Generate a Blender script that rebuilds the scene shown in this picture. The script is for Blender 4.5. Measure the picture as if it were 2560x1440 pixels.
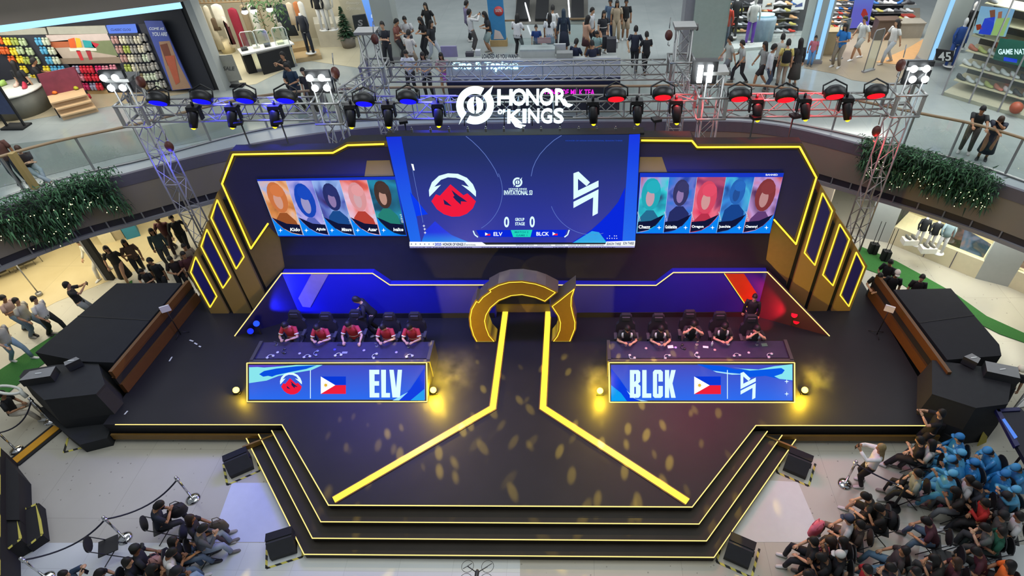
import bpy, bmesh, math, random
from mathutils import Vector, Matrix
from math import sin, cos, pi, radians, atan2, sqrt
random.seed(7)
S = bpy.context.scene
for o in list(bpy.data.objects): bpy.data.objects.remove(o)
COL = S.collection
# ---------------------------------------------------------------- camera
RM = Matrix(((0.9995736583726851, 0.01823878094497897, -0.02280018326873318),
             (-0.005136909185880688, -0.6588566195208265, -0.752251000050917),
             (-0.028742192878462896, 0.752047406606279, -0.6584820305561173)))
CAM = Vector((1.7372, -7.4295, 13.3447)); FPX, CXP, CYP = 1525.0, 1409.2, 720.0
cd = bpy.data.cameras.new('camera'); cam = bpy.data.objects.new('camera', cd); COL.objects.link(cam)
cd.sensor_fit = 'HORIZONTAL'; cd.sensor_width = 36.0; cd.lens = FPX/2560*36.0
cd.shift_x = (1280-CXP)/2560.0; cd.shift_y = (CYP-720)/2560.0
cd.clip_start = .1; cd.clip_end = 200
r0, r1, r2 = RM[0], RM[1], RM[2]
cam.matrix_world = Matrix(((r0[0], -r1[0], -r2[0], CAM[0]), (r0[1], -r1[1], -r2[1], CAM[1]), (r0[2], -r1[2], -r2[2], CAM[2]), (0, 0, 0, 1)))
S.camera = cam
# ---------------------------------------------------------------- exposure
S.view_settings.view_transform = 'Standard'; S.view_settings.look = 'None'
S.view_settings.gamma = 1; S.view_settings.use_curve_mapping = False
S.view_settings.exposure = 0.0
cy_ = S.cycles
cy_.max_bounces = 4; cy_.diffuse_bounces = 2; cy_.glossy_bounces = 2; cy_.transmission_bounces = 2; cy_.volume_bounces = 0; cy_.transparent_max_bounces = 10
cy_.caustics_reflective = False; cy_.caustics_refractive = False; cy_.use_adaptive_sampling = True; cy_.adaptive_threshold = .04; cy_.use_denoising = True
# ---------------------------------------------------------------- light
W = bpy.data.worlds.new('mall_daylight'); S.world = W; W.use_nodes = True
W.node_tree.nodes['Background'].inputs[0].default_value = (.80, .90, 1.0, 1)
W.node_tree.nodes['Background'].inputs[1].default_value = 0.26

def lamp(kind, loc, power, col, size=1.0, aim=None, sizey=None, spot=None, blend=.5, name=None):
    l = bpy.data.lights.new(name or kind.lower()+'_light', kind); l.energy = power; l.color = col
    if kind == 'AREA':
        l.size = size
        if sizey: l.shape = 'RECTANGLE'; l.size_y = sizey
    else: l.shadow_soft_size = size
    if kind == 'SPOT': l.spot_size = radians(spot or 45); l.spot_blend = blend
    o = bpy.data.objects.new(l.name, l); COL.objects.link(o); o.location = loc
    if aim is not None: o.rotation_euler = (Vector(aim)-Vector(loc)).to_track_quat('-Z', 'Y').to_euler()
    return o
# skylight over the atrium and the ceiling rows of the upper floor
lamp('AREA', (0, 2, 19), 1500, (.92, .97, 1.0), 14, (0, 3, 0), 10, name='atrium_skylight')
lamp('AREA', (0, 20, 13), 1600, (.93, .97, 1.0), 30, (0, 19, 3), 10, name='concourse_ceiling_light')
lamp('AREA', (-15, 6.5, 7.9), 260, (.95, .97, 1.0), 6, (-15, 6.5, 0), 8, name='concourse_ceiling_light')
lamp('AREA', (16, 8, 12), 500, (.92, .98, 1.0), 6, (15, 8, 3), 10, name='concourse_ceiling_light')

U = 3.8; G = -0.7
def ray(px, py): return RM.transposed() @ Vector(((px-CXP)/FPX, (py-CYP)/FPX, 1))
def gp(px, py, P0, n):
    r = ray(px, py); n = Vector(n); t = (Vector(P0)-CAM).dot(n)/r.dot(n); return CAM + t*r
def gz(px, py, z): return gp(px, py, (0, 0, z), (0, 0, 1))
def gy(px, py, y): return gp(px, py, (0, y, 0), (0, 1, 0))
# ---------------------------------------------------------------- materials
def lin(h):
    if not isinstance(h, str): return tuple(h)+((1,) if len(h) == 3 else ())
    h = h.lstrip('#'); v = [int(h[i:i+2], 16)/255 for i in (0, 2, 4)]
    return tuple(((c+.055)/1.055)**2.4 if c > .04045 else c/12.92 for c in v)+(1,)
_M = {}
def mat(col, rough=.6, metal=0, emit=None, es=1.0, var=.12, scale=6.0, name=None, spec=.5):
    key = (col, rough, metal, emit, es, var, scale, spec)
    if key in _M: return _M[key]
    m = bpy.data.materials.new(name or 'surface'); m.use_nodes = True
    nt = m.node_tree; b = nt.nodes['Principled BSDF']; c = lin(col)
    b.inputs['Roughness'].default_value = rough; b.inputs['Metallic'].default_value = metal
    b.inputs['Specular IOR Level'].default_value = spec
    if var:
        tc = nt.nodes.new('ShaderNodeTexCoord'); n = nt.nodes.new('ShaderNodeTexNoise'); n.inputs['Scale'].default_value = scale; n.inputs['Detail'].default_value = 3
        mx = nt.nodes.new('ShaderNodeMix'); mx.data_type = 'RGBA'
        nt.links.new(tc.outputs['Object'], n.inputs['Vector']); nt.links.new(n.outputs['Fac'], mx.inputs['Factor'])
        mx.inputs['A'].default_value = tuple(x*(1-var) for x in c[:3])+(1,); mx.inputs['B'].default_value = tuple(min(1, x*(1+var)) for x in c[:3])+(1,)
        nt.links.new(mx.outputs['Result'], b.inputs['Base Color'])
    else: b.inputs['Base Color'].default_value = c
    if emit is not None:
        b.inputs['Emission Color'].default_value = lin(emit); b.inputs['Emission Strength'].default_value = es
    _M[key] = m; return m
def glow(col, es=1.0): return mat('#000000', .5, 0, col, es, 0, spec=.0)
def glass(col='#e8f4f4', alpha=.12, rough=.05):
    key = ('g', col, alpha)
    if key in _M: return _M[key]
    m = bpy.data.materials.new('clear_glass'); m.use_nodes = True; nt = m.node_tree; nt.nodes.clear()
    out = nt.nodes.new('ShaderNodeOutputMaterial'); mx = nt.nodes.new('ShaderNodeMixShader'); t = nt.nodes.new('ShaderNodeBsdfTransparent'); g = nt.nodes.new('ShaderNodeBsdfGlossy')
    g.inputs['Roughness'].default_value = rough; g.inputs['Color'].default_value = lin(col); t.inputs['Color'].default_value = (.93, .97, .96, 1); mx.inputs[0].default_value = alpha
    nt.links.new(t.outputs[0], mx.inputs[1]); nt.links.new(g.outputs[0], mx.inputs[2]); nt.links.new(mx.outputs[0], out.inputs[0]); _M[key] = m; return m
# ---------------------------------------------------------------- mesh builder
class MB:
    def __init__(s): s.v = []; s.f = []; s.m = []; s.sm = []; s.mats = []
    def mi(s, m):
        if m not in s.mats: s.mats.append(m)
        return s.mats.index(m)
    def add(s, vs, fs, m=None, smooth=False):
        b = len(s.v); s.v += [tuple(v) for v in vs]; k = s.mi(m)
        for f in fs: s.f.append([b+i for i in f]); s.m.append(k); s.sm.append(smooth)
    def box(s, c, d, m=None, rz=0, M=None):
        x, y, z = d[0]/2, d[1]/2, d[2]/2
        vs = [Vector((i*x, j*y, k*z)) for k in (-1, 1) for j in (-1, 1) for i in (-1, 1)]
        R = M or Matrix.Rotation(rz, 3, 'Z')
        vs = [R @ v + Vector(c) for v in vs]
        s.add(vs, [(0, 2, 3, 1), (4, 5, 7, 6), (0, 1, 5, 4), (2, 6, 7, 3), (0, 4, 6, 2), (1, 3, 7, 5)], m)
    def prism(s, poly, d, m=None, mside=None):
        d = Vector(d); n = len(poly); p = [Vector(q) for q in poly]
        s.add(p, [tuple(range(n))], m); s.add([q+d for q in p], [tuple(reversed(range(n)))], m)
        s.add(p+[q+d for q in p], [(i, i+n, (i+1) % n+n, (i+1) % n) for i in range(n)], mside or m)
    def face(s, poly, m=None): s.add(poly, [tuple(range(len(poly)))], m)
    def rings(s, R, m=None, caps=True, smooth=True):
        n = len(R[0]); vs = [p for r in R for p in r]; fs = []
        for k in range(len(R)-1):
            for i in range(n):
                j = (i+1) % n; fs.append((k*n+i, k*n+j, (k+1)*n+j, (k+1)*n+i))
        if caps: fs += [tuple(reversed(range(n))), tuple(range((len(R)-1)*n, len(R)*n))]
        s.add(vs, fs, m, smooth)
    def tube(s, pts, r, m=None, n=6, caps=True, smooth=True):
        pts = [Vector(p) for p in pts]; rr = r if isinstance(r, (list, tuple)) else [r]*len(pts); R = []; up = None
        for i, p in enumerate(pts):
            t = (pts[min(i+1, len(pts)-1)]-pts[max(i-1, 0)]).normalized()
            if up is None: up = Vector((0, 0, 1)) if abs(t.z) < .9 else Vector((0, 1, 0))
            a = t.cross(up).normalized(); b = a.cross(t).normalized(); up = b
            R.append([p+a*(cos(2*pi*k/n)*rr[i])+b*(sin(2*pi*k/n)*rr[i]) for k in range(n)])
        s.rings(R, m, caps, smooth)
    def cyl(s, c, r, h, m=None, n=16, r2=None, ax=(0, 0, 1)):
        a = Vector(ax).normalized(); c = Vector(c); s.tube([c, c+a*h], [r, r if r2 is None else r2], m, n)
    def ball(s, c, r, m=None, n=8, k=6):
        c = Vector(c); r = Vector(r) if not isinstance(r, (int, float)) else Vector((r, r, r)); R = []
        for i in range(k+1):
            a = pi*i/k; a = min(max(a, .08), pi-.08)
            R.append([c+Vector((r.x*sin(a)*cos(2*pi*j/n), r.y*sin(a)*sin(2*pi*j/n), -r.z*cos(a))) for j in range(n)])
        s.rings(R, m)
    def build(s, name, m=None, parent=None, loc=None, mesh=None):
        me = bpy.data.meshes.new(name); me.from_pydata(s.v, [], s.f)
        for q in s.mats:
            me.materials.append(q if q is not None else m)
        me.polygons.foreach_set('material_index', s.m); me.polygons.foreach_set('use_smooth', s.sm)
        me.update()
        return link(name, me, parent, loc)
def link(name, data, parent=None, loc=None):
    o = bpy.data.objects.new(name, data); COL.objects.link(o)
    if parent is not None: o.parent = parent
    if loc is not None: o.location = loc
    return o
def part(name, m, parent, fn):
    b = MB(); fn(b); return b.build(name, m, parent)
def tag(o, label, cat, group=None, kind=None):
    o['label'] = label; o['category'] = cat
    if group: o['group'] = group
    if kind: o['kind'] = kind
    return o
def thing(name, label, cat, loc=(0, 0, 0), rz=0, group=None):
    o = link(name, None); o.location = loc; o.rotation_euler = (0, 0, rz); o.empty_display_size = .1
    return tag(o, label, cat, group)
def struct(o): o['kind'] = 'structure'; return o
def dup(r, loc=None, rz=None, label=None, group=None, scale=None):
    def cp(o, par):
        c = o.copy(); COL.objects.link(c); c.parent = par
        for ch in o.children: cp(ch, c)
        return c
    c = cp(r, None)
    if loc is not None: c.location = loc
    if rz is not None: c.rotation_euler = (0, 0, rz)
    if label: c['label'] = label
    if group: c['group'] = group
    if scale: c.scale = (scale,)*3
    return c
# flat artwork on a screen or sign: pixel outline -> point on the screen's own plane
class Plane:
    def __init__(s, P0, n): s.P = Vector(P0); s.n = Vector(n).normalized(); s.n = s.n if (CAM-s.P).dot(s.n) > 0 else -s.n
    def at(s, px, py, lay=0): return gp(px, py, s.P, s.n) + s.n*(.004*lay)
    def decal(s, name, polys, m, lay, parent):
        b = MB()
        if not isinstance(polys[0][0], (tuple, list)): polys = [polys]
        for p in polys: b.face([s.at(x, y, lay) for x, y in p], m)
        return b.build(name, m, parent)
    def line(s, name, pts, wpx, m, lay, parent):
        polys = []
        for (x0, y0), (x1, y1) in zip(pts[:-1], pts[1:]):
            L = math.hypot(x1-x0, y1-y0) or 1; nx, ny = -(y1-y0)/L*wpx/2, (x1-x0)/L*wpx/2
            polys.append([(x0+nx, y0+ny), (x1+nx, y1+ny), (x1-nx, y1-ny), (x0-nx, y0-ny)])
        return s.decal(name, polys, m, lay, parent)
_T = {}
def glyph(txt, bold=.0, shear=0.0):
    key = (txt, bold, shear)
    if key in _T: return _T[key]
    c = bpy.data.curves.new('t', 'FONT'); c.body = txt; c.size = 1; c.offset = bold; c.shear = shear; c.resolution_u = 3
    o = bpy.data.objects.new('t', c); COL.objects.link(o); bpy.context.view_layer.update()
    me = bpy.data.meshes.new_from_object(o.evaluated_get(bpy.context.evaluated_depsgraph_get()))
    bpy.data.objects.remove(o)
    vs = [v.co.copy() for v in me.vertices]; x0 = min(v.x for v in vs); x1 = max(v.x for v in vs); y0 = min(v.y for v in vs); y1 = max(v.y for v in vs)
    _T[key] = ([((v.x-x0)/(x1-x0), (v.y-y0)/(y1-y0)) for v in vs], [tuple(p.vertices) for p in me.polygons]); return _T[key]
def write(name, txt, P0, u, v, m, parent, bold=.02, shear=0, thick=None):
    """lettering filling the parallelogram P0, P0+u, P0+v"""
    vs, fs = glyph(txt, bold, shear); P0 = Vector(P0); u = Vector(u); v = Vector(v); b = MB()
    n = u.cross(v).normalized()
    pts = [P0+u*a+v*c for a, c in vs]
    b.add(pts, fs, m)
    if thick:
        k = len(pts); b.add([p-n*thick for p in pts], [tuple(reversed(f)) for f in fs], m)
        cnt = {}
        for f in fs:
            for i in range(len(f)):
                e = (f[i], f[(i+1) % len(f)]); cnt[tuple(sorted(e))] = cnt.get(tuple(sorted(e)), 0)+1
        sides = [e for f in fs for e in [(f[i], f[(i+1) % len(f)]) for i in range(len(f))] if cnt[tuple(sorted(e))] == 1]
        b.add(pts+[p-n*thick for p in pts], [(e[1], e[0], e[0]+k, e[1]+k) for e in sides], m)
    return b.build(name, m, parent)
def wpx(name, txt, pl, x0, y1, x1, y0, m, parent, lay=3, bold=.02, shear=0, y0b=None):
    """lettering between pixel columns x0..x1 and rows y0(top)..y1(bottom) of plane pl"""
    A = pl.at(x0, y1, lay); B = pl.at(x1, y1, lay); Cc = pl.at(x0, y0, lay)
    return write(name, txt, A, B-A, Cc-A, m, parent, bold, shear)
GOLD = '#8a6a1e'
M_black = mat('#17181a', .75, var=.25, scale=3); M_gold = mat('#80602a', .5, .1, var=.12); M_tan = mat('#9c8448', .5, .05, var=.1, scale=2)
M_neon = mat('#3a2a08', .4, 0, '#ffe040', 1.3, 0); M_neonw = mat('#3a2a08', .4, 0, '#ffe68a', 1.2, 0)
M_brown = mat('#5f3d1a', .5, var=.15); M_steel = mat('#9a9a98', .38, .7, var=.1); M_blackcloth = mat('#181b20', .9, var=.25, scale=4)
M_navy = mat('#25267c', .55, var=.12, scale=1.5)
# ================================================================ ground floor and stage
def tiles(name, base, dark, scale, spot=True, rough=.25):
    m = bpy.data.materials.new(name); m.use_nodes = True; nt = m.node_tree; b = nt.nodes['Principled BSDF']
    tc = nt.nodes.new('ShaderNodeTexCoord'); n = nt.nodes.new('ShaderNodeTexNoise'); n.inputs['Scale'].default_value = 1.2; n.inputs['Detail'].default_value = 5
    mx = nt.nodes.new('ShaderNodeMix'); mx.data_type = 'RGBA'; mx.inputs['A'].default_value = lin(base); mx.inputs['B'].default_value = lin(dark)
    nt.links.new(tc.outputs['Object'], n.inputs['Vector']); nt.links.new(n.outputs['Fac'], mx.inputs['Factor']); last = mx.outputs['Result']
    br = nt.nodes.new('ShaderNodeTexBrick'); br.offset = 0; br.inputs['Scale'].default_value = scale; br.inputs['Mortar Size'].default_value = .004; br.inputs['Brick Width'].default_value = 1; br.inputs['Row Height'].default_value = 1
    br.inputs['Color1'].default_value = (1, 1, 1, 1); br.inputs['Color2'].default_value = (.96, .96, .96, 1); br.inputs['Mortar'].default_value = (.8, .8, .8, 1)
    nt.links.new(tc.outputs['Object'], br.inputs['Vector']); mm = nt.nodes.new('ShaderNodeMix'); mm.data_type = 'RGBA'; mm.blend_type = 'MULTIPLY'; mm.inputs['Factor'].default_value = 1
    nt.links.new(last, mm.inputs['A']); nt.links.new(br.outputs['Color'], mm.inputs['B']); last = mm.outputs['Result']
    if spot:
        v = nt.nodes.new('ShaderNodeTexVoronoi'); v.inputs['Scale'].default_value = 4.5; r = nt.nodes.new('ShaderNodeMath'); r.operation = 'LESS_THAN'; r.inputs[1].default_value = .09
        nt.links.new(tc.outputs['Object'], v.inputs['Vector']); nt.links.new(v.outputs['Distance'], r.inputs[0])
        m3 = nt.nodes.new('ShaderNodeMix'); m3.data_type = 'RGBA'; nt.links.new(r.outputs[0], m3.inputs['Factor']); nt.links.new(last, m3.inputs['A']); m3.inputs['B'].default_value = lin('#8f8c80'); last = m3.outputs['Result']
    nt.links.new(last, b.inputs['Base Color']); b.inputs['Roughness'].default_value = rough
    return m
M_floor = tiles('terrazzo_floor', '#b0ac9d', '#bcb8aa', .5)
M_floor2 = tiles('polished_tile', '#8f9896', '#a9afac', .8, False, .12)
M_pale = tiles('pale_tile', '#cdd2cf', '#d8dcda', .8, False, .2)
b = MB(); b.box((0, 6, G-.1), (80, 60, .2)); struct(b.build('floor', M_floor))
# pale inlaid bands of the ground floor
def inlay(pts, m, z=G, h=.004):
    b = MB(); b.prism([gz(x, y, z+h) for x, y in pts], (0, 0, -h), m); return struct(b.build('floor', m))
inlay([(-200, 1357), (300, 1357), (700, 1357), (1300, 1362), (1300, 1600), (-200, 1600)], M_pale)
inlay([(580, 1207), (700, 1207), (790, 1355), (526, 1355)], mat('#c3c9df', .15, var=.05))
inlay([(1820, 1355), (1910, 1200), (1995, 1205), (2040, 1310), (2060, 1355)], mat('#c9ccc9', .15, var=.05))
inlay([(2300, 1362), (2760, 1362), (2760, 1700), (2250, 1700)], M_pale)
# ---- stage deck
deck = thing('stage_deck', 'black raised stage deck with gold line lights along its edge, under the desks and arch', 'stage')
DP = [(-11.0, 8.6), (-11.2, 2.31), (-6.29, 2.31), (-4.31, 0), (4.31, 0), (6.29, 2.31), (11.2, 2.31), (11.0, 8.6)]
M_deck = mat('#222226', .5, var=.25, scale=1.2, spec=.25)
part('deck_top', M_deck, deck, lambda b: b.prism([(x, y, 0) for x, y in DP], (0, 0, -.16), M_deck))
part('deck_front', M_black, deck, lambda b: b.prism([(x*1.0, y+.03, -.15) for x, y in DP], (0, 0, -.55), M_black))
M_riser = mat('#2b2723', .55, var=.3, scale=2, spec=.25)
for k, (bx, ey, z) in enumerate(((4.44, -.332, -.17), (4.587, -.65, -.34), (4.73, -.953, -.51))):
    dx, dy = 1.98/2.31, 1; L = 2.2-ey
    pl = [(-(bx+dx*L), 2.25), (-bx, ey), (bx, ey), (bx+dx*L, 2.25)]
    part('step', M_riser, deck, lambda b: b.prism([(x, y, z) for x, y in pl], (0, 0, G-z if k == 2 else -.2), M_riser))
    part('edge_light', M_neonw, deck, lambda b: b.tube([(x, y-.005, z+.006) for x, y in pl], .014, M_neonw, 4))
part('edge_light', M_neonw, deck, lambda b: b.tube([(-10.85, 2.3, .01), (-6.29, 2.3, .01), (-4.31, -.01, .01), (4.31, -.01, .01), (6.29, 2.3, .01), (10.75, 2.3, .01)], .016, M_neonw, 4))
for s in (-1, 1):
    part('trim_board', M_brown, deck, lambda b: (b.box((s*8.85, 2.26, -.47), (4.6, .06, .2), M_gold), b.box((s*6.9, 2.05, -.40), (.9, .05, .16), M_gold, s*-.5)))
# catwalk light strips
runway = thing('runway_light', 'pair of broad yellow light strips running under the arch and fanning out to the steps', 'floor light')
M_run = mat('#403000', .3, 0, '#ffe040', 1.5, 0); M_runtrim = mat('#6e4a2a', .5)
for s in (-1, 1):
    p = [(s*.683, 8.3), (s*.683, 2.87), (s*4.22, .12)]
    def ribbon(b, w, z, m):
        P = [Vector((x, y, 0)) for x, y in p]; L = []; R = []
        for i, q in enumerate(P):
            a = (P[i]-P[i-1]).normalized() if i else (P[1]-P[0]).normalized(); c = (P[i+1]-P[i]).normalized() if i < 2 else a
            t = (a+c).normalized(); n = Vector((-t.y, t.x, 0)); k = 1/max(.3, t.dot(a)); L.append(q+n*w*k); R.append(q-n*w*k)
        for i in range(2):
            b.prism([Vector((v.x, v.y, z)) for v in (L[i], R[i], R[i+1], L[i+1])], (0, 0, -z+.001), m)
    part('light_strip', M_run, runway, lambda b: ribbon(b, .085, .03, M_run))
    part('strip_frame', M_runtrim, runway, lambda b: ribbon(b, .115, .018, M_runtrim))
# ---- backdrop wall
YW = 6.65; YB = 6.42; BW = Plane((0, YW, 0), (0, 1, 0)); BB = Plane((0, YB, 0), (0, 1, 0))
def xz(px, py, Y): p = gy(px, py, Y); return (p.x, p.z)
wall = thing('stage_backdrop', 'dark blue angular backdrop wall behind the screens, outlined with gold line light', 'backdrop')
topL = [(627, 622), (555, 460), (583, 386), (832, 382), (868, 363), (960, 360)]
topR = [(1603, 351), (1730, 352), (1743, 368), (1999, 367), (2041, 444), (1990, 611)]
def grow(p, s, px=10):
    out = []
    for x, y in p: out.append((x+(px*s if not (760 < x < 1800) else 0), y-px*.75))
    return out
pts = [(640, 840)] + [(x-7 if x < 760 else x, y+(0 if y > 600 else -8)) for x, y in topL] + [(962, 352), (1603, 343)] + [(x+7 if x > 1800 else x, y+(0 if y > 600 else -8)) for x, y in topR] + [(1960, 840)]
W3 = [gy(x, y, YW) for x, y in pts]
for i in (0, len(W3)-1): W3[i].z = 0
W3[0].x = W3[1].x+.02; W3[-1].x = W3[-2].x-.02
M_tanframe = mat('#7c6a3c', .5, .05, var=.12)
part('frame_panel', M_tanframe, wall, lambda b: b.prism(W3, (0, .35, 0), M_tanframe, M_black))
inner = [(672, 566), (633, 606), (561, 460), (590, 394), (836, 390), (872, 371), (960, 368), (1603, 359), (1727, 360), (1741, 376), (1994, 375), (2034, 445), (1986, 596), (1936, 545), (1925, 583), (697, 592)]
M_wallblue = mat('#22235e', .6, var=.15, scale=1.2)
part('blue_panel', M_wallblue, wall, lambda b: b.prism([gy(x, y, YW-.02) for x, y in inner], (0, .019, 0), M_wallblue))
blk = [(699, 592), (1925, 584), (1915, 650), (1966, 704), (1966, 760), (665, 760), (665, 720), (712, 668)]
part('black_panel', M_blackcloth, wall, lambda b: b.prism([gy(x, y, YW-.03) for x, y in blk], (0, .028, 0), M_blackcloth))
for q in ([(917, 402), (974, 401), (985, 441), (911, 442)], [(1600, 393), (1655, 393), (1668, 431), (1597, 431)]):
    part('tan_patch', M_tan, wall, lambda b: b.prism([gy(x, y, YW-.035) for x, y in q], (0, .012, 0), M_tan))
def gl(b, px, Y, r=.022, m=None, close=False):
    P = [gy(x, y, Y) for x, y in px]; P = P+[P[0]] if close else P
    for a, c in zip(P[:-1], P[1:]): b.tube([a, c], r, m or M_neon, 5)
part('outline_light', M_neon, wall, lambda b: gl(b, [(670, 559)]+topL, YW-.055, .026))
part('outline_light', M_neon, wall, lambda b: gl(b, topR+[(1935, 549)], YW-.055, .026))
part('outline_halo_strip', M_gold, wall, lambda b: (gl(b, [(670, 559)]+topL, YW-.02, .038, M_gold), gl(b, topR+[(1935, 549)], YW-.02, .038, M_gold)))
# ---- lower blue box of the backdrop, its print, wings and gold line
low = thing('backdrop_plinth', 'low blue wall behind the players with a stepped gold line along its top', 'backdrop')
lowtop = [(705, 683), (932, 683), (975, 712), (1372, 712), (1640, 713), (1683, 681), (1918, 680)]
LT = [gy(x, y, YB) for x, y in lowtop]
def lowbox(b, m):
    for a, c in zip(LT[:-1], LT[1:]):
        if a.x < -.7 < c.x or (a.x < .7 < c.x):       # leave the doorway behind the arch open
            segs = [(a, Vector((-.95, YB, a.z))), (Vector((.95, YB, a.z)), c)]
            b.prism([Vector((-.95, YB, a.z)), Vector((.95, YB, a.z)), Vector((.95, YB, a.z-.12)), Vector((-.95, YB, a.z-.12))], (0, .2, 0), m)
            segs = [s for s in segs if s[0].x < s[1].x]
        else: segs = [(a, c)]
        for p, q in segs: b.prism([p, q, Vector((q.x, YB, 0)), Vector((p.x, YB, 0))], (0, .21, 0), m)
M_royal = mat('#2226a0', .5, var=.18, scale=.8)
part('printed_wall', M_royal, low, lambda b: lowbox(b, M_royal))
part('outline_light', M_neonw, low, lambda b: [b.tube([a+Vector((0, -.02, .01)), c+Vector((0, -.02, .01))], .017, M_neonw, 5) for a, c in zip(LT[:-1], LT[1:])])
EL = gz(588, 840, 0); ER = gz(2073, 840, 0)
for s, E0, T0 in ((-1, EL, LT[0]), (1, ER, LT[-1])):
    foot = Vector((T0.x, YB, 0))
    Mw = mat('#14144a', .5, var=.2) if s < 0 else mat('#3a1030', .5, var=.2)
    part('wing_panel', Mw, low, lambda b: b.prism([T0, E0, foot], (s*.05, .1, 0), Mw))
    part('outline_light', M_neonw, low, lambda b: b.tube([T0+Vector((0, -.02, .01)), E0+Vector((0, -.02, .02))], .017, M_neonw, 5))
part('tan_patch', mat('#9a8a98', .5), low, lambda b: b.prism([BB.at(x, y) for x, y in ((778, 686), (821, 686), (776, 768), (757, 766), (746, 745))], (0, -.015, 0)))
Mor = mat('#a5481a', .45, var=.1)
part('orange_patch', Mor, low, lambda b: b.prism([BB.at(x, y) for x, y in ((1811, 684), (1860, 684), (1893, 735), (1880, 770), (1868, 768))], (0, -.015, 0), Mor))
part('outline_light', M_neonw, low, lambda b: gl(b, [(1811, 684), (1868, 768)], YB-.03, .012))
part('base_skirting', M_black, low, lambda b: (b.box((-4.1, YB-.012, .1), (6.2, .02, .2), M_black), b.box((4.1, YB-.012, .1), (6.2, .02, .2), M_black)))
# ---- six fins
FINS = [('L', (540, 502), (524, 547), (590, 675), (609, 645)), ('L', (515, 576), (500, 618), (556, 723), (575, 695)), ('L', (487, 645), (475, 683), (523, 771), (540, 744)),
        ('R', (2059, 485), (2084, 530), (2037, 666), (2011, 635)), ('R', (2102, 563), (2126, 601), (2083, 717), (2057, 690)), ('R', (2143, 633), (2163, 670), (2123, 769), (2101, 741))]
where = ['tallest of three left of the backdrop', 'on the left side, middle of three', 'outermost and shortest on the left side',
         'tallest of three right of the backdrop', 'on the right side, middle of three', 'outermost and shortest on the right side']
for i, (sd, ap, o1, bt, o2) in enumerate(FINS):
    s = -1 if sd == 'L' else 1
    A, O, B_, I = [gy(x, y, YW-.06) for x, y in (ap, o1, bt, o2)]
    xin = (A.x+I.x)/2; xout = (O.x+B_.x)/2; w = .09
    t = thing('stage_fin', 'gold fin panel with lit blue lozenge, '+where[i], 'panel', ((xin+xout)/2, YW, 0), 0, None)
    ox = (xin+xout)/2
    def loc(x, z, y=0): return (x-ox, y, z)
    slope = (A.z-O.z)/max(.05, abs(xin-xout)); w2 = w
    body = [loc(xout+s*w2, 0), loc(xout+s*w2, O.z+.02), loc(xin-s*w2, A.z+slope*w2+.10), loc(xin-s*w2, 0)]
    part('body', M_tan, t, lambda b: b.prism(body, (0, .3, 0), M_tan))
    loz = [loc(xin, A.z, -.01), loc(xout, O.z, -.01), loc(xout, B_.z, -.01), loc(xin, I.z, -.01)]
    cx = sum(p[0] for p in loz)/4; cz = sum(p[2] for p in loz)/4
    ins = [((p[0]-cx)*.72+cx, -.012, (p[2]-cz)*.93+cz) for p in loz]
    part('blue_lozenge', M_navy, t, lambda b: b.prism(ins, (0, .012, 0), M_navy))
    part('outline_light', M_neon, t, lambda b: [b.tube([loz[k], loz[(k+1) % 4]], .02, M_neon, 5) for k in range(4)])
    q = [loc(xin-s*w2, A.z-.05, .08), loc(xin-s*(w2+.13), A.z-.05, .08), loc(xin-s*(w2+.13), 0, .08), loc(xin-s*w2, 0, .08)]
    part('black_gap_panel', M_blackcloth, t, lambda b: b.prism(q, (0, .2, 0), M_blackcloth))
# ---- arch
YA = 5.35; PA = Plane((0, YA, 0), (0, 1, 0))
cs = lambda L: [(1140+x/6.544, 660+y/6.544) for x, y in L]
Cpart = cs([(345, 1270), (290, 1165), (245, 1010), (235, 870), (260, 740), (335, 610), (372, 630), (440, 545), (572, 450), (552, 425), (700, 345), (870, 298), (1080, 290), (1300, 325), (1450, 375), (1625, 463), (1452, 603), (1300, 540), (1080, 495), (900, 512), (700, 590), (560, 710), (490, 830), (468, 930), (490, 1040), (540, 1170), (625, 1270)])
Fpart = cs([(1935, 405), (1885, 540), (1880, 680), (1910, 820), (1945, 950), (1940, 1060), (1860, 1270), (1595, 1270), (1660, 1180), (1700, 1080), (1710, 960), (1680, 850), (1575, 690), (1700, 595)])
arch = thing('stage_arch', 'thick gold ring arch with a flame shaped horn, outlined in light, over the runway', 'arch', (0, 0, 0))
def offset(P, d):
    n = len(P); out = []; area = sum(P[i].x*P[(i+1) % n].z-P[(i+1) % n].x*P[i].z for i in range(n)); sg = 1 if area > 0 else -1
    for i in range(n):
        a = (P[i]-P[i-1]).normalized(); c = (P[(i+1) % n]-P[i]).normalized(); t = a+c; t = t.normalized() if t.length > .1 else a
        nn = Vector((t.z, 0, -t.x))*sg; k = min(1.8, 1/max(.4, t.dot(a))); q = P[i]+nn*d*k; out.append(Vector((q.x, q.y, max(0, q.z))))
    return out
M_archside = mat('#8a7a62', .25, .5, var=.1)
for nm, L in (('ring', Cpart), ('horn', Fpart)):
    P = [PA.at(x, y) for x, y in L]; P = [Vector((p.x, YA, max(0.02, p.z))) for p in P]
    O = offset(P, .05)
    q = part(nm, M_gold, arch, lambda b: b.prism(O, (0, .5, 0), M_gold, M_archside))
    Q = [p+Vector((0, -.012, 0)) for p in P]
    e = MB(); [e.tube([Q[k], Q[(k+1) % len(Q)]], .013, M_neon, 4) for k in range(len(Q))]; e.build('outline_light', M_neon, q)
part('foot_plate', M_black, arch, lambda b: b.box((-1.13, 5.6, .015), (.62, .56, .03), M_black))
part('foot_plate', M_black, arch, lambda b: b.box((1.15, 5.6, .015), (.62, .56, .03), M_black))
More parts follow.
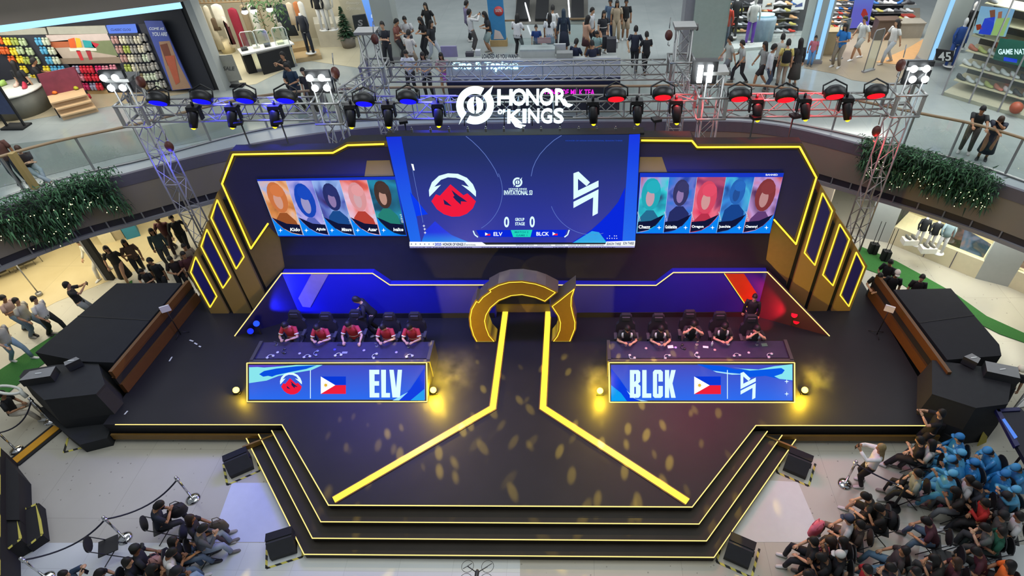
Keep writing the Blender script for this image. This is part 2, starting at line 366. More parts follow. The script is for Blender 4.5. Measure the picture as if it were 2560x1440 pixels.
# ---- low brown side walls of the stage, black booths behind them
for s, P, Q in ((-1, (-10.85, 7.25), (-11.13, 3.4)), (1, (10.95, 7.35), (11.36, 3.35))):
    t = thing('stage_side_wall', 'low brown and black banded wall closing the %s side of the stage' % ('left' if s < 0 else 'right'), 'partition')
    P = Vector((*P, 0)); Q = Vector((*Q, 0)); d = (Q-P).normalized(); n = Vector((-s*abs(d.y), 0, 0)).normalized()
    def slab(z0, z1, th, m, o=0): return lambda b: b.prism([P+n*o+Vector((0, 0, z0)), Q+n*o+Vector((0, 0, z0)), Q+n*o+Vector((0, 0, z1)), P+n*o+Vector((0, 0, z1))], -n*th, m)
    part('lower_board', M_brown, t, slab(0.01, .36, .12, M_brown, .02))
    part('recessed_board', M_black, t, slab(.36, .62, .08, M_black, -.05))
    part('inner_board', M_brown, t, slab(.60, .66, .1, M_brown, -.03))
    part('cap_board', M_brown, t, slab(.68, .9, .1, M_brown, 0))
bo = thing('black_booth', 'large booth covered in black cloth behind the left side wall of the stage', 'booth')
def booth(par, top, z0, z1):
    part('cloth_cover', M_blackcloth, par, lambda b: (b.prism([(x, y, z1) for x, y in top], (0, 0, z0-z1), M_blackcloth),
        b.prism([Vector((x, y, z1+.012)) for x, y in ((top[0][0]*.5+top[-1][0]*.5, top[0][1]*.5+top[-1][1]*.5), (top[1][0]*.5+top[2][0]*.5, top[1][1]*.5+top[2][1]*.5), (top[1][0]*.49+top[2][0]*.51, top[1][1]*.49+top[2][1]*.51), (top[0][0]*.49+top[-1][0]*.51, top[0][1]*.49+top[-1][1]*.51))], (0, 0, -.01), M_black)))
booth(bo, [(-13.18, 7.15), (-11.05, 7.15), (-11.3, 3.75), (-12.27, 3.8), (-13.8, 4.14)], G, .88)
bo2 = thing('black_booth', 'large booth covered in black cloth behind the right side wall of the stage', 'booth')
booth(bo2, [(12.95, 6.7), (11.22, 6.65), (11.55, 3.8), (13.05, 3.95), (13.2, 4.36)], G, .88)
# ---- turf strips outside the booths
M_turf = mat('#2f6a2c', .9, var=.4, scale=40)
def strip(px, label, z=G+.02):
    b = MB(); b.prism([gz(x, y, z) for x, y in px], (0, 0, -.02), M_turf); tag(b.build('turf_mat', M_turf), label, 'turf mat')
strip([(-60, 965), (0, 924), (95, 862), (162, 820), (212, 785), (262, 740), (330, 700), (330, 740), (200, 850), (100, 915), (45, 960), (0, 1000), (-60, 1040)], 'green artificial turf mat along the left black booth')
strip([(2150, 615), (2240, 652), (2310, 690), (2390, 735), (2467, 790), (2560, 832), (2640, 870), (2640, 890), (2560, 856), (2500, 835), (2430, 800), (2300, 740), (2240, 700), (2130, 660)], 'green artificial turf mat along the right black booth')

for i, q in enumerate((((474, 850), (483, 853)), ((486, 857), (493, 861)), ((497, 865), (502, 867)), ((423, 903), (430, 892)), ((311, 1036), (319, 1027)))):
    a, c = gz(*q[0], .004), gz(*q[1], .004); d = (c-a).normalized(); nn = Vector((-d.y, d.x, 0))*.02; b = MB(); b.prism([a+nn, c+nn, c-nn, a-nn], (0, 0, -.003), M_pale); tag(b.build('tape_mark', M_pale), ('first of three short white tape dashes', 'middle of three short white tape dashes', 'last of three short white tape dashes', 'lone white tape piece', 'white tape piece at the front left edge')[i]+' on the left side of the deck', 'tape')
t = None
for i, (x, y, h) in enumerate(((2174, 632, .95), (2184, 634, .95), (2205, 650, .95), (2214, 652, .95))):
    p = gz(x, y, G); t = thing('antenna_pole', 'thin dark antenna pole on a black case behind the right fins, %s of four' % ('first', 'second', 'third', 'fourth')[i], 'antenna', p); part('rod', M_black, t, lambda b: b.tube([(0, 0, .45), (.0, 0, .45+h)], .012, M_black, 5)); part('case', M_black, t, lambda b: b.box((0, 0, .22), (.14, .2, .44), M_black))
# ================================================================ LED screens
def gradmat(c0, c1, z0, z1, es=1.0, noise=.0, nsc=1.5, cols=None, xs=None):
    """screen picture: vertical gradient c0 (low) to c1 (high), or soft patches of several colours"""
    m = bpy.data.materials.new('screen_picture'); m.use_nodes = True; nt = m.node_tree; b = nt.nodes['Principled BSDF']
    b.inputs['Base Color'].default_value = (.01, .01, .01, 1); b.inputs['Roughness'].default_value = .4; b.inputs['Specular IOR Level'].default_value = .1
    tc = nt.nodes.new('ShaderNodeTexCoord'); r = nt.nodes.new('ShaderNodeValToRGB')
    if cols:
        n = nt.nodes.new('ShaderNodeTexNoise'); n.inputs['Scale'].default_value = nsc; n.inputs['Detail'].default_value = 2.5; n.inputs['Distortion'].default_value = .7
        mp = nt.nodes.new('ShaderNodeMapping'); mp.inputs['Location'].default_value = (xs or 0, 0, xs or 0); mp.inputs['Scale'].default_value = (1, 1, .8)
        nt.links.new(tc.outputs['Object'], mp.inputs[0]); nt.links.new(mp.outputs[0], n.inputs['Vector']); nt.links.new(n.outputs['Fac'], r.inputs[0])
        e = r.color_ramp.elements
        while len(e) < len(cols): e.new(.5)
        for i, c in enumerate(cols): e[i].position = .30+.42*i/(len(cols)-1); e[i].color = lin(c)
    else:
        sp = nt.nodes.new('ShaderNodeSeparateXYZ'); mr = nt.nodes.new('ShaderNodeMapRange'); mr.inputs[1].default_value = z0; mr.inputs[2].default_value = z1
        nt.links.new(tc.outputs['Object'], sp.inputs[0]); nt.links.new(sp.outputs[2], mr.inputs[0]); nt.links.new(mr.outputs[0], r.inputs[0])
        r.color_ramp.elements[0].color = lin(c0); r.color_ramp.elements[1].color = lin(c1)
    nt.links.new(r.outputs[0], b.inputs['Emission Color']); b.inputs['Emission Strength'].default_value = es
    return m
YS = 6.45; SP = Plane((0, YS, 0), (0, 1, 0))
E_white = glow('#d8f6fa', 1.1); E_w2 = glow('#f4fbff', 1.1); E_blue = glow('#0c3cf0', 1.0); E_blue2 = glow('#0a2ae0', .95); E_cyan = glow('#2ad2ee', 1.0); E_red = glow('#f01c3e', 1.0); E_ink = glow('#222a66', .8)
E_line = glow('#6f88d8', .8); E_teal = glow('#1fd8c0', 1); E_dkteal = glow('#0a8a90', 1); E_az = glow('#0a84f2', 1); E_yel = glow('#e8b83a', 1)
def O(ox, oy, sc, L): return [(ox+x/sc, oy+y/sc) for x, y in L]
def emblemA(pl, bb, par, lay=4, marks=True):
    x0, y0, x1, y1 = bb
    f = lambda L: [(x0+(x-1730)/470*(x1-x0), y0+(y-290)/435*(y1-y0)) for x, y in L]
    pl.decal('emblem_arc', f([(1735, 525), (1730, 460), (1760, 380), (1830, 315), (1920, 290), (2020, 295), (2110, 335), (2170, 400), (2200, 470), (2200, 525), (2140, 470), (2055, 405), (2130, 425), (2080, 365), (2000, 335), (1920, 330), (1850, 355), (1785, 425), (1850, 405), (1790, 470)]), E_white, lay, par)
    e = pl.decal('emblem_mountain', f([(1755, 570), (1800, 500), (1840, 515), (1945, 400), (2075, 510), (2115, 490), (2200, 570), (2170, 640), (2110, 695), (2040, 722), (1960, 725), (1880, 700), (1810, 650)]), E_red, lay, par)
    pl.decal('emblem_mark', [f([(1955, 455), (2030, 515), (2075, 545), (2115, 575), (2050, 570), (2050, 605), (2000, 560), (1970, 525), (1985, 515)]), f([(1875, 550), (1910, 575), (1960, 620), (1885, 600)])], E_ink, lay+1, e)
def emblemB(pl, bb, par, lay=4):
    x0, y0, x1, y1 = bb
    f = lambda L: [(x0+(x-615)/250*(x1-x0), y0+(y-272)/446*(y1-y0)) for x, y in L]
    pl.decal('emblem', [f([(615, 290), (665, 272), (780, 380), (745, 418), (660, 345), (660, 462), (865, 362), (865, 425), (615, 550)]), f([(615, 575), (865, 450), (858, 690), (805, 718), (812, 530), (615, 637)])], E_white, lay, par)
def arc(cx, cy, r, a0, a1, n=40, ry=None): return [(cx+r*cos(radians(a0+(a1-a0)*i/n)), cy-(ry or r)*sin(radians(a0+(a1-a0)*i/n))) for i in range(n+1)]
def star(cx, cy, r): return [(cx, cy-r), (cx+r*.2, cy-r*.2), (cx+r, cy), (cx+r*.2, cy+r*.2), (cx, cy+r), (cx-r*.2, cy+r*.2), (cx-r, cy), (cx-r*.2, cy-r*.2)]
def flag(pl, x0, y0, x1, y1, par, lay=4, sk=0):
    ym = (y0+y1)/2; f = pl.decal('flag', [(x0, y0), (x1, y0), (x1, ym), (x0, ym)], glow('#0a3ad8', 1), lay, par)
    pl.decal('red_stripe', [(x0, ym), (x1, ym), (x1, y1), (x0, y1)], glow('#f0203c', 1), lay, f)
    pl.decal('white_triangle', [(x0, y0), (x0+(x1-x0)*.58, ym), (x0, y1)], E_w2, lay+1, f)
    if x1-x0 > 30:
        c = (x0+(x1-x0)*.2, ym); r = (y1-y0)*.09
        pl.decal('sun', [arc(c[0], c[1], r, 0, 330, 11)]+[[(c[0]+r*1.3*cos(a)-.5*sin(a), c[1]+r*1.3*sin(a)+.5*cos(a)), (c[0]+r*2*cos(a), c[1]+r*2*sin(a)), (c[0]+r*1.3*cos(a)+.5*sin(a), c[1]+r*1.3*sin(a)-.5*cos(a))] for a in [k*pi/4 for k in range(8)]], E_yel, lay+2, f)
ms = thing('main_led_screen', 'large central LED screen showing the two team emblems under the glowing title sign', 'screen')
fr = [SP.at(x, y) for x, y in ((965, 342), (1600, 335), (1586, 618), (1027, 620))]
part('cabinet', M_black, ms, lambda b: b.prism([p+Vector((0, .012, 0)) for p in fr], (0, .18, 0), M_black))
SP.decal('picture', [(1003, 340), (1573, 336), (1556, 606), (1053, 606)], gradmat('#2c38b8', '#1a2c66', 2.6, 5.8, .9), 1, ms)
SP.decal('side_band', [(965, 342), (1003, 341), (1053, 606), (1026, 607)], gradmat('#0c6cf0', '#0a30d8', 2.6, 6.2), 1, ms)
SP.decal('side_band', [(1573, 336), (1600, 335), (1588, 606), (1556, 606)], gradmat('#0c6cf0', '#0a34e0', 2.6, 6.2), 1, ms)
o2 = lambda L: O(640, 360, 4, L); o3 = lambda L: O(1280, 360, 4, L)
SP.decal('swirl', o2([(1540, 480), (1560, 500), (1720, 700), (1600, 722), (1620, 790)]), E_blue, 2, ms)
SP.decal('swirl', o2([(1655, 978), (1700, 860), (1790, 770), (1880, 850), (1960, 910), (2140, 985)]), gradmat('#14a0f0', '#0a30e0', 2.75, 3.3), 2, ms)
SP.decal('swirl', o3([(1132, 430), (1060, 580), (970, 690), (880, 780), (790, 860), (600, 985), (1102, 985), (1120, 700)]), E_blue2, 2, ms)
SP.decal('swirl', o3([(610, 985), (800, 868), (870, 880), (950, 985)]), gradmat('#2ad8e8', '#10a0e8', 2.7, 3.0), 3, ms)
SP.line('ring_line', O(0, 0, 1, arc(1150, 478, 106, -60, 25)), 1.2, E_line, 3, ms)
SP.line('ring_line', [(1165, 340), (1180, 352), (1197, 368), (1213, 386), (1227, 406), (1238, 424), (1246, 442)], 1.5, E_line, 3, ms)
SP.line('ring_line', [(1404, 338), (1385, 350), (1366, 367), (1350, 385), (1339, 403), (1332, 420), (1328, 440)], 1.5, E_line, 3, ms)
SP.line('ring_line', O(0, 0, 1, arc(1480, 478, 108, 200, 285)), 1.2, E_line, 3, ms)
emblemA(SP, (1072.5, 432.5, 1190, 541), ms); emblemB(SP, (1433.7, 428, 1496.2, 539.5), ms)
SP.decal('pin', o2([(1552, 195), (1575, 200), (1588, 262), (1572, 262)]), E_w2, 3, ms); SP.line('pin_line', [(1032, 425), (1058, 556)], 1.2, E_line, 3, ms)
SP.decal('star_marks', [star(1060, 564, 4), star(1062, 572, 4), star(1063, 581, 4)], E_w2, 4, ms)
SP.decal('dot_marks', [[(x-1, y-1), (x+1, y-1), (x+1, y+1), (x-1, y+1)] for x, y in ((1524, 589), (1536, 589), (1541, 589), (1518, 595), (1524, 595), (1530, 595), (1536, 595), (1542, 595))], E_w2, 4, ms)
def gamelogo(pl, cx, cy, R, par, m, lay=3, th=None):
    L1 = arc(cx, cy, R, 62, 222, 20)+[(cx-R*.86, cy+R*1.02)]+arc(cx, cy, R*.63, 222, 62, 16)
    L2 = arc(cx, cy, R, 242, 395, 20)+[(cx+R*.95, cy-R*1.02)]+[(cx+R*.42, cy-R*.5)]+arc(cx, cy, R*.63, 385, 242, 16)
    eye1 = arc(cx, cy, R*.43, 95, 265, 14)+[(cx-R*.07, cy+R*.1), (cx-R*.09, cy-R*.12)]
    eye2 = arc(cx, cy, R*.43, -85, 85, 14)+[(cx+R*.07, cy-R*.1), (cx+R*.09, cy+R*.12)]
    b = MB()
    for p in (L1, L2, eye1, eye2):
        P = [pl.at(x, y, lay) for x, y in p]
        if th: b.prism(P, (0, th, 0), m)
        else: b.face(P, m)
    return b.build('ring_emblem', m, par)
gamelogo(SP, 1294, 455, 12, ms, E_white)
wpx('lettering', 'HONOR KINGS', SP, 1272, 474, 1317, 469.5, E_white, ms)
wpx('lettering', 'INVITATIONAL S3', SP, 1260, 487, 1331, 475, E_white, ms, bold=.03)
wpx('lettering', '0', SP, 1260, 568, 1273, 541, E_white, ms, bold=.03); wpx('lettering', '0', SP, 1324, 568, 1337, 540, E_white, ms, bold=.03)
wpx('lettering', 'GROUP', SP, 1288, 552, 1311, 544, E_white, ms, bold=.03); wpx('lettering', 'STAGE', SP, 1288, 563, 1312, 555, E_white, ms, bold=.03)
SP.decal('score_bar', [(1190, 575), (1418, 574), (1410, 592), (1200, 592)], E_blue2, 2, ms)
SP.decal('match_tab', [(1277, 574.5), (1331, 574), (1326, 592), (1283, 592)], E_teal, 3, ms)
wpx('lettering', 'MATCH 2', SP, 1287, 582, 1321, 577, E_dkteal, ms, 4); wpx('lettering', 'GAME 1', SP, 1290, 590, 1318, 585, E_dkteal, ms, 4)
wpx('lettering', 'ELV', SP, 1234, 589, 1256, 579.5, E_w2, ms, 4); wpx('lettering', 'BLCK', SP, 1341, 588.5, 1372.5, 579, E_w2, ms, 4)
flag(SP, 1213, 580, 1226, 588, ms); flag(SP, 1381.5, 579, 1394, 587.5, ms)
SP.line('tick_mark', [(1183, 576), (1187, 586), (1195, 592)], 3, E_white, 4, ms); SP.line('tick_mark', [(1423, 574), (1419, 586), (1411, 592)], 3, E_white, 4, ms)
SP.decal('ticker', [(1024, 603.5), (1205, 604.5), (1215, 611), (1513, 610), (1516, 603), (1588, 601), (1587, 614), (1024, 615)], E_w2, 4, ms)
SP.decal('ticker', [(1025, 615.5), (1587, 614.5), (1586, 618), (1025, 619)], glow('#a8a8e0', 1), 4, ms)
E_tk = glow('#2c2c60', .8)
wpx('lettering', '2025', SP, 1087, 613, 1104, 606, glow('#2040d0', 1), ms, 6, bold=.04); wpx('lettering', 'HONOR OF KINGS //', SP, 1107, 613, 1164, 606, E_tk, ms, 6, bold=.04); wpx('lettering', 'INVITATIONAL', SP, 1165, 613, 1190, 609, E_tk, ms, 6)
wpx('lettering', 'HONOR OF KINGS      INVITATIONAL      SEASON 3      HONOR OF KINGS      INVITATIONAL', SP, 1290, 613, 1510, 610.5, E_tk, ms, 6)
wpx('lettering', 'SEASON THREE', SP, 1516, 611.5, 1553, 605, E_tk, ms, 6, bold=.03, shear=.2); wpx('lettering', 'SON THREE', SP, 1557, 610.5, 1585, 603.5, E_tk, ms, 6, bold=.03, shear=.2)
wpx('lettering', 'HONOR OF KINGS INVITATIONAL        HONOR OF KINGS INVITATIONAL        HONOR OF KINGS INVITATIONAL', SP, 1027, 618.4, 1540, 616, E_tk, ms, 6)
wpx('lettering', 'HONOR OF KINGS INVITATIONAL SEASON THREE', SP, 1414, 352.5, 1556, 349.5, glow('#2a50c8', .8), ms, 4)
SP.decal('star_marks', [star(1029+k*11, 609, 3) for k in range(6)], E_tk, 6, ms)
# ---- side screens with the pick cards
YC = 6.58; CP = Plane((0, YC, 0), (0, 1, 0))
BUST = [('#d87c48', '#f0b4a0', '#a85c30', .5, .30, .27), ('#1c4cc4', '#b4b0e4', '#6474d0', .5, .36, .30), ('#2c3470', '#a48cc4', '#20549c', .55, .30, .24), ('#e8a0a4', '#f0c0c8', '#c8483c', .5, .30, .25), ('#4a3834', '#d8a898', '#2c8c80', .45, .26, .24),
        ('#28b4c4', '#e0b8c8', '#2c78a0', .42, .30, .28), ('#3c3c6c', '#a88cc8', '#2c3470', .5, .28, .23), ('#e8506c', '#f0b0b0', '#c83854', .45, .36, .28), ('#2c6cc4', '#2c5cac', '#1c4c9c', .5, .26, .22), ('#8c3c40', '#d8a0a0', '#6c4480', .52, .32, .28)]
def cards(label, quad, topx, botx, ty, by, names, pals, side, vert):
    t = thing('side_led_screen', label, 'screen')
    q = [CP.at(x, y) for x, y in quad]; part('cabinet', M_black, t, lambda b: b.prism([p+Vector((0, .01, 0)) for p in q], (0, .05, 0), M_black))
    CP.decal('banner_band', quad, glow('#1a3ad0', .9), 1, t)
    n = 5
    for i in range(n):
        tl = (topx[i], ty(topx[i])); tr = (topx[i+1], ty(topx[i+1])); br = (botx[i+1], by); bl = (botx[i], by)
        c = CP.decal('pick_card', [tl, tr, br, bl], gradmat(0, 0, 0, 1, .95, cols=pals[i], nsc=1.15, xs=i*3.1+side), 2, t)
        L = lambda u, v: ((tl[0]+(tr[0]-tl[0])*u)*(1-v)+(bl[0]+(br[0]-bl[0])*u)*v, (tl[1]+(tr[1]-tl[1])*u)*(1-v)+(bl[1]+(br[1]-bl[1])*u)*v)
        hc_, sc_, tc_, bx, by_, br_ = BUST[i+(5 if side > 0 else 0)]
        EL = lambda cx, cy, rx, ry, a0=0, a1=360: [L(max(.01, min(.99, cx+rx*cos(radians(q)))), max(.02, min(.9, cy+ry*sin(radians(q))))) for q in range(a0, a1, 20)]
        CP.decal('color_shape', [L(max(.01, bx-.42), .88), L(max(.01, bx-.34), by_+br_*1.5), L(max(.01, bx-.12), by_+br_*1.05), L(bx+.14, by_+br_*1.05), L(min(.99, bx+.38), by_+br_*1.6), L(min(.99, bx+.44), .88)], glow(tc_, .8), 2.25, c)
        CP.decal('color_shape', EL(bx, by_, br_*1.25, br_*1.05), glow(hc_, .85), 2.45, c)
        CP.decal('color_shape', EL(bx-.02, by_+br_*.25, br_*.56, br_*.55), glow(sc_, .72), 2.65, c)
        CP.decal('color_shape', EL(bx+.06, by_-br_*.45, br_*.9, br_*.42), glow(hc_, .95), 2.85, c)
        f = (lambda u: u) if side < 0 else (lambda u: 1-u)
        sweep = [(0, .66), (.12, .76), (.3, .87), (.55, .95), (.8, .985), (1, .99), (1, 1), (0, 1)]
        CP.decal('corner_sweep', [L(f(u), v) for u, v in sweep], E_az, 3, c)
        CP.decal('shade_panel', [L(f(u), v) for u, v in [(.02, .665), (.14, .76), (.32, .865), (.57, .945), (.97, .985), (.97, .80), (.5, .78)]], glow('#141a40', .8), 3, c)
        CP.decal('divider', [L(0, 0), L(.012, 0), L(.012, 1), L(0, 1)], glow('#a8d4f8', .9), 4, c)
        e = L(f(.17), .90); CP.decal('role_icon', [star(e[0], e[1], 5.5)], E_w2, 5, c)
        a = L(f(.58), .93) if side < 0 else L(.06, .90)
        bq = L(f(.97) if side < 0 else .62, .90)
        x0, x1 = (L(.55, .9)[0], L(.93, .9)[0]) if side < 0 else (L(.06, .9)[0], L(.5, .9)[0])
        yb = L(.5, .915)[1]
        wpx('lettering', names[i], CP, x0, yb, x1, yb-8.5, E_w2, c, 6, bold=.035)
        if vert[i]:
            p = L(.93 if side < 0 else .06, .77); A = CP.at(p[0]+5, p[1], 6); B = CP.at(p[0]-1, p[1]-22, 6); D = CP.at(p[0], p[1], 6)
            write('lettering', vert[i], A, B-A, D-A, glow('#c8d8f0', .9), c, bold=.02)
    return t
tl_ = lambda x: 452.5-(x-643)*.0105
cards('LED screen left of the main screen, five pick cards reading Kido to Ivalice', [(642, 448), (990, 441), (1018, 590), (697, 591)],
      [644, 715, 779, 848, 917, 988], [696, 760, 824, 888, 952, 1016], tl_, 588.5, ['Kido', 'Ajizia', 'Mitsura', 'Azar', 'Ivalice'],
      [('#7a4a30', '#d88848', '#f0b890', '#9fb8ec', '#7a9ae0'), ('#1440b0', '#5a62c8', '#8a8ae0', '#b8b0ec', '#2858c8'), ('#3c2c6a', '#4a58b0', '#88a8e8', '#9ab8f0', '#1c5aa8'), ('#b83a38', '#e86850', '#f0a8b0', '#e8c8e0', '#d04a50'), ('#122a3a', '#14506a', '#1c88a8', '#38a8a0', '#1c3c50')], -1, ['Shouyue', 'Lam', 'Lady Zhen', 'Arli', 'Shi'])
tr_ = lambda x: 442.6-(x-1602)*.001
cards('LED screen right of the main screen, five pick cards reading Chazz to Chammy', [(1600, 432), (1960, 432), (1925, 583.5), (1590, 584)],
      [1602, 1672, 1742, 1815, 1886, 1957], [1591, 1657.5, 1723, 1790, 1856, 1924], tr_, 582, ['Chazz', 'Goldenkite', 'Oregon', 'Juschie', 'Chammy!'],
      [('#283c68', '#18a0b8', '#30d0d8', '#9aa8e8', '#c06080'), ('#241c48', '#2848a8', '#6878d0', '#2c78d8', '#3a2a68'), ('#6a1830', '#e83a60', '#f07088', '#983a68', '#3a1840'), ('#1038a0', '#1a60c8', '#48b8e0', '#3080d8', '#103078'), ('#3a2040', '#a83a48', '#d07890', '#c098d8', '#583060')], 1, ['Dyadia', 'Di Renjie', 'Angela', 'Augran', 'Gan'])
wpx('lettering', 'BANNED', CP, 1914, 438.5, 1944, 434, E_w2, bpy.data.objects['side_led_screen.001'], 4)
# ---- tilted desk screens and desks
DK = Plane((0, 3.08, 0), (0, -.75, .76))
M_desk = mat('#34324a', .25, var=.2); M_desktrim = mat('#3c3b3a', .5)
def desk(label, x0, x1, content, lean):
    t = thing('player_desk', label, 'desk', (0, 0, 0))
    part('front_box', M_black, t, lambda b: b.prism([Vector((x0-.02, 3.10, 0)), Vector((x0-.02, 3.86, .75)), Vector((x0-.02, 4.0, .75)), Vector((x0-.02, 4.0, 0))], (x1-x0+.04, 0, 0), M_black))
    part('desk_top', M_desk, t, lambda b: b.box(((x0+x1)/2, 4.28, .725), (x1-x0-.1, .72, .05), M_desk))
    part('front_ledge', M_desktrim, t, lambda b: b.box(((x0+x1)/2, 3.90, .765), (x1-x0+.1, .1, .03), M_desktrim))
    for s, xx in ((-1, x0), (1, x1)):
        part('end_arm', M_desktrim, t, lambda b: b.box((xx, 4.28, .44), (.09, .74, .72), M_desktrim))
    for xx in (x0+1.3, x1-1.3): part('leg', M_black, t, lambda b: b.box((xx, 4.5, .35), (.06, .06, .7), M_black))
    return t
t1 = desk('left player desk with red shirted team, tilted screen front reading ELV', -7.5, -2.52, None, 0)
t2 = desk('right player desk with black shirted team, tilted screen front reading BLCK', 2.50, 7.47, None, 0)
o4 = lambda L: O(600, 840, 4.923, L); o5 = lambda L: O(1480, 840, 4.571, L)
for t, px in ((t1, [(618, 907.5), (1067, 906.5), (1068, 1004), (618.5, 1004)]), (t2, [(1522.5, 906.5), (1986, 906.5), (1986, 1006), (1524, 1005.5)])):
    DK.decal('screen_bezel', px, M_desktrim, 1, t)
    P = [DK.at(x, y, 4) for x, y in px]; part('frame_light', M_neonw, t, lambda b: [b.tube([P[k], P[(k+1) % 4]], .018, M_neonw, 4) for k in range(4)])
    x0, y0, x1, y1 = px[0][0]+5, px[0][1]+5.5, px[2][0]-5, px[2][1]-5
    DK.decal('picture', [(x0, y0), (x1, y0), (x1, y1), (x0, y1)], gradmat('#1f6af0', '#3c46c0', .02, .72), 3, t)
DK.decal('swirl', o4([(115, 372), (300, 388), (520, 372), (690, 356), (1020, 356), (880, 420), (700, 450), (480, 490), (330, 548), (115, 580)]), glow('#8ae6ee', 1), 4, t1)
DK.decal('swirl', o4([(240, 470), (300, 430), (450, 400), (700, 372), (950, 358), (820, 405), (640, 440), (450, 480), (400, 500), (350, 490), (290, 500)]), glow('#0a50e0', 1), 5, t1)
DK.decal('swirl', o4([(115, 356), (560, 356), (400, 376), (115, 384)]), glow('#5a40c8', 1), 5, t1)
DK.decal('swirl', o4([(2272, 395), (2272, 792), (1960, 792), (2100, 650)]), glow('#1440e0', 1), 4, t1)
DK.decal('swirl', o4([(1880, 792), (1990, 730), (2070, 690), (1960, 792)]), glow('#a0e4ff', 1), 5, t1)
DK.decal('swirl', o4([(2100, 792), (2272, 650), (2272, 792)]), glow('#28a0f0', 1), 5, t1)
emblemA(DK, (701, 931.5, 755.5, 986), t1, 6); DK.line('divider', [(777, 925), (777, 996)], 1.8, E_white, 6, t1); flag(DK, 803, 941, 865.5, 984.5, t1, 6)
def block(pl, polys, t): return pl.decal('lettering', polys, E_white, 7, t)
block(DK, [o4(p) for p in ([(1595, 415), (1718, 415), (1718, 470), (1660, 470), (1660, 555), (1716, 555), (1716, 610), (1660, 610), (1660, 700), (1718, 700), (1718, 755), (1600, 755)], [(1740, 415), (1800, 415), (1800, 700), (1850, 700), (1850, 755), (1745, 755)], [(1842, 415), (1895, 415), (1925, 640), (1945, 415), (1998, 415), (1972, 755), (1880, 755)])], t1)
DK.decal('swirl', o5([(1200, 322), (1500, 345), (1640, 380), (1900, 385), (2100, 345), (2287, 322), (2287, 510), (2140, 490), (1980, 455), (1800, 470), (1560, 425), (1380, 395)]), glow('#0a5ae8', 1), 4, t2)
DK.decal('swirl', o5([(1600, 355), (1700, 372), (1900, 382), (2080, 345), (2287, 322), (2287, 505), (2140, 490), (2080, 460), (2170, 430), (2200, 390), (2160, 365), (2000, 380), (1800, 395)]), glow('#8ae8f0', 1), 5, t2)
DK.decal('swirl', o5([(1380, 395), (1560, 420), (1760, 438), (1600, 442), (1420, 415)]), glow('#a8e4fa', 1), 5, t2)
DK.decal('swirl', o5([(218, 370), (300, 470), (420, 640), (540, 744), (218, 744)]), glow('#0a40e4', 1), 4, t2)
DK.decal('swirl', o5([(218, 560), (330, 650), (400, 744), (218, 744)]), glow('#10a0f4', 1), 5, t2)
DK.decal('swirl', o5([(395, 620), (500, 720), (640, 744), (560, 744), (440, 690)]), glow('#a8e0ff', 1), 5, t2)
block(DK, [o5(p) for p in ([(432, 388), (530, 388), (550, 410), (550, 520), (525, 545), (553, 570), (553, 680), (530, 705), (432, 705)], [(573, 388), (622, 388), (622, 655), (676, 655), (676, 705), (573, 705)],
      [(695, 410), (715, 386), (785, 386), (808, 410), (808, 520), (758, 520), (758, 432), (742, 432), (742, 660), (758, 660), (758, 570), (808, 570), (808, 685), (785, 706), (715, 706), (695, 685)], [(832, 388), (880, 388), (880, 500), (903, 388), (955, 388), (918, 540), (955, 705), (903, 705), (880, 580), (880, 705), (832, 705)])], t2)
DK.decal('letter_gap', [o5([(482, 432), (500, 432), (500, 510), (482, 525)]), o5([(482, 580), (500, 580), (500, 660), (482, 660)])], glow('#3454d0', 1), 8, t2)
flag(DK, 1735, 941, 1801.5, 985, t2, 6); DK.line('divider', [(1818, 925), (1818, 997)], 1.8, E_white, 6, t2); emblemB(DK, (1850.8, 929.7, 1888.7, 998.6), t2, 7)
DK.decal('star_marks', [star(1966, 953.5, 6), star(1966, 984.5, 6)], E_white, 6, t2)
# ---- glowing title sign over the main screen
YT = 7.1; TP = Plane((0, YT, 0), (0, 1, 0))
ts = thing('title_sign', 'glowing white sign with ring emblem reading HONOR OF KINGS, hung on the truss', 'sign')
E_sign = glow('#dcf8ff', 2.2)
gamelogo(TP, 1187.5, 264, 47, ts, E_sign, 0, .05)
def sg(s, x0, y1, x1, y0, bold=.018): A = TP.at(x0, y1); write('lettering', s, A, TP.at(x1, y1)-A, TP.at(x0, y0)-A, E_sign, ts, bold, 0, .05)
sg('H', 1243, 264, 1281, 225); sg('O', 1279, 265, 1315, 223); sg('N', 1315, 264, 1347, 224); sg('O', 1349, 265, 1383, 222); sg('R', 1388, 264, 1416, 223)
sg('OF', 1244, 286, 1263, 275); sg('K', 1268, 309, 1305, 275); sg('I', 1306, 308, 1316, 274); sg('N', 1320, 308, 1348, 273); sg('G', 1352, 309, 1380, 272); sg('S', 1384, 309, 1409, 272)
part('letter_tail', E_sign, ts, lambda b: b.prism([TP.at(x, y) for x, y in ((1405, 252), (1412, 248), (1419, 260), (1432, 263), (1422, 269), (1412, 265))], (0, .05, 0), E_sign))
part('letter_tail', E_sign, ts, lambda b: (b.prism([TP.at(x, y) for x, y in ((1276, 300), (1283, 297), (1292, 311), (1314, 315), (1302, 321), (1288, 317))], (0, .05, 0), E_sign)))
part('hanging_frame', M_black, ts, lambda b: [b.tube([TP.at(1140, y)+Vector((0, .08, 0)), TP.at(1432, y)+Vector((0, .08, 0))], .015, M_black, 5) for y in (240, 296)] + [b.tube([TP.at(x, 240)+Vector((0, .08, 0)), TP.at(x, 318)+Vector((0, .08, 0))], .012, M_black, 5) for x in (1160, 1215, 1260, 1330, 1400)])
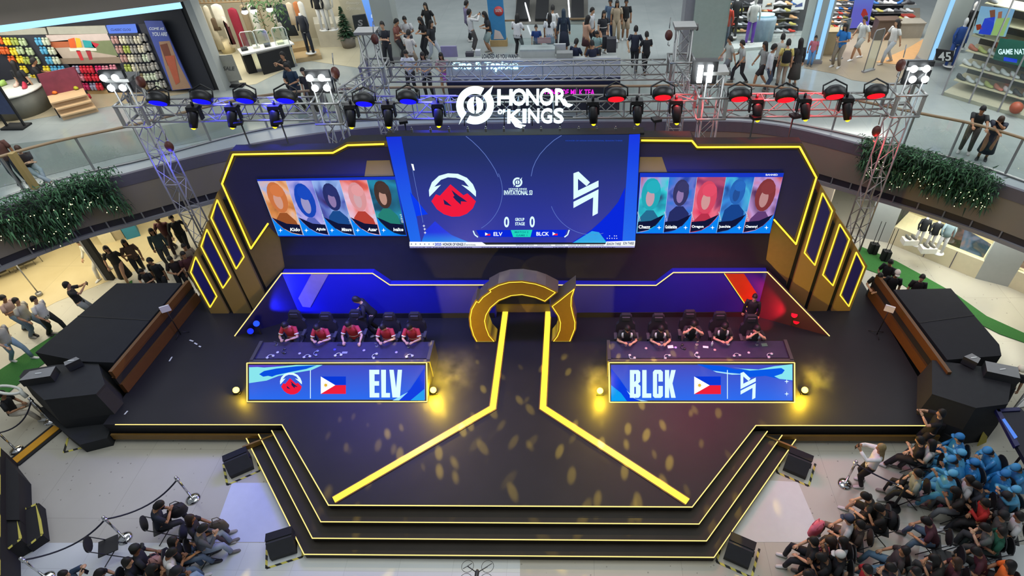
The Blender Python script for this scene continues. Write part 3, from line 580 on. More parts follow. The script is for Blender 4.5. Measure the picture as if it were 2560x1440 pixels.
# ================================================================ stage lighting
lamp('POINT', (-.3, 8.6, 6.2), 140, (.15, .4, 1), .3, name='kiosk_fill_light')  # unseen blue lamp added behind the sign to tint the kiosk front
lamp('SPOT', (-8.0, 5.75, .5), 420, (.02, .03, 1), .05, (-6.7, 6.42, 1.1), spot=75, name='blue_flood')
lamp('SPOT', (8.0, 5.6, .5), 260, (1, .02, .04), .05, (6.9, 6.42, .5), spot=90, name='red_flood')
lamp('AREA', (-3, 5.2, 5.2), 130, (.15, .2, 1), 3, (-3, 6.4, .5), .4, name='blue_wash')
lamp('AREA', (3.6, 5.2, 5.2), 95, (.2, .22, 1), 3, (3.6, 6.4, .5), .4, name='blue_wash')
lamp('AREA', (-5, 5.0, 3.6), 240, (.12, .1, 1), 3, (-5, 4.2, .7), .5, name='blue_desk_wash')
lamp('AREA', (5.3, 5.0, 3.6), 150, (1, .08, .2), 3, (5.3, 4.2, .7), .5, name='red_desk_wash')
lamp('SPOT', (-5, -1, 7.5), 500, (1, .95, .9), .3, (-5, 5, 1), spot=34, name='desk_front_light'); lamp('SPOT', (5, -1, 7.5), 500, (1, .95, .9), .3, (5, 5, 1), spot=34, name='desk_front_light')  # unseen frontal spots added to brighten the players
def gobo(loc, aim, power, spot, seed, col=(1, .68, .07), thr=.13, sc=16):
    o = lamp('SPOT', loc, power, col, .02, aim, spot=spot, blend=.3, name='gobo_beam'); l = o.data; l.use_nodes = True; nt = l.node_tree
    em = nt.nodes['Emission']; tc = nt.nodes.new('ShaderNodeTexCoord'); mp = nt.nodes.new('ShaderNodeMapping'); mp.inputs['Location'].default_value = (seed, seed*2, 0); mp.inputs['Scale'].default_value = (1, .55, .8); mp.inputs['Rotation'].default_value = (0, 0, seed*.4)
    v = nt.nodes.new('ShaderNodeTexVoronoi'); v.inputs['Scale'].default_value = sc; mr = nt.nodes.new('ShaderNodeMapRange'); mr.inputs[1].default_value = thr; mr.inputs[2].default_value = thr+.1; mr.inputs[3].default_value = 1; mr.inputs[4].default_value = .04
    nt.links.new(tc.outputs['Normal'], mp.inputs[0]); nt.links.new(mp.outputs[0], v.inputs['Vector']); nt.links.new(v.outputs['Distance'], mr.inputs[0]); nt.links.new(mr.outputs[0], em.inputs['Strength'])
    return o
for i, (x, ax, ay) in enumerate(((-5.2, -2.6, 2.2), (-3.2, -1.2, 1.4), (2.9, 1.6, 1.6), (5.0, 3.2, 2.4), (-4.2, -2.2, .3), (3.9, 4.6, .8))):
    gobo((x*.9, 6.25, 6.55), (ax, ay, 0), 5500, 50, i*1.7)
# four bright yellow floor cans beside the desk screens
for i, (px, py, lb, pw) in enumerate(((590, 975, 'left of the ELV screen', 50), (1083, 975, 'right of the ELV screen', 280), (1500, 977, 'left of the BLCK screen', 190), (2012, 975, 'right of the BLCK screen', 190))):
    p = gz(px, py, .14)
    t = thing('floor_can_light', 'yellow glowing floor can light '+lb, 'light', (p.x, p.y, 0))
    d = (CAM-p).normalized()
    part('housing', M_black, t, lambda b: b.tube([Vector((0, 0, .14))-d*.16, Vector((0, 0, .14))+d*.05], [.07, .095], M_black, 14))
    part('lens', glow('#ffd84a', 9), t, lambda b: b.tube([Vector((0, 0, .14))+d*.045, Vector((0, 0, .14))+d*.06], .085, glow('#ffd84a', 9), 14))
    part('foot', M_black, t, lambda b: b.box((0, 0, .02), (.2, .12, .04), M_black))
    lamp('POINT', tuple(p+d*.22), pw, (1, .66, .02), .05, name='can_light')
for i, (px, py, c, lb, cat) in enumerate(((641, 809, '#1838ff', 'upper blue round stage light on the left wing', 'L'), (626, 828, '#1020d8', 'lower blue round stage light on the left wing', 'L'), (1986, 787, '#ff1020', 'upper red round stage light on the right wing', 'R'), (1991, 803, '#ff0818', 'lower red round stage light on the right wing', 'R'))):
    p = gz(px, py, .45 if i % 2 == 0 else .2); d = (CAM-p).normalized()
    t = thing('par_light', lb, 'light', (p.x, p.y, 0)); z = Vector((0, 0, p.z))
    part('housing', M_black, t, lambda b: b.tube([z-d*.14, z+d*.04], [.08, .1], M_black, 14)); E = glow(c, 3)
    part('lens', E, t, lambda b: b.tube([z+d*.035, z+d*.05], .09, E, 14))
    part('stand', M_black, t, lambda b: b.box((0, 0, p.z/2), (.05, .05, p.z), M_black))
# ================================================================ people
SKIN = ['#b98a68', '#a87a58', '#c69a7a', '#94694a', '#d0a684']
HAIRC = {'k': '#14110f', 'b': '#3a2414', 'y': '#8d7a50', 'n': '#2a1c14', 'g': '#8a8a88'}
def ik(a, t, l1, l2, pole):
    d = t-a; L = min(d.length, (l1+l2)*.995); u = d.normalized(); x = (l1*l1-l2*l2+L*L)/(2*L); h = sqrt(max(0, l1*l1-x*x))
    p = (pole-u*pole.dot(u)); p = p.normalized() if p.length > 1e-4 else Vector((0, 0, 1))
    return a+u*x+p*h, a+u*L
def ring(c, ax, ay, rx, ry, n=10): return [c+ax*(cos(2*pi*k/n)*rx)+ay*(sin(2*pi*k/n)*ry) for k in range(n)]
def limb(b, pts, rad, m, n=8, caps=True): b.tube(pts, rad, m, n, caps)
POSES = {  # pelvis(z, y), lean, head tilt, footL, footR, handL, handR (x, y, z)   metres, facing +y
 'stand': ((.90, 0), 2, 8, (-.10, .02), (.10, -.02), (-.24, .05, .78), (.24, .05, .78)),
 'stand2': ((.89, 0), 3, 18, (-.12, .0), (.12, .06), (-.10, .28, 1.08), (.10, .28, 1.10)),
 'phone': ((.90, 0), -2, 2, (-.11, .02), (.11, -.02), (-.08, .40, 1.42), (.10, .40, 1.42)),
 'walk': ((.87, 0), 6, 5, (-.08, .30), (.09, -.30), (-.24, -.14, .84), (.25, .24, .88)),
 'walk2': ((.87, 0), 5, 10, (-.08, -.28), (.09, .28), (-.24, .22, .86), (.10, .30, 1.12)),
 'cross': ((.90, 0), -1, 6, (-.12, .02), (.12, .02), (.10, .20, 1.12), (-.10, .22, 1.10)),
 'rail': ((.88, -.30), 26, 12, (-.12, -.34), (.12, -.30), (-.30, .42, 1.12), (.05, .46, 1.12)),
 'rail2': ((.88, -.32), 30, 30, (-.08, -.36), (.12, -.28), (.02, .30, 1.40), (-.18, .48, 1.12)),
 'sit': ((.53, 0), 6, 8, (-.13, .48), (.13, .48), (-.12, .30, .66), (.12, .30, .66)),
 'sitphone': ((.53, 0), 14, 34, (-.14, .46), (.14, .44), (-.05, .36, .86), (.06, .36, .86)),
 'sitfilm': ((.53, 0), 4, 2, (-.14, .50), (.14, .44), (-.06, .42, 1.22), (.10, .42, 1.24)),
 'sitcross': ((.53, 0), 10, 14, (-.10, .50), (-.22, .62), (.06, .28, .76), (-.08, .30, .74)),
 'sitwide': ((.52, 0), 26, 24, (-.24, .50), (.24, .48), (-.16, .44, .66), (.14, .44, .68)),
 'sitback': ((.53, .02), -8, 0, (-.16, .66), (.14, .56), (-.22, .20, .66), (.22, .22, .66)),
 'desk': ((.55, 0), 7, 24, (-.14, .42), (.14, .42), (-.12, .40, .88), (.12, .40, .88)),
 'deskwide': ((.55, 0), 9, 22, (-.14, .42), (.14, .42), (-.34, .46, .80), (.14, .48, .80)),
 'deskup': ((.56, 0), 6, 20, (-.14, .42), (.14, .42), (-.05, .26, 1.16), (.06, .26, 1.16)),
 'bend': ((.86, -.05), 24, 20, (-.12, .02), (.14, -.06), (-.18, .34, .92), (.22, .30, .95)),
}
_mesh = {}
def person(label, P, face, pose='stand', top='#222222', bot='#1c1e26', hair='k', long=False, sl='short', legs='long', skin=None, shoe=None, s=1.0, cap=None, group=None, extra=None, stripe=None, turn=0, head_px=None, phone=None):
    """face: compass angle in degrees, 0 looks away from the camera (+y), 90 to the right (+x)"""
    rnd = random.Random(label); sk = mat(skin or rnd.choice(SKIN), .55, var=.06); mt = mat(top, .25 if extra == 'cape' else .8, var=.18, scale=9); mb = mat(bot, .8, var=.18, scale=9)
    mh = mat(HAIRC.get(hair, hair), .6, var=.3, scale=30); ms_ = mat(shoe or rnd.choice(('#d8d8d4', '#d0d0cc', '#2a2a2c', '#6a665f', '#9a968e')), .6, var=.1); dark = mat('#1a1210', .4, var=0)
    (pz, py), lean, tilt, fl, fr, hl, hr = POSES[pose]
    jit = lambda a: Vector([v+rnd.uniform(-.02, .02) for v in a])
    t = thing('person', label, 'person', (0, 0, 0), -radians(face), group); t.scale = (s, s, s)
    L = radians(lean+rnd.uniform(-2, 2)); u = Vector((0, sin(L), cos(L))); f = Vector((0, cos(L), -sin(L))); x = Vector((1, 0, 0)); pel = Vector((0, py, pz))
    T = lambda k: pel+u*k
    H = radians(lean*.4+tilt); hu = Vector((0, sin(H), cos(H))); tr = radians(turn); hx = Vector((cos(tr), -sin(tr), 0)); hf = hx.cross(hu)*-1; hf = hu.cross(hx)
    nb = T(.50); hc = nb+hu*.20+hf*.015
    sh = [T(.455)+x*(sg*.175) for sg in (-1, 1)]; hips = [pel+x*(sg*.09)-u*.02 for sg in (-1, 1)]
    ank = [Vector((q[0], q[1]+0, .085)) for q in (fl, fr)]; hands = [jit(hl), jit(hr)]
    seated = pz < .7
    if isinstance(P[0], str):
        z0 = P[3]
        if P[0] == 'h': Hw = gz(P[1], P[2], z0+hc.z*s); o_ = Matrix.Rotation(-radians(face), 3, 'Z') @ Vector((0, hc.y*s, 0)); P = (Hw.x-o_.x, Hw.y-o_.y, z0)
        else: P = tuple(gz(P[1], P[2], z0))
    t.location = P
    kn = []; el = []
    for i in (0, 1):
        k, a = ik(hips[i], ank[i], .43, .42, Vector(((-.25, .25)[i] if seated else 0, 1, .3))); kn.append(k); ank[i] = a
        e, h = ik(sh[i], hands[i], .28, .25, Vector(((-1, 1)[i]*.8, -.5, -.8))); el.append(e); hands[i] = h
    # ---- body: one skin surface from pelvis to crown with limbs growing out of it
    b = MB(); n = 12; R = []
    for k, rx, ry, fo in ((-.10, .10, .08, 0), (0, .15, .10, 0), (.14, .125, .088, 0), (.30, .145, .10, 0), (.42, .155, .09, 0), (.47, .10, .065, 0)): R.append(ring(T(k)+f*fo, x, f, rx, ry, n))
    for k, rx, ry in ((.495, .056, .056), (.53, .05, .052)): R.append(ring(T(k), hx, hf, rx, ry, n))
    for z, rx, ry, fo in ((-.112, .036, .046, .022), (-.085, .054, .070, .012), (-.035, .066, .086, .004), (.015, .073, .094, 0), (.058, .072, .094, -.003), (.095, .054, .072, -.006), (.117, .018, .026, -.008)):
        q = ring(hc+hu*z+hf*fo, hx, hf, rx, ry, n)
        if z == -.035: q[3] = q[3]+hf*.026-hu*.006
        if z == .015: q[3] = q[3]+hf*.004; q[2] = q[2]-hf*.007; q[4] = q[4]-hf*.007
        if z == -.085: q[3] = q[3]+hf*.006
        R.append(q)
    b.rings(R, sk)
    for sg in (-1, 1):
        b.ball(hc+hx*(sg*.030)+hf*.082+hu*.016, (.010, .008, .007), dark, 6, 4); b.ball(hc+hx*(sg*.076)-hu*.012-hf*.005, (.010, .020, .030), sk, 6, 4)
    b.tube([hc+hf*.083-hu*.058-hx*.022, hc+hf*.092-hu*.060, hc+hf*.083-hu*.058+hx*.022], [.003, .006, .003], mat('#8a4a40', .5, var=0), 5)
    for i, sg in ((0, -1), (1, 1)):
        a0 = T(.43)+x*(sg*.11); limb(b, [a0, sh[i], sh[i].lerp(el[i], .5), el[i], el[i].lerp(hands[i], .35), hands[i]], [.05, .050, .046, .037, .037, .025], sk)
        limb(b, [hips[i]+u*.05, hips[i].lerp(kn[i], .3), kn[i], kn[i].lerp(ank[i], .35), ank[i]], [.085, .082, .054, .056, .036], sk)
        # hand: palm, four fingers, thumb
        d = (hands[i]-el[i]).normalized(); sd = d.cross(Vector((0, 0, 1))); sd = sd.normalized() if sd.length > .1 else x; up = sd.cross(d); w = hands[i]; th = -sg
        b.rings([ring(w+d*k, sd, up, rx, ry, 8) for k, rx, ry in ((-.01, .022, .018), (.03, .036, .016), (.075, .040, .014), (.088, .036, .010))], sk)
        for q in range(4):
            fl_ = (.062, .074, .069, .052)[q]; o = w+d*.078+sd*((q-1.5)*.019)
            b.tube([o, o+d*fl_*.5-up*.006, o+d*fl_*.88-up*.026], [.0095, .009, .006], sk, 5)
        o = w+d*.02+sd*(th*.028); b.tube([o, o+d*.028+sd*(th*.026)-up*.008, o+d*.06+sd*(th*.030)-up*.018], [.012, .010, .007], sk, 5)
    b.build('body', sk, t)
    # ---- hair
    hb = MB(); nb_ = 14; lo = .30 if long else 0; RR = []
    thl = [2*pi*k/nb_ for k in range(nb_)]
    def low(a):
        c = sin(a); return .050 if c > .55 else (.012 if c > .1 else (-.045 if c > -.3 else (-.085)))
    for lv in range(6):
        row = []
        for a in thl:
            zb = low(a); ph = (math.acos(min(1, (zb-.005)/.132)) if zb > .005 else pi/2)*max(lv, .35)/(4 if zb <= .005 else 5)
            if lv == 5 and zb <= .005: z = zb; rr = 1.0
            else: ph = min(ph, pi/2); z = .005+.132*cos(ph); rr = sin(ph)
            row.append(hc+hx*(cos(a)*.088*rr)+hf*(sin(a)*.110*rr-.004)+hu*z)
        RR.append(row)
    if long:
        for dz, k in ((.14, .95), (.24, .85), (.34, .5)):
            row = []
            for j, a in enumerate(thl):
                c = sin(a); base = RR[5][j]
                row.append(base-Vector((0, 0, 1))*dz*(1 if c < .1 else .0)-hf*(.02*dz/.1 if c < .1 else 0)+(hx*cos(a)*.086*(k-1)*-.15))
            RR.append(row)
        hb.rings([list(r) for r in RR], mh, False)
    else: hb.rings([list(r) for r in RR], mh, False)
    hb.face(list(RR[0]), mh); ho = hb.build('hair', mh, t)
    if cap:
        mc = mat(cap, .7, var=.1); cb = MB()
        cb.rings([ring(hc+hu*z-hf*.004, hx, hf, .092*k, .114*k, 12) for z, k in ((.03, 1), (.075, .98), (.115, .78), (.14, .35))], mc)
        cb.rings([ring(hc+hu*.040+hf*(.10+o), hx, hu, w_, .006, 8) for o, w_ in ((0, .075), (.04, .07), (.075, .04))], mc); cb.build('cap', mc, t)
    # ---- shirt
    sb = MB(); hem = -.10 if not seated else -.04
    if legs == 'dress': hem = -.08
    sb.rings([ring(T(k), x, f, rx, ry, 14) for k, rx, ry in ((hem, .172, .128), (.05, .165, .122), (.16, .152, .112), (.30, .168, .12), (.40, .185, .115), (.455, .165, .092), (.488, .075, .066), (.50, .058, .058))], mt)
    ln = {'short': .72, 'long': 1.9, 'none': .22}[sl]
    for i, sg in ((0, -1), (1, 1)):
        pts = [T(.425)+x*(sg*.11), sh[i]]; rd = [.068, .066]
        if ln <= 1: pts += [sh[i].lerp(el[i], ln*.6), sh[i].lerp(el[i], ln)]; rd += [.062, .062]
        else: pts += [sh[i].lerp(el[i], .5), el[i], el[i].lerp(hands[i], .5), el[i].lerp(hands[i], .92)]; rd += [.058, .050, .046, .038]
        sb.tube(pts, rd, mt, 10)
    so = sb.build('shirt' if legs != 'dress' else 'dress_top', mt, t)
    if extra == 'cape':
        part('cape', mt, t, lambda b: b.rings([ring(T(k)-f*o, x, f, rx, ry, 14) for k, rx, ry, o in ((.50, .07, .07, 0), (.45, .20, .13, .01), (.30, .26, .18, .03), (.10, .29, .21, .05), (-.02, .31, .23, .05))], mt, False))
    if stripe:
        mst = mat(stripe, .7, var=.05); st = MB()
        for i, sg in ((0, -1), (1, 1)):
            if stripe == '#ece6de' : st.tube([sh[i].lerp(el[i], ln*.82), sh[i].lerp(el[i], ln*.98)], .0645, mst, 10)
            else: st.rings([ring(T(k)+x*(sg*q)+f*g, x, f, .035, .02, 8) for k, q, g in ((.30, .115, .105), (.40, .135, .095), (.455, .13, .065), (.475, .12, .02))], mst)
        st.build('sleeve_band' if stripe == '#ece6de' else 'shoulder_panel', mst, so)
        if stripe == '#ece6de': part('chest_band', mst, so, lambda b: b.rings([ring(T(k), x, f, rx, ry, 14) for k, rx, ry in ((.15, .158, .118), (.175, .160, .118))], mst, False))
    # ---- trousers, shorts or skirt
    tb = MB(); end = {'long': 1.93, 'short': .85, 'dress': 0, 'skirt': 0}[legs]
    tb.rings([ring(T(k)-f*.0, x, f, rx, ry, 12) for k, rx, ry in ((.10, .148, .112), (0, .165, .125), (-.07, .155, .12), (-.12, .12, .10))], mb)
    if end:
        for i in (0, 1):
            if end > 1: tb.tube([hips[i]+u*.02, hips[i].lerp(kn[i], .35), kn[i], kn[i].lerp(ank[i], .4), kn[i].lerp(ank[i], .94)], [.098, .094, .070, .064, .055], mb, 10)
            else: tb.tube([hips[i]+u*.02, hips[i].lerp(kn[i], .4), hips[i].lerp(kn[i], .95)], [.098, .098, .088], mb, 10)
    else:
        hl_ = .35 if legs == 'skirt' else .62
        if seated: tb.rings([ring(hips[0].lerp(hips[1], .5).lerp((kn[0]+kn[1])/2, k), x, u, .18, .09, 12) for k in (0, .5, 1)], mb)
        else: tb.rings([ring(pel-Vector((0, 0, k)), x, Vector((0, 1, 0)), .16+k*.12, .125+k*.15, 12) for k in (0, hl_*.5, hl_)], mb)
    tb.build({'long': 'trousers', 'short': 'shorts', 'dress': 'dress_skirt', 'skirt': 'skirt'}[legs], mb, t)
    for i in (0, 1):
        a = ank[i]; fx = Vector(((-.12, .12)[i], 1, 0)).normalized(); fs = Vector((0, 0, 1)).cross(fx)*-1; z = Vector((0, 0, 1))
        part('shoe', ms_, t, lambda b: b.rings([ring(Vector((a.x, a.y, 0))+fx*k+z*(h_), fs, z, w_, h_, 10) for k, w_, h_ in ((-.075, .028, .035), (-.04, .040, .055), (.03, .043, .046), (.10, .048, .034), (.165, .040, .024), (.185, .018, .014))], ms_))
    M = Matrix.Translation(Vector(P)) @ Matrix.Rotation(-radians(face), 4, 'Z') @ Matrix.Scale(s, 4)
    if phone:
        i = 1; hp = (hands[0]+hands[1])/2+Vector((0, .09, .03)); pm = mat('#15161a', .3, var=0)
        o = MB(); o.box((0, 0, 0), (.16 if phone == 'wide' else .08, .012, .08 if phone == 'wide' else .16), pm, M=Matrix.Rotation(radians(20), 3, 'X'))
        ph = o.build('phone', pm); ph.matrix_world = M @ Matrix.Translation(hp); tag(ph, 'black phone held up by the '+label.replace('person ', 'person ', 1)[:60], 'phone')
        w = ph['label'].split(); ph['label'] = ' '.join(w[:15])
    if extra == 'pack':
        mp = mat('#15161a', .8, var=.2); o = MB(); o.rings([ring(Vector((0, 0, z)), Vector((1, 0, 0)), Vector((0, 1, 0)), rx, ry, 10) for z, rx, ry in ((-.22, .12, .06), (-.2, .15, .09), (.0, .16, .10), (.16, .14, .08), (.22, .08, .04))], mp)
        q = o.build('backpack', mp); q.matrix_world = M @ Matrix.Translation(T(.27)-f*.20) @ Matrix.Rotation(L*-1, 4, 'X')
        for sg in (-1, 1): part('strap', mp, q, lambda b: b.tube([(sg*.10, .05, .18), (sg*.11, .16, .22), (sg*.12, .30, .12), (sg*.11, .26, -.10)], .014, mp, 5))
        tag(q, ' '.join(('black backpack on the back of the '+label).split()[:16]), 'backpack')
    return t
# ================================================================ chairs
def gaming_chair(label, loc):
    t = thing('gaming_chair', label, 'chair', loc, pi); m = mat('#26272b', .5, var=.15); m2 = mat('#3a3b40', .5, var=.1)
    part('seat', m, t, lambda b: b.rings([[Vector((x*w, y*w, z)) for x, y in ((-.26, -.24), (.26, -.24), (.27, .22), (.2, .28), (-.2, .28), (-.27, .22))] for z, w in ((.40, .94), (.43, 1), (.49, 1), (.51, .93))], m, True, False))
    def bk(b):
        o = [(-.17, .50), (-.29, .62), (-.27, .84), (-.20, .90), (-.17, 1.10), (-.12, 1.16), (.12, 1.16), (.17, 1.10), (.20, .90), (.27, .84), (.29, .62), (.17, .50)]
        b.prism([(x, -.24-(z-.5)*.2, z) for x, z in o], (0, -.10, 0), m)
    part('backrest', m, t, bk)
    part('head_cushion', m2, t, lambda b: b.box((0, -.35, 1.04), (.22, .06, .12), m2))
    for sg in (-1, 1): part('armrest', m2, t, lambda b: (b.box((sg*.31, 0, .68), (.08, .26, .03), m2), b.box((sg*.31, -.02, .56), (.03, .05, .24), m2)))
    part('base', m2, t, lambda b: (b.cyl((0, 0, .08), .03, .33, m2, 8), [b.tube([(0, 0, .10), (.30*cos(a), .30*sin(a), .05)], .02, m2, 5) for a in [k*2*pi/5 for k in range(5)]]))
    return t
_fc = []
def stack_chair(label, P, face):
    if _fc: return dup(_fc[0], P, -radians(face), label)
    t = thing('folding_chair', label, 'chair', P, -radians(face)); m = mat('#17171a', .5, var=.1); mm = mat('#3a3a3c', .35, .6, var=.1)
    part('seat', m, t, lambda b: b.box((0, .02, .44), (.42, .40, .03), m))
    part('backrest', m, t, lambda b: b.rings([[Vector((.22*cos(a), -.22+o-.10*sin(a)*.3, .78+.13*sin(a))) for a in [2*pi*k/16 for k in range(16)]] for o in (0, -.025)], m, True, False))
    for sg in (-1, 1):
        part('leg', mm, t, lambda b: b.tube([(sg*.20, -.24, .80), (sg*.20, .22, .01)], .012, mm, 6)); part('leg', mm, t, lambda b: b.tube([(sg*.19, .16, .44), (sg*.19, -.24, .01)], .012, mm, 6))
    _fc.append(t); return t
# ================================================================ players at the two desks
RED = '#b02a30'
pl = [('at the left end of the left desk, leaning to his right', 712, 813, 'desk'), ('second from the left, head bowed over folded arms', 792, 819, 'desk'), ('in the middle of the left desk, arms stretched out', 870, 811, 'deskwide'),
      ('second from the right at the left desk, phone between hands', 957, 818, 'desk'), ('at the right end of the left desk', 1023, 818, 'desk')]
for lb, x, y, po in pl:
    q = person('player in red jersey '+lb, ('h', x, y, 0), 180, po, RED, '#20222a', stripe='#ece6de', skin='#c99c7c', turn=8 if x < 750 else 0)
    gaming_chair('gaming chair under the red player '+lb.split(',')[0], (q.location.x, q.location.y+.07, 0))
pr = [('at the left end of the right desk', 1569, 822, 'desk'), ('second from the left at the right desk, hands together low', 1653, 822, 'desk'), ('in the middle of the right desk, hands raised to chin', 1734, 811, 'deskup'),
      ('second from the right at the right desk, phone held flat', 1812, 816, 'desk'), ('at the right end of the right desk, cheek on hand', 1893, 822, 'deskup')]
for lb, x, y, po in pr:
    q = person('player in black white jersey '+lb, ('h', x, y, 0), 180, po, '#1c1d20', '#1a1b20', stripe='#dfe2e4', skin='#c99c7c')
    gaming_chair('gaming chair under black shirted player '+lb.split(',')[0], (q.location.x, q.location.y+.07, 0))
person('person in black suit bending behind the red team chairs', ('h', 890, 749, 0), 250, 'bend', '#1a1a22', '#15151a', sl='long', skin='#d0a684')
person('person in black suit with lanyard standing behind the right end of the black team', ('h', 1887, 743, 0), 200, 'stand', '#17171c', '#15151a', sl='long', s=.92)
# things on the desks
def on_desk(px, py, kind, label, col, z=.752):
    p = gz(px, py, z); m = mat(col, .35, var=.05)
    if kind == 'phone_stand':
        t = thing('phone_stand', label, 'phone stand', p, random.uniform(-.4, .4)); part('base', m, t, lambda b: b.cyl((0, 0, 0), .045, .012, m, 12)); part('arm', m, t, lambda b: b.tube([(0, 0, .01), (0, .02, .09), (0, -.01, .12)], .008, m, 6)); part('clip', m, t, lambda b: b.box((0, -.015, .13), (.07, .012, .03), m)); return
    if kind == 'headset':
        t = thing('headset', label, 'headset', p, random.uniform(0, 3)); part('band', m, t, lambda b: b.tube([(.08*cos(a), .08*sin(a), .02) for a in [pi*k/8 for k in range(9)]], .010, m, 6))
        for sg in (-1, 1): part('ear_cup', m, t, lambda b: b.cyl((sg*.08, -.005, 0), .038, .035, m, 12))
        return
    b = MB()
    if kind == 'coaster': b.cyl((0, 0, 0), .038, .010, m, 16); nm, ca = 'round_tin', 'tin'
    elif kind == 'bottle': b.rings([ring(Vector((0, 0, z)), Vector((1, 0, 0)), Vector((0, 1, 0)), r, r, 10) for z, r in ((0, .03), (.14, .032), (.17, .014), (.20, .014))], m); nm, ca = 'water_bottle', 'bottle'
    elif kind == 'paper': b.box((0, 0, .003), (.16, .11, .004), m, rz=.1); nm, ca = 'paper_sheet', 'paper'
    else: b.box((0, 0, .006), (.15, .075, .010), m, rz=random.uniform(-.5, .5)); nm, ca = 'phone', 'phone'
    o = b.build(nm, m); o.location = p; tag(o, label, ca)
L_ = [(692, 862, 'phone_stand', '#55585e', 'dark phone stand in front of the leftmost red player'), (694, 881, 'coaster', '#cfd0e0', 'pale round tin near the left end of the left desk'), (676, 893, 'headset', '#c8ccd8', 'white headset near the left end of the left desk'), (712, 878, 'headset', '#3a3c48', 'dark headset right of the pale tin on the left desk'),
 (749, 884, 'coaster', '#b8b8d0', 'small pale tin before the second red player'), (768, 893, 'headset', '#c0c4d4', 'white headset before the second red player'), (792, 884, 'headset', '#8088a0', 'grey headset left of the middle of the left desk'), (837, 874, 'coaster', '#4a4af0', 'blue glowing round tin at the middle of the left desk'), (850, 862, 'phone', '#20222a', 'dark phone by the hands of the middle red player'),
 (846, 889, 'headset', '#d0d4dc', 'white headset at the front middle of the left desk'), (862, 882, 'phone', '#8a8ea0', 'grey phone right of the front white headset'), (910, 876, 'coaster', '#b0a8f0', 'lilac round tin right of the middle of the left desk'), (942, 866, 'phone_stand', '#6a6e78', 'grey phone stand before the fourth red player'), (938, 891, 'headset', '#c8ccd8', 'white headset before the fourth red player'),
 (991, 881, 'coaster', '#b8a8f0', 'lilac round tin near the right end of the left desk'), (1021, 868, 'phone_stand', '#5a5e68', 'dark phone stand before the rightmost red player'), (1024, 892, 'headset', '#c8ccd8', 'white headset before the rightmost red player'),
 (1564, 864, 'phone_stand', '#5a5e60', 'dark phone stand before the leftmost black shirted player'), (1615, 871, 'coaster', '#d8b8c0', 'pale pink tin left of the white paper on the right desk'), (1580, 893, 'headset', '#c8c8cc', 'white headset near the left end of the right desk'), (1653, 863, 'phone_stand', '#a8a8aa', 'pale phone stand before the second black shirted player'),
 (1676, 867, 'paper', '#e8e4ea', 'white paper sheet left of the middle of the right desk'), (1689, 869, 'coaster', '#b8a8f8', 'lilac tin beside the white paper sheet'), (1668, 893, 'headset', '#c0c0c6', 'white headset at the front of the right desk, left of middle'), (1708, 868, 'headset', '#2c2c32', 'black headset before the middle black shirted player'), (1742, 862, 'phone_stand', '#8a8a8e', 'grey phone stand before the middle black shirted player'),
 (1744, 889, 'headset', '#c8c8cc', 'white headset with long cable at the middle front of the right desk'), (1764, 868, 'phone', '#e8e4e8', 'white phone right of the middle of the right desk'), (1779, 866, 'bottle', '#e0dce4', 'clear water bottle on the right desk'), (1787, 875, 'coaster', '#e0a8a8', 'pink tin beside the clear water bottle'), (1820, 861, 'phone_stand', '#c0c0c4', 'white phone stand before the fourth black shirted player'),
 (1842, 890, 'headset', '#b8b8c0', 'grey headset right of the middle front of the right desk'), (1872, 882, 'coaster', '#d0c8d0', 'pale tin at the right part of the right desk'), (1892, 862, 'phone_stand', '#5a6068', 'dark phone stand before the rightmost black shirted player'), (1911, 862, 'paper', '#6a8074', 'green card by the rightmost black shirted player'), (1925, 890, 'headset', '#c4c4ca', 'white headset at the right end of the right desk')]
for px, py, k, c, lb in L_: on_desk(px, py, k, lb, c)
# ================================================================ crowd
def P_(label, mode, px, py, z, face, pose, top, bot, **k): return person('person '+label, (mode, px, py, z), face, pose, top, bot, **k)
# -- upper floor, along the rail and behind
P_('in black t-shirt leaning on the right handrail', 'h', 2457, 274, U, 215, 'rail', '#202224', '#4a4640', s=1.02)
P_('with long hair in navy dress leaning face in hand on the right handrail', 'h', 2503, 299, U, 215, 'rail2', '#222838', '#1c2436', hair='b', long=True, legs='dress')
P_('in dark navy t-shirt walking away hand in hand, taller of the couple', 'h', 1590, 72, U, 8, 'walk', '#23293a', '#1e2028', shoe='#303030')
P_('with dark bob in black top walking away hand in hand, shorter of the couple', 'h', 1617, 86, U, -8, 'walk2', '#1a1c22', '#1c1d22', long=False, s=.93, shoe='#303030')
P_('in dark blue shirt seen from behind at the left rail beside the apparel tables', 'h', 716, 166, U, 190, 'stand2', '#1d3448', '#1a2436', s=1.05)
P_('in black shirt right of the dark blue shirt at the left rail', 'h', 757, 178, U, 185, 'stand', '#24242a', '#24222a')
P_('in black top standing behind the dark blue shirt at the left', 'h', 706, 138, U, 200, 'phone', '#16171a', '#1a1a20')
for a in [('in white shirt and black trousers at the back rail, left of three', 1014, 133, '#c8ccd2', '#17181c', 'stand2', {}), ('with long dark hair in grey top at the back rail, middle of three', 1056, 138, '#9a9ca4', '#15161a', 'stand2', dict(long=True)),
          ('in pink skirt at the back rail, right of three', 1102, 139, '#b09098', '#c060c8', 'stand2', dict(long=True, legs='skirt', s=.95))]:
    P_(a[0], 'h', a[1], a[2], U, 180, a[5], a[3], a[4], **a[6])
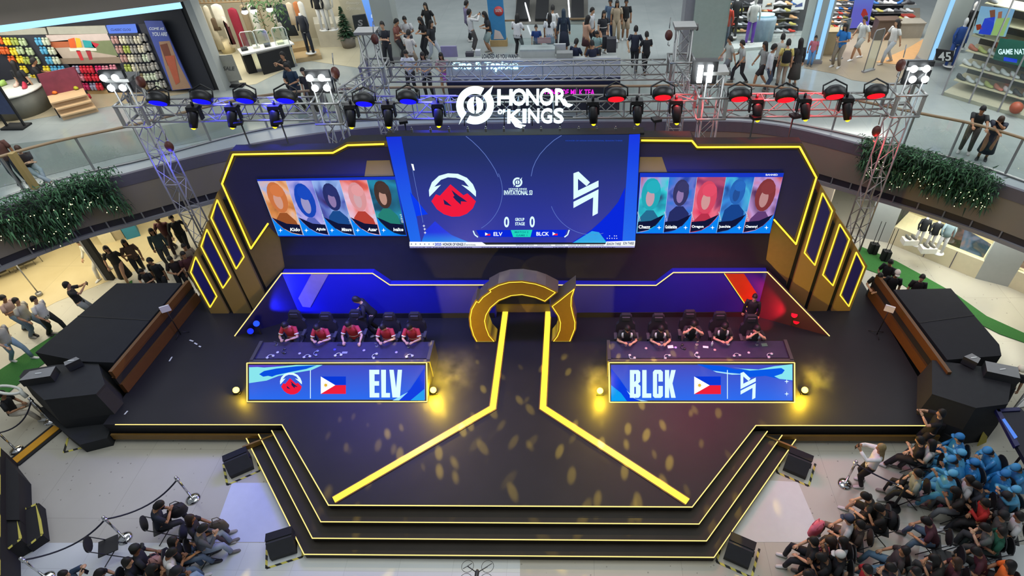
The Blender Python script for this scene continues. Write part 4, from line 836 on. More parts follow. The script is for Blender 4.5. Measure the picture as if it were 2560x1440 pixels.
bk = [('in dull red shirt beside the lit ad column', 'h', 991, 54, 95, 'stand2', '#7a4a42', '#2c2c30', {}), ('in white t-shirt talking near the ad column', 'h', 1011, 48, 180, 'stand2', '#c4c6c4', '#3a3c44', {}),
 ('with long hair in black top and striped trousers in the talking group', 'h', 1050, 50, 230, 'stand2', '#1c1d20', '#22242a', dict(long=True)), ('with long hair all in black behind the talking group', 'h', 1063, 14, 200, 'walk', '#17181a', '#1a1a1e', dict(long=True)),
 ('in black top and grey jeans with shoulder bag strap', 'h', 1078, 58, 120, 'walk', '#202226', '#a8b0b8', dict(long=True)), ('in white top and khaki shorts, back of the talking group', 'h', 1021, 82, 20, 'stand2', '#c8c4bc', '#8a7a66', dict(legs='short')),
 ('in dark jacket against the lit ad column', 'h', 955, 62, 180, 'cross', '#20242c', '#1a1c22', dict(s=1.08)),
 ('in white long sleeves filming with raised phone', 'h', 1173, 30, 60, 'phone', '#d0d0cc', '#54504e', dict(sl='long', phone='tall')), ('in lilac shirt behind the filming man', 'h', 1166, 8, 60, 'stand', '#7a7290', '#23262c', {}),
 ('in dark jacket and mint shorts beside the ad stand', 'h', 1211, 36, 250, 'stand2', '#1c1f26', '#8a9c98', dict(long=True, legs='short')), ('in white top with cross body bag before the escalator', 'h', 1293, 42, 20, 'stand2', '#d6d6d6', '#26262a', dict(long=True)),
 ('in white t-shirt with shoulder strap at the kiosk counter', 'h', 1382, 20, 10, 'stand2', '#d8dad8', '#4a4a50', {}), ('in white top and denim skirt at the kiosk counter', 'h', 1374, 40, 10, 'stand', '#d8dcdc', '#6a7c90', dict(long=True, legs='skirt')),
 ('in dark headscarf and long navy dress at the counter', 'h', 1409, 30, 0, 'stand', '#1e2c40', '#1a2438', dict(hair='#1c3040', long=True, legs='dress', sl='long')), ('in beige top and maroon skirt at the counter', 'h', 1470, 46, 60, 'stand2', '#b89078', '#3c1c24', dict(long=True, legs='skirt')),
 ('in white shirt right of the beige top', 'h', 1481, 26, 120, 'stand', '#c8ccd0', '#2a2a30', {}), ('in black dress with white sleeves', 'h', 1510, 34, 160, 'stand', '#22242a', '#1c1e24', dict(long=True, legs='dress', stripe='#ece6de')),
 ('in blue shirt at the top edge near the black dress', 'h', 1526, 4, 200, 'stand', '#4a6078', '#1c2c50', {}), ('in beige outfit standing in the corridor', 'h', 1543, 8, 180, 'stand', '#a89880', '#a09078', dict(long=True)),
 ('in black t-shirt and beige shorts in the corridor', 'h', 1566, 4, 180, 'stand', '#17191c', '#9a8a74', dict(legs='short')), ('in blue shirt seated near the escalator', 'h', 1340, 68, 180, 'stand', '#1e3c78', '#2a2a30', dict(s=.8)),
 ('in navy uniform working in the kiosk, left of two', 'h', 1441, 104, 30, 'stand2', '#141e3a', '#17181e', dict(s=.95)), ('in navy uniform working in the kiosk, right of two', 'h', 1480, 108, -20, 'stand2', '#141a34', '#17181e', dict(s=.95)),
 ('in pale green shirt at the kiosk front', 'h', 1492, 84, 200, 'stand2', '#8aa8a4', '#2a2c30', dict(s=.9)),
 ('in grey t-shirt walking left before the sports shop', 'h', 1825, 98, 262, 'walk', '#a8aca4', '#6a7076', {}), ('in grey t-shirt and black skirt walking left behind', 'h', 1856, 108, 262, 'walk2', '#a4a8a4', '#24262a', dict(s=.95)),
 ('with dark hair in grey top, bag and shorts walking left', 'h', 1913, 112, 255, 'walk', '#8e928e', '#2c2a2c', dict(long=True, legs='short')), ('in white hoodie and jeans near the sports shop', 'h', 1936, 118, 100, 'stand', '#c0c8ca', '#3a4658', dict(sl='long')),
 ('in yellow top and beige trousers with black backpack', 'h', 1972, 106, 10, 'stand', '#cdc070', '#9a9080', dict(extra='pack')), ('with long hair in patterned dark dress beside the backpack', 'h', 2003, 104, -10, 'stand', '#2c2c2e', '#3a3834', dict(long=True, legs='dress', sl='long')),
 ('in white top behind the couple at the sports shop', 'h', 1958, 92, 10, 'stand', '#b8bcb8', '#2a2c30', {}), ('in bright blue t-shirt leaning at the shoe shop counter', 'h', 2114, 66, 230, 'stand2', '#2a7ac4', '#8a8070', dict(long=True)),
 ('in white t-shirt walking in the shoe shop, left of two', 'h', 2163, 48, 250, 'walk', '#ccd0cc', '#b0b4b0', dict(legs='short', shoe='#e8e8e8')), ('with long dark hair in white t-shirt striding in the shoe shop', 'h', 2243, 56, 250, 'walk', '#d2d2ce', '#aab0b4', dict(long=True)),
 ('in pink top by the lit blue column', 'h', 2040, 94, 200, 'stand', '#c07080', '#5a90c8', dict(s=.7)),
 ('in black shirt reaching to the clog wall', 'h', 84, 152, 60, 'stand2', '#15161a', '#1c1d22', {}), ('in black top at the far left of the clog wall', 'h', 34, 160, 0, 'stand', '#1e2024', '#24262a', dict(long=True)),
 ('in dark trousers standing at the left wooden post', 'f', 60, 456, 150, 'stand', '#5a3a30', '#1e2430', {}), ('in dark top and pale trousers crouched by the left rail', 'f', 98, 452, 130, 'sitcross', '#2c2422', '#9aa8ac', dict(hair='b', s=.95))]
for lb, md, x, y, f, po, tp, bt, k in bk: P_(lb, md, x, y, U, f, po, tp, bt, **k)
# -- ground floor left
gl_ = [('in black dress with long hair walking outside the lit shop', 265, 622, 160, 'walk', '#22201e', '#1e1c1c', dict(long=True, legs='dress')), ('in brown top and black trousers walking by the lit shop', 310, 606, 140, 'walk2', '#5a4436', '#17181a', dict(long=True)),
 ('in black t-shirt behind the left booth, left of the group', 374, 652, 180, 'stand', '#101216', '#15161a', {}), ('in black seated low behind the left booth', 352, 678, 170, 'stand2', '#15171a', '#15161a', dict(s=.85)), ('in dark maroon behind the left booth', 425, 648, 150, 'stand2', '#241a1c', '#18181c', {}),
 ('in maroon shirt near the left truss foot', 458, 636, 130, 'stand', '#4a2226', '#1c1c20', {}), ('in beige top near the left truss foot', 460, 616, 130, 'stand', '#8a7864', '#2a2a2e', {}), ('in black coat striding near the left truss foot', 428, 545, 150, 'walk', '#121416', '#121416', dict(sl='long')),
 ('in maroon top at the entrance behind the truss', 392, 548, 170, 'walk', '#4a2024', '#2a1c20', {}), ('in teal coat at the shop corner', 378, 578, 150, 'stand', '#3a4c4c', '#3a3c3c', dict(long=True, sl='long')),
 ('in black t-shirt filming the stage from the left floor', 166, 712, 60, 'phone', '#202022', '#8c9092', dict(legs='short', phone='wide')), ('in white vest and black trousers walking right with small bag', 85, 748, 95, 'walk', '#d0ccc2', '#1a1c20', dict(shoe='#202020')),
 ('in white and red shirt and jeans at the left edge', 8, 745, 100, 'walk2', '#a89088', '#7088a0', {}), ('in grey top walking beside the man at the left edge', 40, 752, 90, 'walk', '#a8a498', '#6a7c90', {}), ('in white coat inside the lit shop', 200, 606, 200, 'walk', '#e0dccc', '#d8d4c8', dict(sl='long')),
 ('in pale jeans at the far left edge', -12, 812, 95, 'walk', '#b0aca0', '#8098b0', {}), ('in black hoodie and white trousers seated behind the left stanchions', 4, 985, 70, 'sit', '#15161a', '#c8c0b0', {})]
for lb, x, y, f, po, tp, bt, k in gl_: P_(lb, 'h', x, y, G, f, po, tp, bt, **k)
# -- ground floor right: crew
gr_ = [('in black holding a phone behind the right booth', 2226, 656, 230, 'stand2', '#121316', '#121316', dict(phone='tall')), ('in pale cap behind the right booth', 2243, 684, 200, 'stand', '#17181b', '#17181b', dict(cap='#c8c4b8')), ('in black bending behind the right booth', 2200, 690, 220, 'stand2', '#17181b', '#121316', {}), ('in black at the right edge of the booth', 2306, 694, 200, 'stand', '#121316', '#121316', {}),
 ('in black filming at the right corner of the stage', 2354, 1032, 285, 'phone', '#121214', '#151518', dict(phone='wide')), ('in cream sun hat at the right edge', 2552, 925, 200, 'stand', '#24262a', '#24262a', dict(cap='#e0d8c0'))]
for lb, x, y, f, po, tp, bt, k in gr_: P_(lb, 'h', x, y, G, f, po, tp, bt, **k)
# -- seated audience; every seat gets its own folding chair
def seat(label, x, y, f, po, tp, bt, chair=True, **k):
    q = P_(label, 'h', x, y, G, f, po, tp, bt, **k)
    if chair: stack_chair('black folding chair under the person '+' '.join(label.split()[:10]), (q.location.x, q.location.y, G), f)
    return q
seat('in navy t-shirt with light blue back print at the rope', 398, 1262, 58, 'sitphone', '#1c2434', '#24262c', skin='#b98a68')
seat('with curly dark hair in black, right of the navy t-shirt', 475, 1296, 70, 'sit', '#1e1e26', '#5a4a50', long=True, hair='n')
seat('in grey blue hoodie with tote bag beside the curly hair', 508, 1320, 60, 'sitphone', '#4c5058', '#8c98a8', sl='long')
seat('with dark bun and black top before the curly hair', 432, 1352, 62, 'sit', '#15161a', '#5a6c80', long=True)
seat('in white t-shirt and jeans at the lower left', 430, 1380, 60, 'sitphone', '#dcdcd8', '#5a708c')
seat('in black t-shirt and white cap print at the bottom left', 440, 1428, 60, 'sitphone', '#15161a', '#8aa4c4', cap='#17181c')
seat('in grey hood with dark backpack at the lower left', 338, 1372, 60, 'sit', '#2c2c2e', '#1c1c22', cap='#24251f')
seat('in black jacket left of the pink bag', 318, 1404, 70, 'sit', '#14151a', '#1c1d24')
seat('in black top with pink sleeves at the bottom left', 380, 1420, 70, 'sitphone', '#1a1a1e', '#a87a70', long=True)
seat('filming with phone in blue shirt at the bottom left edge', 160, 1436, 80, 'sitfilm', '#2c4058', '#2c3a50', phone='tall')
seat('in black with bare knees at the bottom left', 250, 1432, 70, 'sitwide', '#17181e', '#24262e', legs='short')
P_('with blonde hair in white blouse filming at the right barrier', 'h', 2203, 1119, G, 285, 'phone', '#e4e4e2', '#141416', hair='y', long=True, sl='long', phone='tall')
rt = [('in white and grey top with dark bun at the right barrier', 2330, 1108, 300, 'sit', '#b8b8b6', '#303034', dict(long=True)), ('in grey green t-shirt with shoulder bag', 2294, 1182, 285, 'sit', '#8a948a', '#17181a', {}), ('in white t-shirt behind the grey green shirt', 2424, 1198, 290, 'sit', '#b4b4b2', '#54545a', {}),
 ('with long hair in black top and grey jeans', 2388, 1226, 285, 'sitphone', '#24221f', '#606468', dict(long=True)), ('in maroon t-shirt and jeans seated alone', 2315, 1302, 290, 'sitwide', '#4c2630', '#5a7088', {}), ('in black t-shirt and shorts at the front of the right crowd', 2163, 1240, 290, 'sitwide', '#22201e', '#24221f', dict(legs='short')),
 ('in black shirt leaning forward with backpack', 2196, 1268, 290, 'sitphone', '#1c1b1a', '#1a1a1c', dict(extra='pack')), ('in blue grey cap and pale shirt', 2122, 1296, 285, 'sit', '#b8bcbe', '#6a5a50', dict(cap='#3a4256')), ('in brown shirt behind the blue grey cap', 2150, 1310, 285, 'sit', '#3a2e28', '#4a3a34', {}),
 ('with dark hair in pale grey top behind the pink trousers', 2108, 1352, 285, 'sit', '#a8b0b4', '#22262e', dict(long=True)), ('in black with red hair tie at the front left', 2076, 1352, 280, 'sitphone', '#17181c', '#c86a78', dict(long=True, hair='n')), ('in black t-shirt with bag at the front left corner', 2034, 1352, 285, 'sit', '#15171c', '#1a1c22', {}),
 ('in black t-shirt with white print bent over', 2052, 1392, 285, 'sitphone', '#141519', '#1a1b20', {}), ('in black t-shirt and pale cap', 2100, 1388, 285, 'sit', '#1a1c1e', '#24262c', dict(cap='#c8c8c2')), ('in black at the bottom of the right crowd', 2020, 1436, 280, 'sitwide', '#17181a', '#c8c0b8', dict(legs='short')),
 ('in red and white top at the bottom', 2168, 1422, 285, 'sit', '#b02830', '#c8c8c8', {}), ('in grey t-shirt at the bottom middle', 2226, 1418, 285, 'sitphone', '#44464c', '#4a5460', {}), ('in dark grey with jeans stretched left', 2262, 1376, 285, 'sitback', '#3a3634', '#5c7a94', {}), ('in olive grey top right of the jeans', 2290, 1428, 285, 'sit', '#3c403c', '#30343a', {}),
 ('with white hairband in dark top', 2336, 1396, 290, 'sitphone', '#26241f', '#3a3a3e', dict(long=True)), ('with brown hair in maroon top', 2392, 1404, 290, 'sit', '#44202a', '#2a2226', dict(long=True, hair='b')), ('in maroon shirt right of the white hairband', 2440, 1378, 290, 'sitwide', '#4a2028', '#242428', {}),
 ('in green shirt at the right', 2505, 1328, 290, 'sit', '#1e5a44', '#2c3a3a', {}), ('in grey green top left of the green shirt', 2462, 1318, 290, 'sitphone', '#5a645e', '#34383a', {}), ('in black cap with white badge', 2508, 1288, 290, 'sit', '#4a4c4a', '#24262a', dict(cap='#141518')), ('in red and black jacket', 2462, 1256, 285, 'sitcross', '#b02420', '#1a1a1c', dict(sl='long')),
 ('in white shirt at the right edge', 2548, 1290, 290, 'sit', '#c8c8c6', '#4a4c52', {}), ('in orange top with big dark hair at the bottom right corner', 2526, 1412, 290, 'sit', '#d86a28', '#2a2a2e', dict(long=True, s=1.06)), ('in white cap at the right edge below the blue capes', 2516, 1240, 290, 'sit', '#2a2c34', '#2c2e34', dict(cap='#17181c')),
 ('in dark top standing by the blue sign', 2440, 1212, 290, 'sitphone', '#2e3038', '#34363c', {}), ('in black crouched at the right corner of the stage', 2300, 1100, 300, 'sitcross', '#17181a', '#1a1a1c', {})]
for lb, x, y, f, po, tp, bt, k in rt: seat(lb, x, y, f, po, tp, bt, **k)
for i, (x, y, lb) in enumerate(((2398, 1094, 'topmost of the blue group'), (2380, 1150, 'front of the blue group on the left'), (2402, 1134, 'with pale blue cap among the blue group'), (2436, 1158, 'with pink mark on the cap'), (2470, 1128, 'by the dark blue sign'), (2380, 1186, 'lowest left of the blue group'), (2512, 1186, 'large at the right of the blue group'), (2540, 1170, 'at the right edge, upper'), (2538, 1226, 'at the right edge, lower'))):
    c = ('#2a7ab8', '#3c8cc4', '#56a4cc')[i % 3]
    seat('in shiny blue cape, '+lb, x, y, 290-i*3, ('sit', 'sitphone', 'sitfilm')[i % 3], c, c, cap=c, sl='long', extra='cape')
# ================================================================ trusses and fixtures
M_al = mat('#a2a2a0', .35, .55, var=.1)
def truss(label, A, B, w=.40, h=.45, up=(0, 0, 1), step=.45, name='truss'):
    A = Vector(A); B = Vector(B); d = (B-A); L = d.length; d.normalize(); up = Vector(up); sd = d.cross(up).normalized()
    t = thing(name, label, 'truss', A); o = A
    cor = [sd*(i*w/2)+up*(j*h/2) for i, j in ((-1, -1), (1, -1), (1, 1), (-1, 1))]
    for c in cor: part('chord', M_al, t, lambda b: b.tube([c, c+d*L], .026, M_al, 6))
    n = max(2, round(L/step)); lb = MB()
    for q in range(4):
        c0, c1 = cor[q], cor[(q+1) % 4]
        for k in range(n):
            a, c = (c0, c1) if k % 2 == 0 else (c1, c0); lb.tube([a+d*(L*k/n), c+d*(L*(k+1)/n)], .013, M_al, 4, False)
            if k % 2 == 0: lb.tube([c0+d*(L*k/n), c1+d*(L*k/n)], .012, M_al, 4, False)
    lb.build('lacing', M_al, t); return t
YF = 7.6; ZT = 6.50; YK = 10.6; ZK = 6.25
LX, ML, MR, RX = -9.93, -4.80, 5.08, 9.97
truss('horizontal front truss section lit blue, from the left corner tower to the left inner tower', (LX+.35, YF, ZT), (ML-.4, YF, ZT))
truss('long middle front truss section carrying the title sign', (ML+.4, YF, ZT), (MR-.4, YF, ZT-.08))
truss('horizontal front truss section lit red, from the right inner tower to the right corner tower', (MR+.4, YF, ZT-.08), (RX-.35, YF, ZT-.1))
truss('horizontal back truss section hanging over the kiosk', (-4.0, YK, ZK), (4.3, YK, ZK-.05))
truss('short side truss joining the left inner tower to the left back tower', (ML+.15, YF+.4, ZT), (-4.35, YK-.4, ZK), step=.4)
truss('short side truss joining the right inner tower to the right back tower', (MR-.15, YF+.4, ZT), (4.75, YK-.4, ZK), step=.4)
def tower(lb, x, y, z1, z0=G, w=.42):
    truss(lb, (x, y, z0+.06), (x, y, z1), w, w, (0, 1, 0), .5, 'truss_tower')
    return None
for lb, x, y, z1 in (('tall corner truss tower lit blue at the left end of the front truss', LX, YF, 7.35), ('tall corner truss tower lit red at the right end of the front truss', RX, YF, 7.35), ('inner truss tower left of the title sign', ML, YF, 7.3), ('inner truss tower right of the title sign', MR, YF, 7.3), ('back truss tower at the left end of the back truss', -4.42, YK, 7.4), ('back truss tower at the right end of the back truss', 4.72, YK, 7.4)):
    tower(lb, x, y, z1)
    z = (ZT if y == YF else ZK)
    s = thing('sleeve_block', 'steel sleeve block gripping the '+' '.join(lb.split()[:9]), 'truss fitting', (x, y, z))
    for i, j in ((-1, -1), (1, -1), (1, 1), (-1, 1)): part('post', M_al, s, lambda b: b.box((i*.33, j*.33, 0), (.07, .07, .56), M_al))
    for k in (-.28, .28): part('collar_ring', M_al, s, lambda b: [b.tube([(i*.36, j*.36, k), (i2*.36, j2*.36, k)], .03, M_al, 6) for (i, j), (i2, j2) in (((-1, -1), (1, -1)), ((1, -1), (1, 1)), ((1, 1), (-1, 1)), ((-1, 1), (-1, -1)))])
    h = thing('tower_head', 'pulley head plate on top of the '+' '.join(lb.split()[:9]), 'truss fitting', (x, y, z1+.06))
    part('plate', M_al, h, lambda b: b.box((0, 0, 0), (.62, .5, .08), M_al)); part('pulley', mat('#6a6a68', .4, .5), h, lambda b: b.cyl((.33, 0, -.05), .10, .05, None, 14, ax=(1, 0, 0)))
# chain hoists: dull red round motors beside the towers
M_hoist = mat('#54281f', .5, var=.2)
for px, py, y, lb in ((352, 205, 7.6, 'beside the left corner tower head'), (423, 366, 7.6, 'low on the left corner tower'), (838, 182, 7.6, 'beside the left inner tower'), (1672, 88, 10.6, 'beside the right back tower'), (937, 98, 10.6, 'beside the left back tower'), (2252, 163, 7.6, 'beside the right corner tower head'), (2191, 328, 7.6, 'low on the right corner tower')):
    p = gy(px, py, y-.32)
    t = thing('chain_hoist', 'dull red chain hoist motor '+lb, 'hoist', p)
    part('motor', M_hoist, t, lambda b: b.ball((0, 0, 0), (.11, .10, .15), M_hoist, 12, 8)); part('hook', M_steel, t, lambda b: b.tube([(0, 0, -.18), (0, 0, -.27), (.04, 0, -.30), (.05, 0, -.26)], .015, M_steel, 6))
    part('chain', M_steel, t, lambda b: b.tube([(0, 0, .18), (.02, .1, .45)], .014, M_steel, 5))
# beam moving heads hanging under the front truss
M_fx = mat('#121214', .45, var=.2)
def beam(px, py, lb):
    L = gy(px, py, 7.12); top = Vector((L.x-(px-1330)*.00012, 7.33, 6.74)); L = gy(px, py, 7.16); t = thing('beam_light', 'black moving head beam light with yellow lens, '+lb, 'stage light', top, 0, None); d = (L-top); d2 = d.normalized()
    part('clamp', M_fx, t, lambda b: b.tube([(0, 0, .10), (0, 0, -.02)], .035, M_fx, 8)); part('base', M_fx, t, lambda b: b.box((0, 0, -.05), (.30, .24, .10), M_fx))
    c = d*.45
    part('yoke', M_fx, t, lambda b: (b.box((-.15, c.y*.5, -.20), (.035, .14, .30), M_fx), b.box((.15, c.y*.5, -.20), (.035, .14, .30), M_fx), b.box((0, c.y*.2, -.09), (.3, .12, .03), M_fx)))
    hd = part('head', M_fx, t, lambda b: b.tube([d*.22, d*.30, d*.62, d*.96], [.08, .125, .12, .095], M_fx, 12))
    E = glow('#ffe020', 2.2); part('lens', E, hd, lambda b: b.ball(d-d2*.02, .058, E, 10, 6))
for px, py, lb in ((484, 321, 'leftmost of twelve'), (581, 320, 'second from the left'), (687, 318, 'third from the left'), (879, 319, 'just right of the left inner tower'), (972, 318, 'fifth from the left'), (1097, 316, 'left of the title sign'),
                   (1484, 311, 'right of the title sign'), (1594, 310, 'eighth from the left'), (1692, 309, 'just left of the right inner tower'), (1894, 302, 'third from the right'), (2014, 300, 'second from the right'), (2119, 301, 'rightmost of twelve')): beam(px, py, lb)
# round wash lights standing on the front truss
def wash(px, py, col, lb):
    p = gy(px, py, 7.25); t = thing('wash_light', lb, 'stage light', p); a = Vector((0, -.66, -.75)).normalized()
    part('housing', M_fx, t, lambda b: b.tube([-a*.20, -a*.12, a*.02, a*.06], [.15, .25, .27, .24], M_fx, 18)); E = glow(col, 2.0)
    part('lens', E, t, lambda b: b.tube([a*.055, a*.075], .20, E, 18))
    part('yoke', M_fx, t, lambda b: b.tube([(.29, .02, 0), (.29, .12, .18), (0, .2, .30), (-.29, .12, .18), (-.29, .02, 0)], .022, M_fx, 6))
for px, py, c, k in ((395, 252, 'b', 'beside the left corner tower'), (504, 248, 'b', 'second from the left'), (612, 246, 'b', 'third from the left'), (714, 246, 'b', 'fourth from the left'), (910, 254, 'b', 'right of the left inner tower'), (1020, 248, 'b', 'nearest the ring emblem'),
                     (1540, 242, 'r', 'nearest the title sign'), (1657, 238, 'r', 'left of the right inner tower'), (1849, 242, 'r', 'right of the right inner tower'), (1965, 244, 'r', 'third from the right'), (2087, 236, 'r', 'second from the right'), (2190, 234, 'r', 'beside the right corner tower')):
    wash(px, py, '#1210ff' if c == 'b' else '#ff1420', ('blue' if c == 'b' else 'red')+' round wash light with black housing, '+k)
for x in (-9.0, -7.6, -6.2, -3.6, -2.2): lamp('SPOT', (x, 7.25, 6.95), 260, (.03, .03, 1), .1, (x+.3, 7.7, 6.0), spot=120, name='blue_wash_beam')
for x in (2.6, 4.2, 6.2, 7.6, 9.0): lamp('SPOT', (x, 7.25, 6.9), 130, (1, .02, .03), .1, (x+.2, 7.7, 5.9), spot=120, name='red_wash_beam')
lamp('POINT', (LX+.5, 7.1, 5.2), 60, (.04, .04, 1), .1, name='blue_wash_beam'); lamp('POINT', (RX-.5, 7.1, 5.4), 25, (1, .03, .04), .1, name='red_wash_beam')
# white audience blinders on the tower heads
for px, py, y, lb, vert in ((285, 206, 7.5, 'on the left corner tower', 0), (797, 206, 7.5, 'on the left inner tower', 0), (1762, 184, 7.5, 'on the right inner tower', 1), (2297, 184, 7.5, 'on the right corner tower', 0)):
    p = gy(px, py, y-.15); t = thing('blinder_light', 'bank of white glaring blinder lamps '+lb, 'stage light', p); E = glow('#f2fbff', 14 if vert else 9)
    part('frame', M_fx, t, lambda b: b.box((0, .08, 0), (.62, .10, .56), M_fx))
    for i in (-1, 1):
        if vert: part('lamp_lens', E, t, lambda b: b.box((i*.12, -.02, 0), (.12, .06, .42), E))
        else:
            for j in (-1, 1): part('lamp_lens', E, t, lambda b: b.cyl((i*.15+j*-.03, -.02, j*.13), .085, -.04, E, 14, ax=(0, 1, 0)))
    part('bracket', M_al, t, lambda b: b.tube([(0, .12, -.26), (0, .15, -.6)], .025, M_al, 6))
    lamp('POINT', (p.x, p.y-.6, p.z), 14, (.9, .97, 1), .15, name='blinder_lamp')
# thin black floodlight poles and steel props behind the backdrop
for px0, py0, px1, py1, lb in ((600, 302, 626, 372, 'left of the third beam light'), (700, 300, 724, 362, 'right of the third beam light'), (1010, 298, 1030, 352, 'left of the main screen'), (1640, 294, 1636, 345, 'right of the main screen'), (1985, 285, 1966, 368, 'behind the right end of the backdrop'), (1886, 288, 1876, 362, 'between the right inner tower and the backdrop end')):
    p = gy(px0, py0, 7.25); t = thing('light_pole', 'thin black pole with small flood head '+lb, 'light stand', (p.x, p.y, G))
    part('pole', M_fx, t, lambda b: b.tube([(0, 0, 0), (0, 0, p.z-G)], .022, M_fx, 6)); part('head', M_fx, t, lambda b: b.box((0, -.1, p.z-G), (.22, .22, .07), M_fx, rz=.3)); part('base', M_fx, t, lambda b: b.cyl((0, 0, 0), .2, .02, M_fx, 12))
# small white clamps along the screen top
for i, (px, py) in enumerate(((983, 327), (1030, 327), (1077, 327), (1123, 325), (1170, 325), (1215, 325), (1260, 325), (1308, 325), (1353, 325), (1400, 325), (1447, 325), (1492, 325), (1539, 325), (1586, 325))):
    p = gy(px, py, 6.9); b = MB(); b.box((0, 0, 0), (.05, .05, .10), M_steel); b.box((0, 0, .07), (.03, .03, .06), M_steel)
    o = b.build('screen_clamp', M_steel); o.location = p; tag(o, 'small pale steel clamp in the row along the top of the main screen', 'clamp', 'clamps along the top of the main screen')
b = MB(); b.box((.05, 6.93, 6.02), (6.6, .3, .16), M_black); tag(b.build('screen_top_beam', M_black), 'dark beam closing the back of the main screen along its top', 'beam')
# ---- cue screens on poles at both stage sides
for px, py, fx, fy, lb, rz in ((413, 772, 452, 836, 'left', .5), (2224, 772, 2192, 836, 'right', -.5)):
    g = gz(fx, fy, 0); p = gp(px, py, (0, g.y, 0), (0, 1, 0)); t = thing('cue_screen', 'small white screen card on a thin black stand before the %s side wall' % lb, 'screen', (g.x, g.y, 0)); M_ws = mat('#dcdce0', .4, var=.03)
    part('stand_pole', M_fx, t, lambda b: b.tube([(0, 0, 0), (p.x-g.x, 0, p.z-.1)], .014, M_fx, 6)); part('card', M_ws, t, lambda b: b.box((p.x-g.x, 0, p.z), (.26, .04, .22), M_ws, rz)); part('tripod_base', M_fx, t, lambda b: [b.tube([(0, 0, .12), (.25*cos(a), .25*sin(a), .01)], .010, M_fx, 5) for a in (.4, 2.5, 4.6)])
# ================================================================ mall shell
def catmull(P, n=6):
    P = [Vector((*p, 0)) for p in P]; out = []
    for i in range(len(P)-1):
        p0, p1, p2, p3 = P[max(i-1, 0)], P[i], P[i+1], P[min(i+2, len(P)-1)]
        for k in range(n):
            t = k/n; out.append(.5*((2*p1)+(p2-p0)*t+(2*p0-5*p1+4*p2-p3)*t*t+(3*p1-p0-3*p2+p3)*t*t*t))
    out.append(P[-1]); return out
EDGE = catmull([(-21, -4), (-18.6, 2.2), (-15.05, 7.02), (-12.56, 8.86), (-9.07, 10.84), (-5.1, 11.95), (-.49, 12.1), (4, 12.1), (7.83, 11.85), (10.7, 10.22), (14.18, 7.46), (17.6, 3), (20, -4)])
RAIL = catmull([(-21.5, -4), (-19.1, 2.8), (-15.0, 8.0), (-12.17, 9.9), (-9.07, 11.9), (-5.71, 12.44), (-.6, 12.4), (3.71, 12.3), (7.9, 12.15), (11.84, 10.07), (14.1, 8.36), (18.1, 3), (20.5, -4)])
def zz(v, z): return Vector((v.x, v.y, z))
FAR = [Vector((v.x+(v.x-0)*1.6 if abs(v.x) > 9 else v.x*2.2, v.y+26 if v.y > 2 else v.y+8, 0)) for v in EDGE]
n = len(EDGE)
b = MB()
for i in range(n-1):
    b.add([zz(EDGE[i], U), zz(EDGE[i+1], U), zz(FAR[i+1], U), zz(FAR[i], U)], [(0, 1, 2, 3)], M_floor2)
    b.add([zz(EDGE[i], U-.3), zz(EDGE[i+1], U-.3), zz(FAR[i+1], U-.3), zz(FAR[i], U-.3)], [(3, 2, 1, 0)], M_floor2)
struct(b.build('floor', M_floor2))
def curtain(pts, z0, z1, m, name, off=0, th=.12):
    b = MB(); c = Vector((0, 2, 0))
    for a, d in zip(pts[:-1], pts[1:]):
        nrm = Vector((d-a).to_3d().cross(Vector((0, 0, 1)))).normalized()
        if nrm.dot(c-a) < 0: nrm = -nrm
        p = [a+nrm*off, d+nrm*off]
        b.prism([zz(p[0], z0), zz(p[1], z0), zz(p[1], z1), zz(p[0], z1)], -nrm*th, m)
    return struct(b.build(name, m))
M_curb = mat('#5e5b66', .6, var=.1); M_fascia = mat('#857c70', .6, var=.08, scale=1); M_louv = mat('#2e2c36', .5, var=.1); M_trim = mat('#8c8c8e', .5, var=.05)
curtain(EDGE, U-.36, U+.01, M_curb, 'trim_1', .02); curtain(EDGE, 2.44, U-.36, M_fascia, 'wall_back'); curtain(EDGE, 2.2, 2.44, M_louv, 'trim_2', -.04); curtain(EDGE, 2.08, 2.2, M_trim, 'trim_3', .05)
b = MB()
for a, d in zip(EDGE[:-1], EDGE[1:]):
    L = (d-a).length; k = max(1, int(L/.6))
    for j in range(k):
        p = a.lerp(d, j/k); nrm = (d-a).cross(Vector((0, 0, 1))).normalized(); nrm = nrm if nrm.dot(Vector((0, 2, 0))-a) > 0 else -nrm
        b.box(zz(p+nrm*.02, 2.32), (.03, .03, .24), M_trim)
struct(b.build('trim_4', M_trim))
# pale floor apron along the glass, then glass balustrade with wooden handrail
b = MB()
for i in range(n-1): b.add([zz(EDGE[i], U+.004), zz(EDGE[i+1], U+.004), zz(RAIL[i+1], U+.004), zz(RAIL[i], U+.004)], [(0, 1, 2, 3)], mat('#9aa2a6', .3, var=.05))
struct(b.build('floor', M_pale))
rail = thing('balustrade', 'clear glass balustrade with a wooden handrail along the upper floor edge', 'railing', (0, 0, 0)); M_wood = mat('#8a7456', .45, var=.12); G_ = glass()
bg = MB()
for a, d in zip(RAIL[:-1], RAIL[1:]): bg.add([zz(a, U+.08), zz(d, U+.08), zz(d, U+1.14), zz(a, U+1.14)], [(0, 1, 2, 3)], G_)
bg.build('glass_panel', G_, rail)
part('handrail', M_wood, rail, lambda b: b.tube([zz(p, U+1.18) for p in RAIL], .045, M_wood, 8, True)); k = 0
for i in range(0, n, 3): part('post', M_steel, rail, lambda b: b.box(zz(RAIL[i], U+.59), (.05, .05, 1.16), M_steel))
part('base_channel', M_steel, rail, lambda b: b.tube([zz(p, U+.04) for p in RAIL], .04, M_steel, 4, True))
